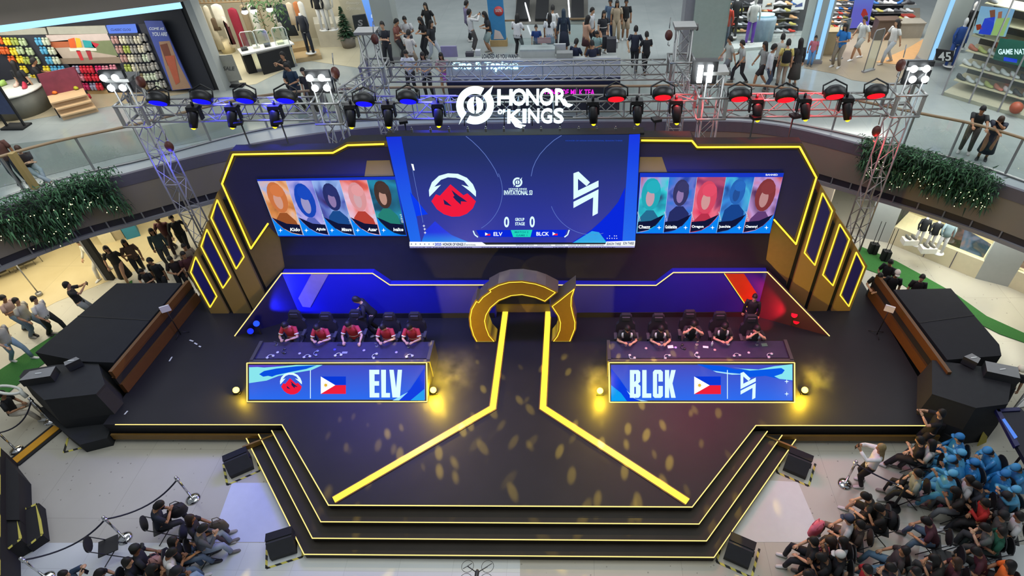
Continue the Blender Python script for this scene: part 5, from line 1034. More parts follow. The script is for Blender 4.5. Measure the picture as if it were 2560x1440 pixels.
# ---- next floor up at the left: brown fascia with a cool light line
Lq = [(-30, 6.1), (-18.29, 10.4), (-15.85, 11.39), (-11.29, 13.4), (-10.6, 14.4)]
b = MB()
for a, d in zip(Lq[:-1], Lq[1:]):
    b.prism([(*a, 7.55), (*d, 7.55), (*d, 9.6), (*a, 9.6)], (-.1, .25, 0), M_fascia)
struct(b.build('wall_left', M_fascia))
b = MB(); Ecool = glow('#9cd4ff', 1.6)
for a, d in zip(Lq[:-2], Lq[1:-1]): b.prism([(*a, 7.36), (*d, 7.36), (*d, 7.54), (*a, 7.54)], (0, .05, 0), Ecool)
tag(b.build('light_strip', Ecool), 'long cool white light line under the brown balcony edge at the top left', 'light strip')
# ---- ground floor: shop walls behind the ring
M_pier = mat('#a9adaa', .5, var=.05); M_warm = tiles('warm_shop_floor', '#cdbf98', '#b7a67c', .4, False, .35); M_cream = mat('#d9cfae', .6, var=.06)
inlay([(-600, 1000), (0, 830), (140, 755), (285, 697), (410, 650), (470, 560), (300, 400), (-600, 400)], M_warm, G, .006)
def wall(a, c, z0, z1, m, name, th=.15):
    a = Vector((*a, 0)); c = Vector((*c, 0)); nn = (c-a).cross(Vector((0, 0, 1))).normalized(); nn = nn if nn.dot(CAM-a) < 0 else -nn
    b = MB(); b.prism([zz(a, z0), zz(c, z0), zz(c, z1), zz(a, z1)], nn*th, m); return struct(b.build(name, m))
wall((-24, 12.5), (-13.2, 15.5), G, 2.1, M_cream, 'wall_left'); wall((-24, 12.5), (-27, 0), G, 2.1, M_cream, 'wall_left')
wall((-13.2, 15.5), (-12.2, 12.2), G, 2.1, M_pier, 'wall_left'); wall((-12.2, 12.2), (-6, 14.2), G, 2.1, M_pier, 'wall_back'); wall((-6, 14.2), (9, 14.2), G, 2.1, M_pier, 'wall_back'); wall((9, 14.2), (11.2, 12.3), G, 2.1, mat('#d8c8b4', .6, var=.05), 'wall_right')
lamp('AREA', (-18, 8.5, 1.95), 260, (1, .9, .66), 5, (-18, 8.5, -1), 5, name='shop_ceiling_light'); lamp('AREA', (-14.6, 11.4, 1.95), 90, (1, .92, .72), 2, (-14.6, 11.4, -1), 2, name='shop_ceiling_light')
# black framed glass pier of the left shop
p0 = gz(286, 698, G); p1 = gz(262, 708, G)
t = thing('shop_pillar', 'black framed glass pillar of the warmly lit ground floor shop', 'pillar', p0)
part('black_frame', M_black, t, lambda b: b.box((-.1, 0, 1.37), (.22, .14, 2.74), M_black)); part('silver_edge', M_trim, t, lambda b: b.box((-.26, -.03, 1.37), (.08, .10, 2.74), M_trim))
b = MB(); b.prism([gz(*q, G+.03) for q in ((345, 690), (342, 694), (412, 662), (410, 656))], (0, 0, -.02), M_black)
# right: grey wall, display window, pier, second window
WR = [Vector((*gz(x, y, G).xy, 0)) for x, y in ((2157, 595), (2220, 607), (2437, 696), (2472, 702), (2475, 704), (2520, 717), (2640, 770))]
for k, (i, j, z1, m, nm) in enumerate(((0, 1, 2.1, M_pier, 'wall_right'), (1, 2, .05, M_cream, 'wall_right'), (2, 5, 2.1, M_pier, 'wall_right'), (5, 6, 0.0, M_cream, 'wall_right'))): wall(WR[i].xy, WR[j].xy, G, z1, m, nm)
nr = (WR[2]-WR[1]).cross(Vector((0, 0, 1))).normalized(); nr = nr if nr.dot(CAM-WR[1]) < 0 else -nr
for w_, (a, c) in enumerate(((WR[1], WR[2]), (WR[5], WR[6]))):
    b = MB(); b.add([zz(a, .05), zz(c, .05), zz(c, 2.1), zz(a, 2.1)], [(0, 1, 2, 3)], G_); struct(b.build('window_%d' % (w_+1), G_))
    b = MB(); b.prism([zz(a+nr*.12, .02), zz(c+nr*.12, .02), zz(c+nr*1.3, .02), zz(a+nr*1.3, .02)], (0, 0, -.1), M_cream); struct(b.build('window_%d' % (w_+1), M_cream))
    wall((a+nr*1.3).xy, (c+nr*1.3).xy, G, 2.1, mat('#c9bd96', .6, var=.05), 'wall_right')
    mm = (a+c)/2+nr*.6; lamp('AREA', (mm.x, mm.y, 2.0), 90, (1, .93, .72), .6, (mm.x, mm.y, 0), 2.5, name='window_light')
for k in (.42, .72): part('joint', M_curb, None, lambda b: b.box(zz(WR[1].lerp(WR[2], k)-nr*.01, -.33), (.02, .02, .7), M_curb)).__setitem__('kind', 'structure')
# ---- ferns hung over the fascia with fairy lights
def ferns(pts, drops, label, seed):
    rnd = random.Random(seed); t = thing('hanging_ferns', label, 'plants'); t['kind'] = 'stuff'; t.pop('kind')
    gm = [mat(c, .7, var=.3, scale=8) for c in ('#1f3f26', '#34603c', '#1a3622', '#4a7a50')]; fb = MB()
    tot = []
    for (a, c) in zip(pts[:-1], pts[1:]): tot += [a.lerp(c, k/12) for k in range(12)]
    m = len(tot)
    for i in range(5200):
        f = rnd.random(); p = tot[int(f*(m-1))]; dr = drops(f)
        z = U+.28-rnd.random()**1.15*(dr+.28); o = Vector((rnd.uniform(-.15, .15), rnd.uniform(-.55, .25) if z > U-.1 else rnd.uniform(-.5, -.1), 0))
        base = zz(p, z)+o; a = rnd.uniform(0, 2*pi); ln = rnd.uniform(.10, .30); w = rnd.uniform(.014, .032); dz = rnd.uniform(-.20, .14) if z > U-.3 else rnd.uniform(-.3, -.05)
        d1 = Vector((cos(a), sin(a)*.7-.35, 0)); sdv = Vector((-sin(a), cos(a), 0))*w; md = base+d1*ln*.5+Vector((0, 0, .05)); tp = base+d1*ln+Vector((0, 0, dz))
        fb.add([base, md+sdv, tp, md-sdv], [(0, 1, 2, 3)], gm[i % 4])
    q = fb.build('fern_fronds', gm[0], t); q['kind'] = 'stuff'
    E = glow('#fff0b0', 5); lb = MB()
    for i in range(60):
        f = rnd.random(); p = tot[int(f*(m-1))]; z = U-.1-rnd.random()*drops(f); lb.ball(zz(p, z)+Vector((0, -.62, 0)), .013, E, 5, 3)
    q = lb.build('fairy_lights', E, t); q['kind'] = 'stuff'
def sub(x0, x1): return [p for p in EDGE if x0 <= p.x <= x1]
ferns(sub(-17.5, -12.4), lambda f: .95+.45*sin(f*12+1), 'dark green hanging ferns with fairy lights over the left balcony edge', 3)
ferns(sub(10.4, 13.9), lambda f: .55+.35*sin(f*7)+(.5 if .55 < f < .85 else 0), 'dark green hanging ferns with fairy lights over the right balcony edge', 5)

p = gz(92, 474, U); t = thing('wooden_post', 'tan wooden post beside the two people at the left edge of the balcony', 'post', p); M_tp = mat('#9a8450', .5, var=.1); part('post', M_tp, t, lambda b: b.box((0, 0, .62), (.16, .16, 1.24), M_tp)); part('foot', M_trim, t, lambda b: b.box((0, 0, .02), (.24, .24, .04), M_trim))

lamp('AREA', (14.6, 9.0, 2.0), 110, (.98, 1, .97), 3, (14.6, 9.0, -1), 2, name='walkway_fill_light'); lamp('AREA', (12.0, 11.0, 2.0), 60, (.98, 1, .97), 2, (12, 11, -1), 1.2, name='walkway_fill_light')  # unseen lamps added under the slab to brighten the right wall and floor
def gblock(nm, lb, cat, px, h, c, z=G): P = [gz(x, y, z) for x, y in px]; b = MB(); b.prism([Vector((p.x, p.y, z+h)) for p in P], (0, 0, -h), mat(c, .6)); tag(b.build(nm, mat(c, .6)), lb, cat)
gblock('display_block', 'teal blue display block inside the lit ground floor shop', 'block', [(318, 600), (352, 590), (346, 572), (312, 580)], .7, '#2c7c98'); gblock('display_block', 'cream display block left of the teal one in the lit shop', 'block', [(256, 612), (290, 604), (284, 588), (250, 596)], .5, '#d8cfae'); gblock('display_block', 'grey beige display block in the middle of the lit shop', 'block', [(290, 602), (314, 596), (308, 580), (284, 588)], .4, '#a89c80')
for i, (x, y, c) in enumerate(((8, 692, '#2c2a26'), (34, 682, '#8c8468'), (58, 672, '#34322c'), (76, 664, '#3c3a36'))):
    p = gz(x, y, G); t = thing('clothes_rack', 'low rack of clothes at the far left of the lit shop, %s from the left' % ('first', 'second', 'third', 'fourth')[i], 'rack', p, .6); mm_ = mat(c, .8, var=.3); part('clothes', mm_, t, lambda b: b.rings([ring(Vector((0, 0, k)), Vector((1, 0, 0)), Vector((0, 1, 0)), w, .2, 10) for k, w in ((.25, .34), (.6, .38), (1.0, .34), (1.1, .1))], mm_)); part('frame', M_steel, t, lambda b: b.tube([(-.4, 0, 0), (-.4, 0, 1.15), (.4, 0, 1.15), (.4, 0, 0)], .015, M_steel, 5))
p = gz(100, 738, G); t = thing('chrome_pole', 'slim chrome pole with a round foot standing in the lit shop entrance', 'pole', p); part('pole', M_steel, t, lambda b: b.cyl((0, 0, 0), .02, 1.6, M_steel, 8)); part('foot', M_steel, t, lambda b: b.cyl((0, 0, 0), .10, .12, M_steel, 12))
# ================================================================ upper floor shops
def slab(label, name, cat, pts, z, h, m, **k):
    """solid box standing on height z with the footprint seen at pixels pts"""
    P = [gz(x, y, z) for x, y in pts]; b = MB(); b.prism([Vector((p.x, p.y, z+h)) for p in P], (0, 0, -h), m); o = b.build(name, m); tag(o, label, cat, **k); return o
def signboard(label, pl, px, m, th=.08, name='sign_panel', cat='sign'):
    P = [pl.at(x, y) for x, y in px]; b = MB(); b.prism(P, -pl.n*th, m); return tag(b.build(name, m), label, cat)
M_shopfl = tiles('shop_wood_floor', '#b8ad92', '#a89c80', .5, False, .3)
def up_floor_patch(px, m, h=.008): b = MB(); b.prism([gz(x, y, U+h) for x, y in px], (0, 0, -.004), m); struct(b.build('floor', m))
up_floor_patch([(-60, 330), (0, 320), (60, 302), (320, 258), (470, 232), (470, 150), (-60, 150)], M_shopfl)
up_floor_patch([(560, 222), (640, 210), (760, 150), (900, 170), (900, 60), (480, 0), (480, 222)], tiles('shop_stone_floor', '#c9c2a8', '#bcb497', .5, False, .3))
up_floor_patch([(2010, 170), (2090, 185), (2130, 200), (2240, 215), (2300, 130), (2300, 20), (2010, 20)], tiles('shop_taupe_floor', '#988c78', '#a5977f', .5, False, .3))
up_floor_patch([(2190, 155), (2275, 165), (2320, 90), (2270, 120)], mat('#c89a68', .4), .016)
up_floor_patch([(-40, 368), (330, 326), (520, 296), (780, 262), (900, 262), (900, 285), (640, 325), (300, 392), (-40, 478)], mat('#7c8682', .14, var=.1, scale=1))  # darker band: floor reflection tones put into the colour
# ---- shop A: clog wall
YCL = 15.1; CW = Plane((0, YCL, 0), (0, 1, 0))
b = MB(); b.box((-18, YCL+.24, U+1.7), (11, .14, 3.4), mat('#22242c', .7)); struct(b.build('wall_left', mat('#22242c', .7)))
b = MB(); b.box((-18, YCL-.25, U+3.45), (11, .9, .08), mat('#b0aca0', .6)); struct(b.build('ceiling', mat('#b0aca0', .6)))
up = [signboard('pale upper wall panel above the clog wall, '+w, CW, q, mat('#a8a698', .6), .05, 'wall_panel', 'panel') for w, q in (('left', [(0, 72), (112, 70), (118, 86), (0, 88)]), ('middle', [(116, 68), (262, 64), (270, 84), (122, 86)]))]
o = signboard('white banner picture of four people with a bench over the red clogs', CW, [(114, 88), (268, 84), (304, 158), (152, 160)], mat('#b8a898', .6), .06, 'banner', 'poster')
for c, q in (('#c9b8b0', [(114, 88), (268, 84), (276, 100), (122, 105)]), ('#b0603c', [(124, 104), (170, 100), (176, 118), (130, 120)]), ('#76805c', [(210, 104), (277, 101), (296, 140), (224, 128)]), ('#8a7a68', [(146, 146), (298, 142), (304, 158), (152, 160)]), ('#dcdccc', [(172, 120), (240, 118), (242, 127), (176, 128)]),
             ('#d8602c', [(170, 98), (186, 94), (192, 120), (176, 120)]), ('#e0b030', [(188, 94), (200, 96), (206, 118), (192, 119)]), ('#2a9a9c', [(206, 100), (226, 102), (240, 120), (212, 119)]), ('#c03040', [(228, 104), (248, 110), (240, 120), (232, 116)]), ('#c83038', [(190, 126), (200, 126), (210, 150), (202, 151)]), ('#a03038', [(214, 126), (226, 126), (232, 148), (224, 150)])):
    CW.decal('picture_patch', q, mat(c, .7), 1 if c in ('#c9b8b0', '#b0603c', '#76805c', '#8a7a68') else 2, o)
o = signboard('blue lit header sign reading CLASSIC CLOG over the right clog rack', CW, [(265, 64), (336, 61), (342, 82), (273, 84)], glow('#6a8cf0', 1.0), .06); wpx('lettering', 'CLASSIC CLOG', CW, 277, 77, 327, 71, mat('#1c2a60', .6), o, 2, bold=.02)
for q, lb in ([(-5, 88), (112, 88), (228, 236), (-5, 236)], 'dark slatted clog rack on the left of the banner'), ([(268, 85), (345, 82), (415, 228), (330, 232)], 'dark slatted clog rack under the header sign'), ([(345, 60), (372, 58), (432, 222), (418, 226)], 'narrow dark rack right of the header sign'):
    signboard(lb, CW, q, mat('#30323c', .7), .03, 'display_rack', 'rack')
PSd = Plane(gz(430, 235, U), (.64, -.77, 0)); P1 = Plane((0, 15.0, 0), (0, 1, 0))
o = signboard('tall blue poster of two bathers reading COME AS YOU ARE', P1, [(360, 52), (404, 52), (480, 221), (430, 226)], mat('#46549c', .5), .05, 'poster', 'poster')
P1.decal('picture_patch', [(397, 104), (424, 102), (447, 160), (478, 220), (432, 225), (412, 165)], mat('#9a7a60', .6), 1, o); P1.decal('picture_patch', [(400, 112), (418, 108), (432, 150), (420, 165)], mat('#6c3c2c', .6), 2, o); P1.decal('picture_patch', [(412, 140), (436, 138), (450, 205), (440, 212)], mat('#a8553c', .6), 3, o)
wpx('lettering', 'COME AS', P1, 373, 75, 410, 68, mat('#c8d0e0', .5), o, 2, bold=.03); wpx('lettering', 'YOU ARE', P1, 380, 90, 418, 80, mat('#c8d0e0', .5), o, 2, bold=.03)
PB = gz(520, 225, U); t = thing('shop_pillar', 'broad black pillar between the clog shop and the apparel shop', 'pillar', PB)
part('black_face', M_black, t, lambda b: b.box((0, .2, 2.3), (1.05, .4, 4.6), M_black)); part('grey_edge', M_pier, t, lambda b: b.box((.66, .1, 2.3), (.26, .5, 4.6), M_pier)); part('white_switch', M_trim, t, lambda b: b.box((-.30, -.01, .28), (.08, .02, .12), M_pale))
# clogs: one pair, then a copy for each place on the racks
def clog_mesh():
    b = MB()
    for sx in (-.065, .065):
        b.rings([[Vector((sx+x*w, -.02-h, z)) for x, h in ((-.055, 0), (-.05, .07), (-.02, .10), (.02, .10), (.05, .07), (.055, 0))] for z, w in ((-.13, .7), (-.10, 1), (.02, 1.0), (.06, .9))], None)
        b.rings([[Vector((sx+x*w, -.02-h, z)) for x, h in ((-.055, 0), (-.05, .035), (.0, .04), (.05, .035), (.055, 0))] for z, w in ((.06, .9), (.13, .85), (.15, .5))], None)
    return b
cm = clog_mesh(); c0 = cm.build('clog_pair', mat('#888888', .5)); cme = c0.data; bpy.data.objects.remove(c0)
CC = dict(o='#d8642c', y='#e6d03c', g='#a8b458', p='#b8c89c', s='#5aa8cc', w='#c8d0b8', r='#d02c40', m='#c83068', k='#d08898', l='#9898b0', e='#8c7c5c', n='#a09c94', c='#d8d0b8', d='#b89088', a='#3a88c0', b='#4a4a54')
names_ = dict(o='orange', y='yellow', g='olive green', p='pale green', s='sky blue', w='whitish', r='red', m='magenta', k='pink', l='lilac grey', e='khaki', n='grey', c='cream', d='dusty rose', a='blue', b='dark grey')
first_ = {}
def clogs(L):
    for x, y, c in L:
        p = gy(x, y, YCL-.02); o = link('clog_pair', cme); o.location = p; o.scale = (1.02, 1.1, .92); m = mat(CC[c], .5, var=.1)
        if c not in first_: first_[c] = cme.copy(); first_[c].materials.clear(); first_[c].materials.append(m)
        o.data = first_[c]; tag(o, names_[c]+' clog pair hung on the dark racks of the clog wall', 'clogs', names_[c]+' clogs on the wall')
q4 = lambda S, c: [(x/4, y/4, c[i]) for i, (x, y) in enumerate(S)]
clogs(q4([(5, 400), (85, 410), (160, 410), (240, 415), (400, 410), (470, 410), (15, 500), (70, 500), (150, 510), (215, 500), (310, 510), (450, 500), (530, 505), (130, 590), (215, 590), (280, 600), (370, 600), (505, 600), (575, 600), (250, 690), (480, 690), (555, 690), (630, 690), (300, 770), (350, 780), (580, 745), (660, 740), (360, 850)], 'oygpswooyppswoygpswyysswygsww'))
clogs(q4([(775, 690), (845, 690), (915, 690), (1000, 690), (1070, 690), (1145, 680), (820, 770), (890, 770), (965, 770), (1040, 765), (870, 860), (945, 860), (1005, 860)], 'lrrmkkkrrmmlrr'[:13]))
clogs(q4([(1160, 395), (1240, 395), (1310, 395), (1385, 395), (1205, 490), (1280, 490), (1350, 490), (1425, 485), (1250, 580), (1325, 580), (1395, 580), (1470, 575), (1290, 675), (1365, 675), (1440, 670), (1515, 665), (1415, 765), (1480, 765), (1550, 760), (1455, 855), (1525, 855), (1600, 850)], 'dcncdgncdcnwgcnnewwenw'))
clogs(q4([(1440, 370), (1480, 465), (1520, 560), (1560, 655), (1600, 745), (1640, 835)], 'nnnnnn'))
slab('low pale wooden ledge at the foot of the clog racks', 'ledge', 'ledge', [(222, 236), (412, 231), (408, 224), (218, 228)], U, .14, mat('#c0a070', .5))
# shoe stand, round table, kiosk totem
t = thing('shoe_stand', 'sloping wooden shoe stand with three shelves in the clog shop', 'display stand', (0, 0, 0)); M_w = mat('#c8a880', .5, var=.1)
for k, q in enumerate(([(118, 240), (208, 220), (216, 236), (126, 258)], [(130, 258), (218, 236), (228, 252), (140, 274)], [(142, 274), (228, 250), (240, 268), (152, 290)])):
    part('shelf', M_w, t, lambda b: b.prism([gz(x, y, U+.62-.2*k) for x, y in q], (0, 0, -.05), M_w)); part('shelf_riser', M_w, t, lambda b: b.prism([gz(q[i][0], q[i][1], U+.57-.2*k) for i in (3, 2)]+[gz(q[i][0], q[i][1], U+.57-.2*k)-Vector((0, 0, .2)) for i in (2, 3)], (0, .03, 0), M_w))
part('picture_back', mat('#7a3040', .6, var=.5, scale=3), t, lambda b: b.prism([gz(118, 240, U+.62), gz(208, 220, U+.62), gz(208, 220, U+.62)+Vector((0, .1, .75)), gz(118, 240, U+.62)+Vector((0, .1, .75))], (0, .05, 0)))
for k, q in enumerate(((125, 240), (245, 268))):
    p = gz(*((112, 236), (150, 294))[k], U); part('side_frame', M_black, t, lambda b: b.tube([p, p+Vector((0, 0, .9-.4*k))], .02, M_black, 5))
def shoe_mesh():
    b = MB(); X = Vector((1, 0, 0)); Z = Vector((0, 0, 1))
    b.rings([[Vector((cos(a)*.05*w, y, .002+(sin(a) > 0)*sin(a)*h)) for a in [2*pi*k/10 for k in range(10)]] for y, w, h in ((-.14, .5, .03), (-.11, .95, .055), (-.03, 1.05, .065), (.03, .95, .10), (.09, .85, .12), (.135, .5, .11))], None); return b
sh0 = shoe_mesh().build('shoe', mat('#888888', .5)); shme = sh0.data; bpy.data.objects.remove(sh0); shm = {}
def shoe(p, col, rz, label, group, s=1.2):
    if col not in shm: shm[col] = shme.copy(); shm[col].materials.clear(); shm[col].materials.append(mat(col, .55, var=.15))
    o = link('shoe', shm[col]); o.location = p; o.rotation_euler = (0, 0, rz); o.scale = (s,)*3; tag(o, label, 'shoe', group); return o
for i, (x, y, z, c, lb) in enumerate(((132, 232, .62, '#e0701c', 'orange shoe on the wooden stand'), (172, 240, .42, '#26262a', 'black shoe on the middle shelf of the wooden stand'), (200, 232, .42, '#b82038', 'red shoe on the middle shelf of the wooden stand'), (140, 254, .22, '#c8ccc4', 'whitish shoe low on the wooden stand'), (214, 248, .22, '#b82038', 'red shoe low on the wooden stand'), (152, 268, .02, '#c8ccc4', 'whitish shoe at the foot of the wooden stand'), (188, 220, .62, '#a8a820', 'lime shoe on top of the wooden stand'))):
    shoe(gz(x, y, U+z+.03), c, 1.2+i, lb, None, 1.5)
p = gz(60, 275, U); t = thing('round_display_table', 'round display drum with a white top in the clog shop', 'table', p)
part('drum', mat('#6a6a60', .7, var=.5, scale=2), t, lambda b: b.cyl((0, 0, 0), .95, .78, None, 28)); part('table_top', M_pale, t, lambda b: b.cyl((0, 0, .78), 1.0, .05, mat('#d8d8d0', .4), 28))
for dx, dy, c, lb in ((-.5, .2, '#9cc060', 'green'), (.1, .3, '#d8b8a8', 'beige'), (.5, .1, '#b83048', 'red')): shoe(p+Vector((dx, dy, .84)), c, dx, lb+' shoe on the round white topped table', None, 1.6)
p = gz(42, 318, U); t = thing('totem_stand', 'black poster totem at the left edge before the clog shop', 'stand', p); part('base', M_black, t, lambda b: b.box((0, 0, .03), (.8, .5, .06), M_black))
for sg in (-1, 1): part('leg', M_black, t, lambda b: b.box((sg*.32, 0, .8), (.06, .06, 1.5), M_black))
part('poster_panel', mat('#3a4464', .5, var=.3), t, lambda b: b.box((0, 0, 1.0), (.6, .04, 1.0)))
# ---- shop B: apparel
AP = Plane((0, 19.4, 0), (0, 1, 0)); M_cw = mat('#cfc7ae', .6, var=.05)
b = MB(); b.box((-12.6, 21.0, U+1.9), (8.6, .15, 3.8), M_cw); struct(b.build('wall_back', M_cw))
lamp('AREA', (-12.2, 17.6, U+3.3), 200, (1, .93, .75), 5, (-12.2, 17.8, U), 3, name='shop_ceiling_light'); lamp('AREA', (-17.5, 13.4, U+3.2), 200, (1, .96, .86), 7, (-17.5, 14, U), 1.6, name='shop_ceiling_light')
rk = thing('clothes_rail', 'long wooden clothes rail at the back of the apparel shop', 'rail'); ra, rb = gy(470, 10, 19.3), gy(640, 2, 19.3); part('bar', M_wood, rk, lambda b: b.tube([ra, rb], .03, M_wood, 6)); part('batten_panel', M_wood, rk, lambda b: [b.box(ra.lerp(rb, k/16)+Vector((0, .3, .5)), (.06, .04, 1.2), M_wood) for k in range(17)]); part('post', M_wood, rk, lambda b: b.tube([ra, Vector((ra.x, ra.y, U))], .03, M_wood, 6)); part('post', M_wood, rk, lambda b: b.tube([rb, Vector((rb.x, rb.y, U))], .03, M_wood, 6))
def garment(px, py0, w, h, c, lb, Y=19.1, nm='hanging_garment'):
    p = gy(px, py0, Y); m = mat(c, .8, var=.15); b = MB()
    b.rings([[p+Vector((cos(a)*w*k/2, sin(a)*.07, -z)) for a in [2*pi*q/10 for q in range(10)]] for z, k in ((0, .25), (.06, .9), (.25, 1), (h*.6, .95), (h, 1.15))], m); tag(b.build(nm, m), lb, 'garment')
for px, py, w, h, c, lb in ((492, 12, .3, 1.5, '#d8d0bc', 'cream long garment first on the rail'), (512, 14, .25, 1.8, '#c0b8a4', 'grey beige coat second on the rail'), (538, 10, .5, .9, '#dcd8cc', 'white blouse on the rail'), (530, 45, .4, .5, '#5a4a38', 'olive shirt below the blouse'), (560, 50, .25, 1.0, '#4a1820', 'dark maroon skirt on the rail'), (578, 20, .42, 1.9, '#8a1c34', 'long crimson dress on the rail'), (556, 40, .25, 1.3, '#e0d8cc', 'white long garment left of the crimson dress'), (604, 12, .3, 1.7, '#8a7c64', 'khaki coat right of the crimson dress'), (624, 10, .3, 1.5, '#d4d4cc', 'white shirt dress at the rail end')): garment(px, py, w, h, c, lb)
for px, py, w, h, c, lb in ((700, 10, .7, 1.3, '#2a3440', 'dark blue clothes on the side rail'), (720, 6, .3, .9, '#d8c8b0', 'white shirt on the side rail'), (738, 4, .3, .9, '#c07848', 'orange garment on the side rail'), (748, 4, .3, .8, '#d8d8d0', 'pale shirt at the end of the side rail'), (700, 55, .3, 1.0, '#c8c8c0', 'grey trousers under the side rail')): garment(px, py, w, h, c, lb, 19.6)
def mannequin(x, y, z, tc, bc, lb, leg=True, head=False, s=1.0):
    p = gz(x, y, z); t = thing('mannequin', lb, 'mannequin', p, random.uniform(-.3, .3)); t.scale = (s,)*3; mt = mat(tc, .8, var=.15); mb = mat(bc, .8, var=.15); mw = mat('#d8d8d4', .4, var=.02); X, Y_ = Vector((1, 0, 0)), Vector((0, 1, 0))
    bd = part('body', mw, t, lambda b: b.rings([ring(Vector((0, 0, k)), X, Y_, rx, ry, 10) for k, rx, ry in ((.82, .10, .08), (.92, .15, .10), (1.08, .115, .085), (1.28, .16, .10), (1.42, .16, .08), (1.48, .06, .05), (1.56, .05, .05))+(((1.60, .065, .075), (1.70, .075, .09), (1.79, .03, .04)) if head else ())], mw))
    for sg in (-1, 1):
        part('leg', mb if leg else mw, t, lambda b: b.tube([(sg*.09, 0, .92), (sg*.11, .02, .48), (sg*.12, 0, .04)], [.09, .07, .055], mb if leg else mw, 8)); part('arm', mt, t, lambda b: b.tube([(sg*.17, 0, 1.42), (sg*.24, -.02, 1.14), (sg*.22, -.10, .90)], [.055, .045, .03], mt, 8))
    part('top', mt, t, lambda b: b.rings([ring(Vector((0, 0, k)), X, Y_, rx, ry, 12) for k, rx, ry in ((.86, .18, .13), (1.08, .15, .11), (1.28, .185, .12), (1.42, .185, .10), (1.48, .08, .065))], mt))
    part('stand', M_pale, t, lambda b: b.cyl((0, 0, 0), .22, .02, mat('#d0d0cc', .4), 14)); return t
mannequin(722, 118, U, '#d8d8d4', '#1c2028', 'mannequin in white top and long black skirt in the apparel shop'); mannequin(778, 132, U+.3, '#20242e', '#1c222c', 'mannequin in open dark jacket and dark trousers on the wooden step', s=1.02)
t = thing('display_table', 'white topped display table with black drum legs in the apparel shop', 'table'); mw = mat('#dcdcd6', .35, var=.02)
part('table_top', mw, t, lambda b: b.prism([gz(x, y, U+.9) for x, y in ((593, 122), (720, 98), (735, 108), (604, 136))], (0, 0, -.06), mw)); part('leg_panel', M_black, t, lambda b: b.prism([gz(x, y, U+.84) for x, y in ((640, 132), (720, 112), (722, 116), (642, 136))], (0, 0, -.84), M_black)); part('leg_panel', M_black, t, lambda b: b.prism([gz(x, y, U+.84) for x, y in ((598, 128), (620, 124), (626, 130), (604, 134))], (0, 0, -.84), M_black))
for x, y, c, lb in ((610, 122, '#2a2c30', 'dark'), (640, 116, '#d8d4c8', 'cream'), (668, 112, '#3a3c40', 'grey'), (700, 106, '#c8c8a8', 'pale yellow')):
    slab(lb+' folded clothes pile on the white display table', 'folded_clothes', 'clothes', [(x-8, y+1), (x+8, y-2), (x+11, y+4), (x-5, y+7)], U+.9, .08, mat(c, .8))
for x, y, c, lb in ((573, 130, '#d8c8a0', 'cream stool with folded clothes left in the apparel shop'), (552, 124, '#c8b898', 'wooden stool at the back left of the apparel shop')):
    p = gz(x, y, U); b = MB(); b.cyl(p, .28, .5, mat(c, .6), 16); tag(b.build('round_stool', mat(c, .6)), lb, 'stool')
slab('low wooden step under the dark jacket mannequin', 'plinth', 'plinth', [(742, 158), (806, 148), (800, 132), (738, 142)], U, .18, mat('#b09870', .5)); slab('upper wooden step behind the dark jacket mannequin', 'plinth', 'plinth', [(738, 142), (785, 134), (780, 118), (734, 126)], U, .34, mat('#a89068', .5))
slab('pale stone plinth block with two mannequins', 'plinth', 'plinth', [(802, 119), (868, 117), (864, 98), (798, 100)], U, 1.0, mat('#c4bfae', .6)); slab('grey stone block beside the apparel shop entrance', 'plinth', 'plinth', [(868, 117), (890, 117), (886, 100), (866, 100)], U, .5, mat('#a8a498', .6))
mannequin(812, 75, U+1.0, '#1c1e22', '#1a1c20', 'mannequin in black shorts set on the stone plinth, left', False); mannequin(833, 74, U+1.0, '#d8d4c4', '#d8d4c4', 'mannequin in cream dress on the stone plinth, right')
o = signboard('pale stone wall with faint raised script at the apparel shop entrance', Plane((0, 20.1, 0), (0, 1, 0)), [(846, 0), (905, 0), (925, 60), (866, 62)], mat('#c8c0a4', .6), .1, 'wall_panel', 'panel')
pS = Plane((0, 18.5, 0), (0, 1, 0)); wpx('lettering', 'Beauty', Plane((0, 20.1, 0), (0, 1, 0)), 864, 12, 900, 3, mat('#e0dac4', .5), o, 2, shear=.3); wpx('lettering', 'Options', Plane((0, 20.1, 0), (0, 1, 0)), 866, 27, 902, 16, mat('#e0dac4', .5), o, 2, shear=.3)
p = gz(874, 117, U); t = thing('potted_tree', 'small potted conifer beside the stone block', 'plant', p); part('pot', mat('#7c7468', .7), t, lambda b: b.cyl((0, 0, 0), .28, .45, None, 12, .34))
def con(b):
    rnd = random.Random(2); m = mat('#2a4a30', .8, var=.3)
    for i in range(260):
        z = .45+rnd.random()*1.25; r = (1.75-z)*.33; a = rnd.uniform(0, 6.28); d = Vector((cos(a), sin(a), -.2)); o = Vector((0, 0, z)); s_ = Vector((-sin(a), cos(a), 0))*.06; b.add([o, o+d*r*.6+s_, o+d*(r+.05), o+d*r*.6-s_], [(0, 1, 2, 3)], m)
part('foliage', mat('#2a4a30', .8, var=.3), t, con); part('trunk', M_wood, t, lambda b: b.tube([(0, 0, .4), (0, 0, 1.6)], .03, M_wood, 5))
PSS = Plane((0, 18.7, 0), (0, 1, 0)); o = signboard('black S letter panel beside the lit blue ad', PSS, [(880, 40), (912, 36), (926, 82), (890, 90)], mat('#1e2428', .5), .1); wpx('lettering', 'S', PSS, 895, 65, 907, 49, M_trim, o, 3, bold=.03)
pl = Plane((0, 14.9, 0), (0, 1, 0)); PG = Plane(gz(575, 217, U), (0, 1, 0)); t = thing('sale_sign', 'grey standing board reading SALE before the apparel shop', 'sign', gz(580, 215, U)); M_sg = mat('#9a988c', .6)
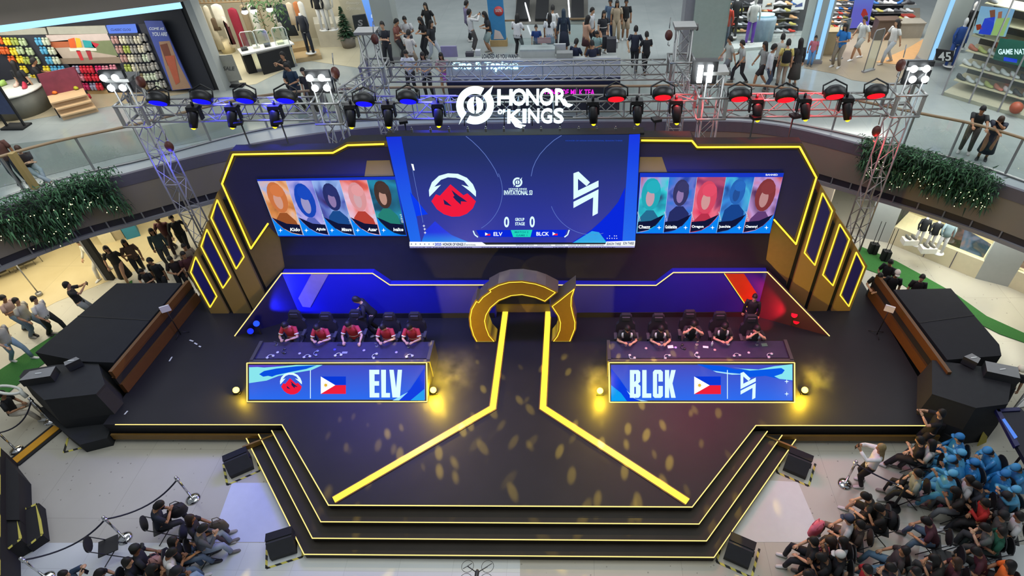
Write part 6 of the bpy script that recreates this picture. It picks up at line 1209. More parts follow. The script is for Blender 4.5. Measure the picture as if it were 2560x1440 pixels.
q = PG.decal('board', [(543, 140), (580, 136), (606, 200), (568, 205)], M_sg, 1, None); q.parent = t; q.matrix_parent_inverse = Matrix.Translation(-Vector(t.location)); part('base', M_black, t, lambda b: b.box((0, 0, .03), (1.0, .35, .06), M_black)); part('white_board_back', M_pale, t, lambda b: b.box((-.12, .05, .62), (.86, .04, 1.15), mat('#b4b2a6', .5)))
q = wpx('lettering', 'SALE', PG, 559, 176, 586, 166, mat('#50504c', .5), None, 4, bold=.02); q.parent = t; q.matrix_parent_inverse = Matrix.Translation(-Vector(t.location))
for sx in (624, 655, 700): 
    p = gz(sx+25, 178-(sx-624)*.15, U); t = thing('security_gate', 'clear security gate panel at the apparel shop entrance, '+{624: 'left', 655: 'middle', 700: 'right'}[sx], 'gate', p, .3); part('acrylic_panel', G_, t, lambda b: b.box((0, 0, .8), (.5, .03, 1.5), G_)); part('foot', M_pale, t, lambda b: b.box((0, 0, .04), (.6, .12, .08), M_trim)); part('edge_tube', M_pale, t, lambda b: b.tube([(-.26, 0, .05), (-.26, 0, 1.5), (-.2, 0, 1.58), (.2, 0, 1.58), (.26, 0, 1.5), (.26, 0, .05)], .018, M_pale, 5))
# ---- columns
M_col = mat('#a4aaa4', .35, var=.08, scale=1.5)
def column(x0, x1, y, lb, m=None, hgt=6.5, dep=.8):
    a = gz(x0, y, U); c = gz(x1, y, U); t = thing('column', lb, 'column', (a+c)/2); w = abs(c.x-a.x); part('shaft', m or M_col, t, lambda b: b.box((0, dep/2, hgt/2), (w, dep, hgt), m or M_col)); part('plinth_band', M_trim, t, lambda b: b.box((0, dep/2, .06), (w+.06, dep+.06, .12), M_trim)); return t, w
t, w = column(955, 1002, 150, 'pale round edged column beside the lit blue ad, left of the concourse'); o = part('lit_number', glow('#f4fbff', 4), t, lambda b: b.box((-.1, -.02, 3.0), (.10, .03, 1.1), glow('#f4fbff', 4)))
column(1700, 1722, 150, 'grey side of the big column right of the corridor', mat('#84848a', .4)); t, w = column(1722, 1806, 152, 'broad greenish grey column right of the corridor', mat('#9aa69e', .35)); 
part('blue_light', glow('#8ab4f8', 2), t, lambda b: b.box((-w/2-.15, -.02, 2.9), (.08, .02, .9), glow('#8ab4f8', 2))); part('pale_light', glow('#a8d8e8', 1), t, lambda b: b.box((0, -.02, 3.7), (.4, .02, .18), glow('#a8d8e8', 1)))
for x0, x1, y, lb in ((2004, 2052, 160, 'grey column with two cool light bands between the sports shop and the shoe shop'), (2312, 2372, 165, 'grey column with a cool light band right of the shoe shop')):
    t, w = column(x0, x1, y, lb, M_col, 7); E = glow('#8cc0f4', 1.3)
    for k in ((-.38, .2) if x0 < 2100 else (-.42,)): part('light_band', E, t, lambda b: b.box((k*w+.05, -.02, 3.6), (.16, .03, 6.8), E))
# lit ad beside the left column
PAd = Plane((0, 18.6, 0), (0, 1, 0)); o = signboard('tall lit blue ad board of a figure in blue reading BGCU', PAd, [(904, 0), (953, 0), (972, 82), (930, 82)], gradmat('#2a5ad8', '#7ab0f0', U, U+3, 1.1), .15, 'lit_advert', 'advert')
PAd.decal('figure_patch', [(924, 0), (944, 0), (950, 30), (940, 36), (930, 30)], glow('#1838a0', 1), 1, o); wpx('lettering', 'BGCU', PAd, 928, 44, 951, 36, glow('#d8ecff', 1), o, 3, bold=.02); wpx('lettering', 'BGCU', PAd, 932, 62, 950, 52, glow('#1c2c80', 1), o, 3, bold=.02)
# ---- corridor: ad stand, kiosk, escalator
p = gz(1248, 113, U); t = thing('ad_stand', 'wooden framed stand with a blue sale poster and red dot', 'ad stand', p); M_wd = mat('#b89a68', .5)
part('base', M_wd, t, lambda b: b.box((0, 0, .13), (.74, .35, .26), M_wd)); part('header', M_wd, t, lambda b: b.box((0, 0, 2.15), (.74, .3, .22), M_wd)); q = part('poster', mat('#3c86b8', .5), t, lambda b: b.box((0, 0, 1.15), (.66, .2, 1.8))); part('red_dot', mat('#d04848', .5), t, lambda b: b.cyl((.12, -.10, 1.45), .20, -.012, mat('#d04848', .5), 18, ax=(0, 1, 0))); write('lettering', '50%', (-.02, -.118, 1.42), (.28, 0, 0), (0, 0, .12), M_pale, t); part('picture_patch', mat('#d8c8c0', .5), t, lambda b: b.prism([(-.2, -.104, .3), (.25, -.104, .3), (.1, -.104, .62), (-.12, -.104, .7)], (0, -.005, 0)))
M_es = mat('#55544e', .5, .2, var=.1); es = thing('escalator', 'escalator with two white lit edges rising at the top centre', 'escalator'); E = glow('#eef6ff', 3)
ea, eb = gz(1322, 62, U), gz(1436, 60, U)
part('incline', M_es, es, lambda b: b.prism([ea, eb, eb+Vector((.2, 6, -3.2)), ea+Vector((-.2, 6, -3.2))], (0, 0, -.2), M_es)); part('lit_edge', E, es, lambda b: b.tube([gz(1325, 52, U+.3), gy(1308, -10, 25)], .035, E, 6)); part('lit_edge', E, es, lambda b: b.tube([gz(1424, 42, U+.3), gy(1420, -12, 25)], .035, E, 6))
for x in (1300, 1350, 1440): part('balustrade_panel', M_black, es, lambda b: b.prism([gz(x-12, 55, U), gz(x+20, 55, U), gz(x+20, 55, U)+Vector((0, 2.5, .6)), gz(x-12, 55, U)+Vector((0, 2.5, .6))], (0, 0, .15), M_black))
part('void_floor', mat('#6c6a62', .6), es, lambda b: b.prism([gz(1290, 60, U+.02), gz(1470, 60, U+.02), gz(1470, -40, U+.02), gz(1290, -40, U+.02)], (0, 0, -.01), mat('#6c6a62', .6)))
for x0, x1, y, lb in ((1258, 1285, 112, 'left'), (1425, 1462, 108, 'right')):
    p = gz((x0+x1)/2, y, U); t = thing('barrier', 'short glass barrier with wooden rail %s of the escalator' % lb, 'barrier', p); part('glass', G_, t, lambda b: b.box((0, 0, .5), (.8, .02, .9), G_)); part('rail', M_wood, t, lambda b: b.box((0, 0, 1.02), (1.0, .07, .06), M_wood)); part('post', M_trim, t, lambda b: b.box((.42, 0, .5), (.05, .05, 1.0), M_trim)); part('post', M_trim, t, lambda b: b.box((-.42, 0, .5), (.05, .05, 1.0), M_trim))
k = thing('drinks_kiosk', 'long drinks kiosk with dark blue front and pale upper band of glowing script', 'kiosk'); M_kd = mat('#1a2038', .5, var=.1); M_kg = mat('#7a7f8c', .45, var=.08); YK0 = 13.0; KP = Plane((0, YK0, 0), (0, 1, 0)); ka, kb = gy(1116, 200, YK0).x, gy(1551, 200, YK0).x
part('front', M_kd, k, lambda b: b.box(((ka+kb)/2, YK0+.5, U+.6), (kb-ka, 1.0, 1.2), M_kd)); part('upper_band', M_kg, k, lambda b: b.prism([Vector((ka, YK0+.02, U+1.2)), Vector((kb, YK0+.02, U+1.2)), Vector((kb, YK0+.35, U+1.72)), Vector((ka, YK0+.35, U+1.72))], (0, .05, 0), M_kg)); mt = mat('#b0b4b4', .4)
part('counter_top', mt, k, lambda b: b.box(((ka+kb)/2, YK0+1.6, U+1.02), (kb-ka, 1.6, .06), mt)); part('counter_body', M_kg, k, lambda b: b.box(((ka+kb)/2, YK0+1.9, U+.5), (kb-ka, 1.0, 1.0), M_kg))
KU = Plane((0, YK0, U+1.2), (0, -.52, .33)); Es = glow('#b4f0ff', 2.2); wpx('lettering', 'One & Tapioca', KU, 1131, 180, 1296, 152, Es, k, 4, bold=.035, shear=.1); Epk = glow('#e81cd8', 1.5); wpx('lettering', 'LAND OF MILK TEA', KP, 1362, 238, 1486, 223, Epk, k, 3, bold=.02)
wpx('lettering', 'LOADED AS YOU WANT', Plane((0, YK0+1.35, 0), (0, 1, 0)), 1205, 146, 1295, 135, mat('#24284a', .5), k, 3, bold=.02)
def kbox(nm, lb, cat, x, y, w, d, h, c): p = gz(x, y, U+1.05); b = MB(); b.box(p+Vector((0, 0, h/2)), (w, d, h), mat(c, .4)); tag(b.build(nm, mat(c, .4)), lb, cat)
gc = thing('glass_display_case', 'glass topped white display case on the kiosk counter', 'display case', gz(1345, 138, U+1.05)); part('case_body', mt, gc, lambda b: b.box((0, 0, .15), (1.3, .5, .3), mt)); part('glass_front', G_, gc, lambda b: b.box((0, -.1, .45), (1.3, .4, .32), G_)); part('menu_card', mat('#c88a8c', .5), gc, lambda b: b.box((.25, .12, .5), (.5, .02, .2)))
for a in (('till', 'pale till screen on the kiosk counter', 'till', 1400, 133, .45, .1, .35, '#b8bcbc'), ('cup_rack', 'grey rack with cups behind the display case', 'rack', 1412, 143, .6, .3, .2, '#8a8c8c'), ('blender', 'dark blender at the right of the kiosk counter', 'blender', 1512, 120, .2, .2, .45, '#2c2c30'), ('shaker_machine', 'dark shaker machine at the right end of the kiosk', 'machine', 1528, 128, .35, .3, .5, '#34343a'), ('carton', 'white carton at the right end of the kiosk counter', 'box', 1534, 118, .3, .3, .25, '#c4c8c8'), ('till', 'purple grey till panel at the left end of the kiosk', 'till', 1125, 142, .6, .08, .4, '#8c88a8'), ('napkin_box', 'small dark box at the left part of the kiosk counter', 'box', 1175, 140, .3, .2, .15, '#3c3a44'), ('plastic_tub', 'pale tub on the left part of the kiosk counter', 'tub', 1196, 138, .2, .2, .2, '#b8bcc0')): kbox(*a)
# ---- sports shop: wall of shoes behind glass, mannequins on a low platform
M_dk = mat('#3c3e44', .7); b = MB(); b.box((11.5, 20.9, U+2.2), (8.6, .12, 4.4), M_dk); struct(b.build('wall_back', M_dk)); b = MB(); b.box((12.0, 20.2, U-.0), (9, .01, .01), M_dk); b.build('wall_back', M_dk)['kind'] = 'structure'
lamp('AREA', (9.3, 19.4, U+4.2), 200, (.95, .98, 1), 4, (9.3, 19.8, U+1), 1.5, name='shop_ceiling_light'); lamp('AREA', (14.2, 19, U+4.2), 250, (1, .97, .9), 4, (14.2, 19.8, U), 2, name='shop_ceiling_light')
rnd = random.Random(11); pal = ['#d8d8d8', '#c4c8cc', '#2c2e34', '#8a8c90', '#c43a2c', '#2c64a8', '#b8b060', '#e0e0dc', '#5c5e64', '#d0a070']
pn = {'#d8d8d8': 'white', '#c4c8cc': 'pale grey', '#2c2e34': 'black', '#8a8c90': 'grey', '#c43a2c': 'red', '#2c64a8': 'blue', '#b8b060': 'yellow', '#e0e0dc': 'bright white', '#5c5e64': 'dark grey', '#d0a070': 'tan'}
def shoewall(pl_y, x0, x1, y0, y1, dx, dy, skew, where, s=1.25):
    y = y0; r = 0
    while y < y1:
        A = gy(x0+skew*(y-y0), y+6, pl_y); B_ = gy(x1+skew*(y-y0), y+6, pl_y); b = MB(); b.box(((A+B_)/2)+Vector((0, .08, 0)), ((B_-A).length, .24, .025), M_trim); tag(b.build('wall_shelf', M_trim), 'thin shelf %s of the shoe display %s' % (('first', 'second', 'third', 'fourth', 'fifth', 'sixth', 'seventh', 'eighth', 'ninth', 'tenth')[r % 10]+' from the top', where), 'shelf')
        x = x0
        while x < x1:
            if rnd.random() < .93:
                c = rnd.choice(pal); p = gy(x+skew*(y-y0), y+5, pl_y); shoe(p+Vector((0, 0, .03)), c, rnd.choice((1.3, 1.7, -1.4)), pn[c]+' sneaker on the shoe display '+where, pn[c]+' sneakers '+where, s)
            x += dx
        y += dy; r += 1
shoewall(20.6, 1806, 2000, 8, 100, 15, 17, -.12, 'behind the sports shop glass')
shoewall(20.6, 2092, 2134, -2, 70, 9, 11, -.35, 'left of the tall shop screen', 1.0); shoewall(20.6, 2186, 2290, 6, 110, 15, 20, -.2, 'right of the tall shop screen')
SPp = Plane((0, 20.55, 0), (0, 1, 0))
for x0, x1, lb, c in ((1908, 1938, 'white framed shoe picture, left of two in the sports shop', '#d0d0cc'), (1982, 2014, 'white framed blue shoe picture, right of two in the sports shop', '#d8dcdc')):
    o = signboard(lb, SPp, [(x0, 0), (x1, 0), (x1-5, 24), (x0-4, 24)], mat(c, .5), .06, 'picture_frame', 'picture'); SPp.decal('shoe_picture', [(x0+6, 14), (x1-8, 6), (x1-8, 16), (x0+5, 18)], mat('#3c4c80' if x0 > 1950 else '#6a6460', .6), 1, o)
TV = Plane((0, 20.3, 0), (0, 1, 0)); o = signboard('tall screen showing a figure on a blue and violet sky in the shoe shop', TV, [(2140, -4), (2186, -4), (2170, 68), (2124, 71)], gradmat('#5a5ab8', '#4aa0e0', U+1, U+3.5, 1.0), .1, 'tall_screen', 'screen'); TV.decal('figure_patch', [(2158, 22), (2164, 22), (2170, 36), (2160, 48), (2152, 36)], glow('#a83c38', .8), 1, o)
b = MB(); b.add([gz(1800, 165, U), gz(2004, 175, U), gz(2004, 175, U)+Vector((0, 0, 4.2)), gz(1800, 165, U)+Vector((0, 0, 4.2))], [(0, 1, 2, 3)], G_); struct(b.build('window_3', G_))
slab('low white platform under the sports shop mannequins', 'platform', 'platform', [(1778, 134), (1905, 124), (1912, 112), (1790, 118)], U, .12, mat('#c8ccc8', .4))
mannequin(1806, 120, U+.12, '#c03c28', '#4a5668', 'mannequin in red basketball vest and jeans in the sports shop window', head=True, s=1.05); mannequin(1872, 108, U+.12, '#d0d0cc', '#6a3cb0', 'mannequin in white top and purple shorts in the sports shop window', head=True, s=1.05); mannequin(1830, 92, U+.12, '#1c1e24', '#22242a', 'mannequin in black sportswear in the sports shop window', head=True)
p = gz(1900, 102, U); b = MB(); b.rings([ring(p+Vector((0, 0, z)), Vector((1, 0, 0)), Vector((0, 1, 0)), r, r*.6, 14) for z, r in ((0, .5), (.9, .55), (1.0, .5))], mat('#8aa0b0', .5)); tag(b.build('counter', mat('#8aa0b0', .5)), 'rounded blue grey counter in the sports shop', 'counter'); b = MB(); b.rings([ring(p+Vector((0, 0, 1.08)), Vector((1, 0, 0)), Vector((0, 1, 0)), .42, .22, 16), ring(p+Vector((0, 0, 1.12)), Vector((1, 0, 0)), Vector((0, 1, 0)), .42, .22, 16)], glow('#c8f8ff', 2)); tag(b.build('oval_lamp', glow('#c8f8ff', 2)), 'bright oval cyan white lamp on the sports shop counter', 'lamp')
for x, y, w, d, h, c, lb in ((2205, 96, .9, .5, .8, '#5a4a40', 'dark display table at the back of the shoe shop'), (2265, 90, 1.0, .6, .6, '#9a9488', 'grey display table with bags in the shoe shop'), (2068, 132, .9, .5, .9, '#a89878', 'wooden cash counter at the shoe shop entrance'), (2262, 60, .5, .3, .35, '#c84838', 'red shoe box pile in the shoe shop')):
    p = gz(x, y, U); b = MB(); b.box(p+Vector((0, 0, h/2)), (w, d, h), mat(c, .5)); b.box(p+Vector((0, 0, h+.02)), (w+.06, d+.06, .04), mat(c, .5)); tag(b.build('display_table', mat(c, .5)), lb, 'table')
for x, y, lb in ((2170, 178, 'left'), (2090, 150, 'right')):
    p = gz(x, y, U); t = thing('security_gate', 'clear security gate at the shoe shop entrance, %s' % {'left': 'in the open floor', 'right': 'beside the cash counter'}[lb], 'gate', p, .5); part('acrylic_panel', G_, t, lambda b: b.box((0, 0, .8), (.5, .03, 1.5), G_)); part('edge_tube', M_pale, t, lambda b: b.tube([(-.26, 0, .05), (-.26, 0, 1.5), (-.2, 0, 1.58), (.2, 0, 1.58), (.26, 0, 1.5), (.26, 0, .05)], .02, M_trim, 5)); part('foot', M_trim, t, lambda b: b.box((0, 0, .03), (.6, .14, .06), M_trim))
# ---- corner shop at the right: glass front, screens and shoe shelves
ga, gb = gz(2355, 238, U), gz(2620, 318, U); gn = (gb-ga).cross(Vector((0, 0, 1))).normalized(); gn = gn if gn.dot(CAM-ga) < 0 else -gn
b = MB(); b.add([ga, gb, gb+Vector((0, 0, 4.4)), ga+Vector((0, 0, 4.4))], [(0, 1, 2, 3)], G_); struct(b.build('window_4', G_))
for k in (0, .27, .55, .82): part('mullion', M_trim, None, lambda b: b.box(ga.lerp(gb, k)+Vector((0, 0, 2.2)), (.04, .04, 4.4), M_trim)).__setitem__('kind', 'structure')
b = MB(); b.prism([ga+gn*1.6, gb+gn*1.6, gb+gn*1.6+Vector((0, 0, 4.4)), ga+gn*1.6+Vector((0, 0, 4.4))], gn*.1, mat('#4c4a48', .7)); struct(b.build('wall_right', mat('#4c4a48', .7)))
b = MB(); b.prism([ga+gn*.02, gb+gn*.02, gb+gn*1.6, ga+gn*1.6], (0, 0, .12), mat('#b8b098', .5)); struct(b.build('floor', mat('#b8b098', .5)))
mm = (ga+gb)/2+gn*.8+Vector((0, 0, 4.3)); lamp('AREA', tuple(mm), 260, (.97, 1, .96), .8, (mm.x, mm.y, U), 4, name='shop_window_light')
ord_ = ('lowest', 'second lowest', 'third', 'fourth', 'fifth', 'topmost')
for r in range(6):
    zs = U+.42+r*.52; b = MB(); b.prism([ga+gn*.55+Vector((0, 0, zs-U)), gb+gn*.55+Vector((0, 0, zs-U)), gb+gn*1.5+Vector((0, 0, zs-U)), ga+gn*1.5+Vector((0, 0, zs-U))], (0, 0, -.03), mat('#c8c0a0', .5)); tag(b.build('display_shelf', mat('#c8c0a0', .5)), ord_[r]+' long shoe shelf behind the corner shop glass', 'shelf')
    for i in range(11):
        k = (i+.5)/11
        if r >= 3 and .1 < k < .42 or r == 3 and k > .5: continue
        c = rnd.choice(['#d8dcdc', '#c8ccc8', '#2c2e34', '#b8c070', '#c07058', '#d8dcdc', '#8a8c90']); nm_ = {'#d8dcdc': 'white', '#c8ccc8': 'pale grey', '#2c2e34': 'black', '#b8c070': 'lime', '#c07058': 'rust', '#8a8c90': 'grey'}[c]
        shoe(ga.lerp(gb, k)+gn*.75+Vector((0, 0, zs-U+.02)), c, atan2((gb-ga).y, (gb-ga).x)+1.2, nm_+' sneaker on the %s shelf of the corner shop' % ord_[r], '%s sneakers on the %s corner shop shelf' % (nm_, ord_[r]), 1.35)
CS = Plane(ga+gn*.5, gn)
o = signboard('large screen of two basketball players in blue and green in the corner shop', CS, [(2452, 16), (2536, 24), (2512, 92), (2432, 82)], gradmat('#8ab8c8', '#6aa0e8', U+2, U+4.4, .9), .06, 'wide_screen', 'screen')
for c, q in (('#2c4ce0', [(2462, 46), (2488, 42), (2480, 88), (2446, 84)]), ('#a8d080', [(2492, 46), (2526, 44), (2508, 90), (2476, 88)]), ('#8a5a48', [(2474, 26), (2488, 24), (2488, 42), (2476, 44)]), ('#b07860', [(2496, 30), (2506, 28), (2504, 46), (2494, 46)]), ('#9a3c28', [(2440, 62), (2452, 60), (2456, 72), (2442, 76)])): CS.decal('figure_patch', q, glow(c, .75), 1, o)
o = signboard('dark green screen reading GAME NATION in the corner shop', CS, [(2500, 96), (2590, 108), (2574, 172), (2482, 148)], gradmat('#0c3020', '#2c7868', U+.5, U+3, .8), .06, 'wide_screen', 'screen'); wpx('lettering', 'GAME NATION', CS, 2496, 136, 2590, 122, glow('#d8f4f8', 1.2), o, 3, bold=.03); CS.decal('blue_button', [(2510, 142), (2544, 148), (2542, 157), (2509, 152)], glow('#1c40d8', 1), 2, o)
P45 = Plane(ga+gn*.45, gn); o = signboard('black panel with white number 45 low in the corner shop', P45, [(2340, 122), (2384, 128), (2380, 156), (2338, 150)], M_black, .06); wpx('lettering', '45', P45, 2346, 152, 2378, 130, mat('#c8ccc8', .5), o, 3, bold=.02)
for k, z, lb in ((.28, 1.98, 'left'), (.40, 1.98, 'right')):
    b = MB(); b.ball((0, 0, 0), .2, mat('#a05038', .5), 14, 10); o = b.build('basketball', mat('#a05038', .5)); o.location = ga.lerp(gb, k)+gn*.75+Vector((0, 0, z-.1)); tag(o, 'orange basketball on the shelf under the players screen, %s of two' % lb, 'ball')
b = MB(); b.ball((0, 0, 0), .2, mat('#a05038', .5), 14, 10); o = b.build('basketball', mat('#a05038', .5)); o.location = gz(2532, 276, U+.3)+gn*.3; tag(o, 'orange basketball on the floor of the corner shop window', 'ball')
mannequin(2372, 165, U+.12, '#24488c', '#2c4c90', 'mannequin in blue tracksuit in the corner shop', head=True); mannequin(2398, 120, U+.12, '#16181c', '#1a1c20', 'mannequin in black tracksuit in the corner shop', head=True)
# ---- ground floor display window, right
WPl = Plane(WR[1]+nr*.7, nr)
for x, y, tc, bc, lb, s in ((2290, 612, '#24262a', '#24262a', 'left mannequin in black swimwear in the ground floor window', .75), (2318, 622, '#24262a', '#d8d4c4', 'second mannequin in black crop top in the ground floor window', .75), (2345, 632, '#8aa0a4', '#8aa4a8', 'tall mannequin in pale blue dress in the ground floor window', .85)):
    mannequin(x, y, 0.02, tc, bc, lb, False, False, s)
for x, y, lb in ((2277, 596, 'left'), (2322, 616, 'right')):
    p = gz(x, y, .25); t = thing('white_plinth', 'white plinth with shoes in the ground floor window, %s of two' % lb, 'plinth', (p.x, p.y, .02)); part('block', M_pale, t, lambda b: b.box((0, 0, .12), (.5, .3, .2), mat('#e8e4d8', .4)))
    for i in (-1, 1): shoe(p+Vector((i*.1, 0, .02)), '#6a6a60', .5, 'grey sandal on the %s white plinth' % lb, 'sandals on the %s white plinth' % lb, .9)
for q, cols, lb in (([(2370, 545), (2412, 572), (2396, 632), (2352, 600)], ('#9a7c6c', '#3a2824', '#c88878', '#b8988c'), 'poster of a dark haired model in the ground floor window, left'), ([(2412, 572), (2478, 612), (2448, 660), (2396, 632)], ('#a08a78', '#4a5c78', '#8a9cb8', '#d0a8a0'), 'poster of a model in denim in the ground floor window, right'), ([(2532, 628), (2572, 650), (2556, 690), (2520, 672)], ('#b89878', '#8a3028', '#c8a890', '#d8b8a0'), 'small poster of a red clad model at the right edge')):
    pw = Plane((WR[1] if 'edge' not in lb else WR[5])+nr*.25, nr); signboard(lb, pw, q, gradmat(0, 0, 0, 1, .55, cols=cols, nsc=1.8, xs=q[0][0]), .03, 'poster', 'poster')

for i, (x, y, lb) in enumerate(((612, 30, 'left'), (634, 28, 'middle'), (674, 24, 'right'))):
    p = gy(x, y, 18.6); t = thing('spot_lamp', 'bright white round lamp hung in the apparel shop, %s of three' % lb, 'lamp', p); E = glow('#ffffff', 6); part('lens', E, t, lambda b: b.ball((0, 0, 0), (.13, .13, .09), E, 12, 8)); part('housing', M_black, t, lambda b: b.cyl((0, .03, .05), .10, .10, M_black, 12)); part('cable', M_black, t, lambda b: b.tube([(0, .03, .1), (0, .03, 1.6)], .01, M_black, 5))
t = thing('hanging_greenery', 'loose hanging greenery at the top of the apparel shop', 'plant', gy(662, 2, 18.8))
def hg(b):
    rnd = random.Random(9); m = mat('#3c5a34', .8, var=.3)
    for i in range(260):
        o = Vector((rnd.uniform(-.7, .7), rnd.uniform(-.3, .3), rnd.uniform(-1.5, .3)*rnd.random())); a = rnd.uniform(0, 6.3); d = Vector((cos(a), sin(a), -.6))*.2; s_ = Vector((-sin(a), cos(a), 0))*.04; b.add([o, o+d*.5+s_, o+d, o+d*.5-s_], [(0, 1, 2, 3)], m)
part('leaves', mat('#3c5a34', .8, var=.3), t, hg); part('branch', M_wood, t, lambda b: b.tube([(-.7, 0, .3), (.7, 0, .25)], .02, M_wood, 5))
# ================================================================ props on the ground floor
M_chrome = mat('#d8d8d8', .12, 1, var=.02); M_yel = mat('#d8d030', .6, var=.05); M_rope = mat('#1a1a30', .6)
def hazard_mat():
    m = bpy.data.materials.new('hazard_tape'); m.use_nodes = True; nt = m.node_tree; b = nt.nodes['Principled BSDF']; tc = nt.nodes.new('ShaderNodeTexCoord'); w = nt.nodes.new('ShaderNodeTexWave'); w.bands_direction = 'DIAGONAL'; w.inputs['Scale'].default_value = 2.2; w.inputs['Distortion'].default_value = 0
    r = nt.nodes.new('ShaderNodeValToRGB'); r.color_ramp.interpolation = 'CONSTANT'; r.color_ramp.elements[0].color = lin('#17170f'); r.color_ramp.elements[1].position = .5; r.color_ramp.elements[1].color = lin('#cfc456')
    nt.links.new(tc.outputs['Object'], w.inputs[0]); nt.links.new(w.outputs[0], r.inputs[0]); nt.links.new(r.outputs[0], b.inputs['Base Color']); b.inputs['Roughness'].default_value = .6; return m
M_haz = hazard_mat()
def tape(b, pts, w=.06, z=0):
    pts = [Vector(p) for p in pts]
    for a, c in zip(pts[:-1], pts[1:]):
        d = (c-a).normalized(); n = Vector((-d.y, d.x, 0))*w/2; b.prism([a+n, c+n, c-n, a-n], (0, 0, .006), M_haz)
# rope stanchions
def stanchion(fx, fy, lb, ring_=False, h=1.0):
    p = gz(fx, fy, G); t = thing('rope_stanchion', 'chrome rope stanchion '+lb, 'stanchion', p)
    part('base', M_chrome, t, lambda b: b.rings([ring(Vector((0, 0, z)), Vector((1, 0, 0)), Vector((0, 1, 0)), r, r, 20) for z, r in ((0, .17), (.02, .17), (.05, .12), (.07, .03))], M_chrome))
    part('post', M_chrome, t, lambda b: b.cyl((0, 0, .05), .026, h-.08, M_chrome, 12)); part('ball_top', M_chrome, t, lambda b: b.ball((0, 0, h), .042, M_chrome, 12, 8)); part('collar', M_chrome, t, lambda b: b.cyl((0, 0, h-.12), .045, .06, M_chrome, 12))
    return p+Vector((0, 0, h-.08))
s1 = stanchion(483, 1248, 'nearest the wedge speakers on the left'); s2 = stanchion(312, 1346, 'in the middle of the left rope line'); s3 = stanchion(118, 1446, 'at the lower end of the left rope line')
s4 = stanchion(126, 1052, 'beside the yellow cable ramp, upper'); s5 = stanchion(42, 1126, 'beside the yellow cable ramp, lower'); s6 = stanchion(2112, 1210, 'by the blonde woman at the right barrier', h=1.0)
def rope(a, c, lb, sag=.28, m=None):
    m = m or M_rope; b = MB(); b.tube([a.lerp(c, k/12)-Vector((0, 0, sag*4*(k/12)*(1-k/12))) for k in range(13)], .02, m, 6); t = b.build('rope', m); tag(t, lb, 'rope')
    for k in (0, 12): part('end_hook', M_chrome, t, lambda b: b.ball(a.lerp(c, k/12), .03, M_chrome, 8, 5))
rope(s1, s2, 'dark blue barrier rope between the two upper stanchions on the left'); rope(s2, s3, 'dark blue barrier rope down to the lowest left stanchion'); rope(s4, s4+Vector((-.9, -.7, -.55)), 'dark barrier rope hanging from the stanchion by the cable ramp', .3)
c_ = gz(2245, 1212, G+.95); rope(s6, c_, 'black belt from the right stanchion to the next barrier post', .04)
p = gz(2232, 1270, G); t = thing('barrier_post', 'black belt barrier post in front of the grey green shirt', 'post', p); part('post', M_black, t, lambda b: b.cyl((0, 0, 0), .03, .98, M_black, 10)); part('base', M_black, t, lambda b: b.cyl((0, 0, 0), .17, .03, M_black, 18)); part('cap', M_black, t, lambda b: b.cyl((0, 0, .9), .045, .1, M_black, 10))
# white ring holder on the upper left stanchion
p = s4+Vector((-.15, .05, .12)); b = MB(); M_wh = mat('#d4d6cc', .4); a_ = [(.32*cos(q), .14*sin(q)) for q in [2*pi*k/20 for k in range(21)]]; b.tube([p+Vector((x-.3, y*.9, .28+x*-.25)) for x, y in a_], .04, M_wh, 8); b.tube([p+Vector((0, 0, .22)), p+Vector((.08, -.02, 0))], .06, M_wh, 8); tag(b.build('loop_sign_holder', M_wh), 'white loop shaped holder on top of the upper left stanchion', 'holder')
# yellow cable ramp
pa, pb = [gz(*q, G) for q in ((145, 1070), (36, 1158))]; d = (pb-pa).normalized(); n_ = Vector((-d.y, d.x, 0)); t = thing('cable_ramp', 'yellow and black cable ramp on the floor at the left', 'cable ramp')
part('black_body', M_black, t, lambda b: b.prism([pa+n_*.22, pb+n_*.22, pb-n_*.22, pa-n_*.22], (0, 0, .04), M_black)); My = mat('#d89a1c', .5, var=.1); part('yellow_lid', My, t, lambda b: b.prism([pa+n_*.12+Vector((0, 0, .041)), pb+n_*.12+Vector((0, 0, .041)), pb-n_*.12+Vector((0, 0, .041)), pa-n_*.12+Vector((0, 0, .041))], (0, 0, .02), My))
# stepped black riser with hazard tape
rs = thing('camera_riser', 'black riser with hazard taped edges at the left edge of the floor', 'riser'); M_rb = mat('#1b1b1d', .8, var=.15)
R0 = [gz(x, y, G+.75) for x, y in ((-140, 1120), (2, 1120), (2, 1440), (-140, 1440))]; part('platform', M_rb, rs, lambda b: b.prism(R0, (0, 0, -.75), M_rb)); part('edge_tape', M_haz, rs, lambda b: tape(b, [R0[1]+Vector((-.04, 0, .002)), R0[2]+Vector((-.04, 0, .002))]))
rw = thing('black_skirt_panel', 'black cloth skirted block between the riser and the floor at the left', 'block'); part('cloth', M_rb, rw, lambda b: b.prism([gz(x, y, G+.55) for x, y in ((4, 1128), (46, 1182), (48, 1300), (4, 1300))], (0, 0, -.55), M_rb)); part('hem', M_black, rw, lambda b: b.prism([gz(x, y, G+.03) for x, y in ((4, 1150), (55, 1196), (56, 1310), (4, 1310))], (0, 0, -.03), M_black))
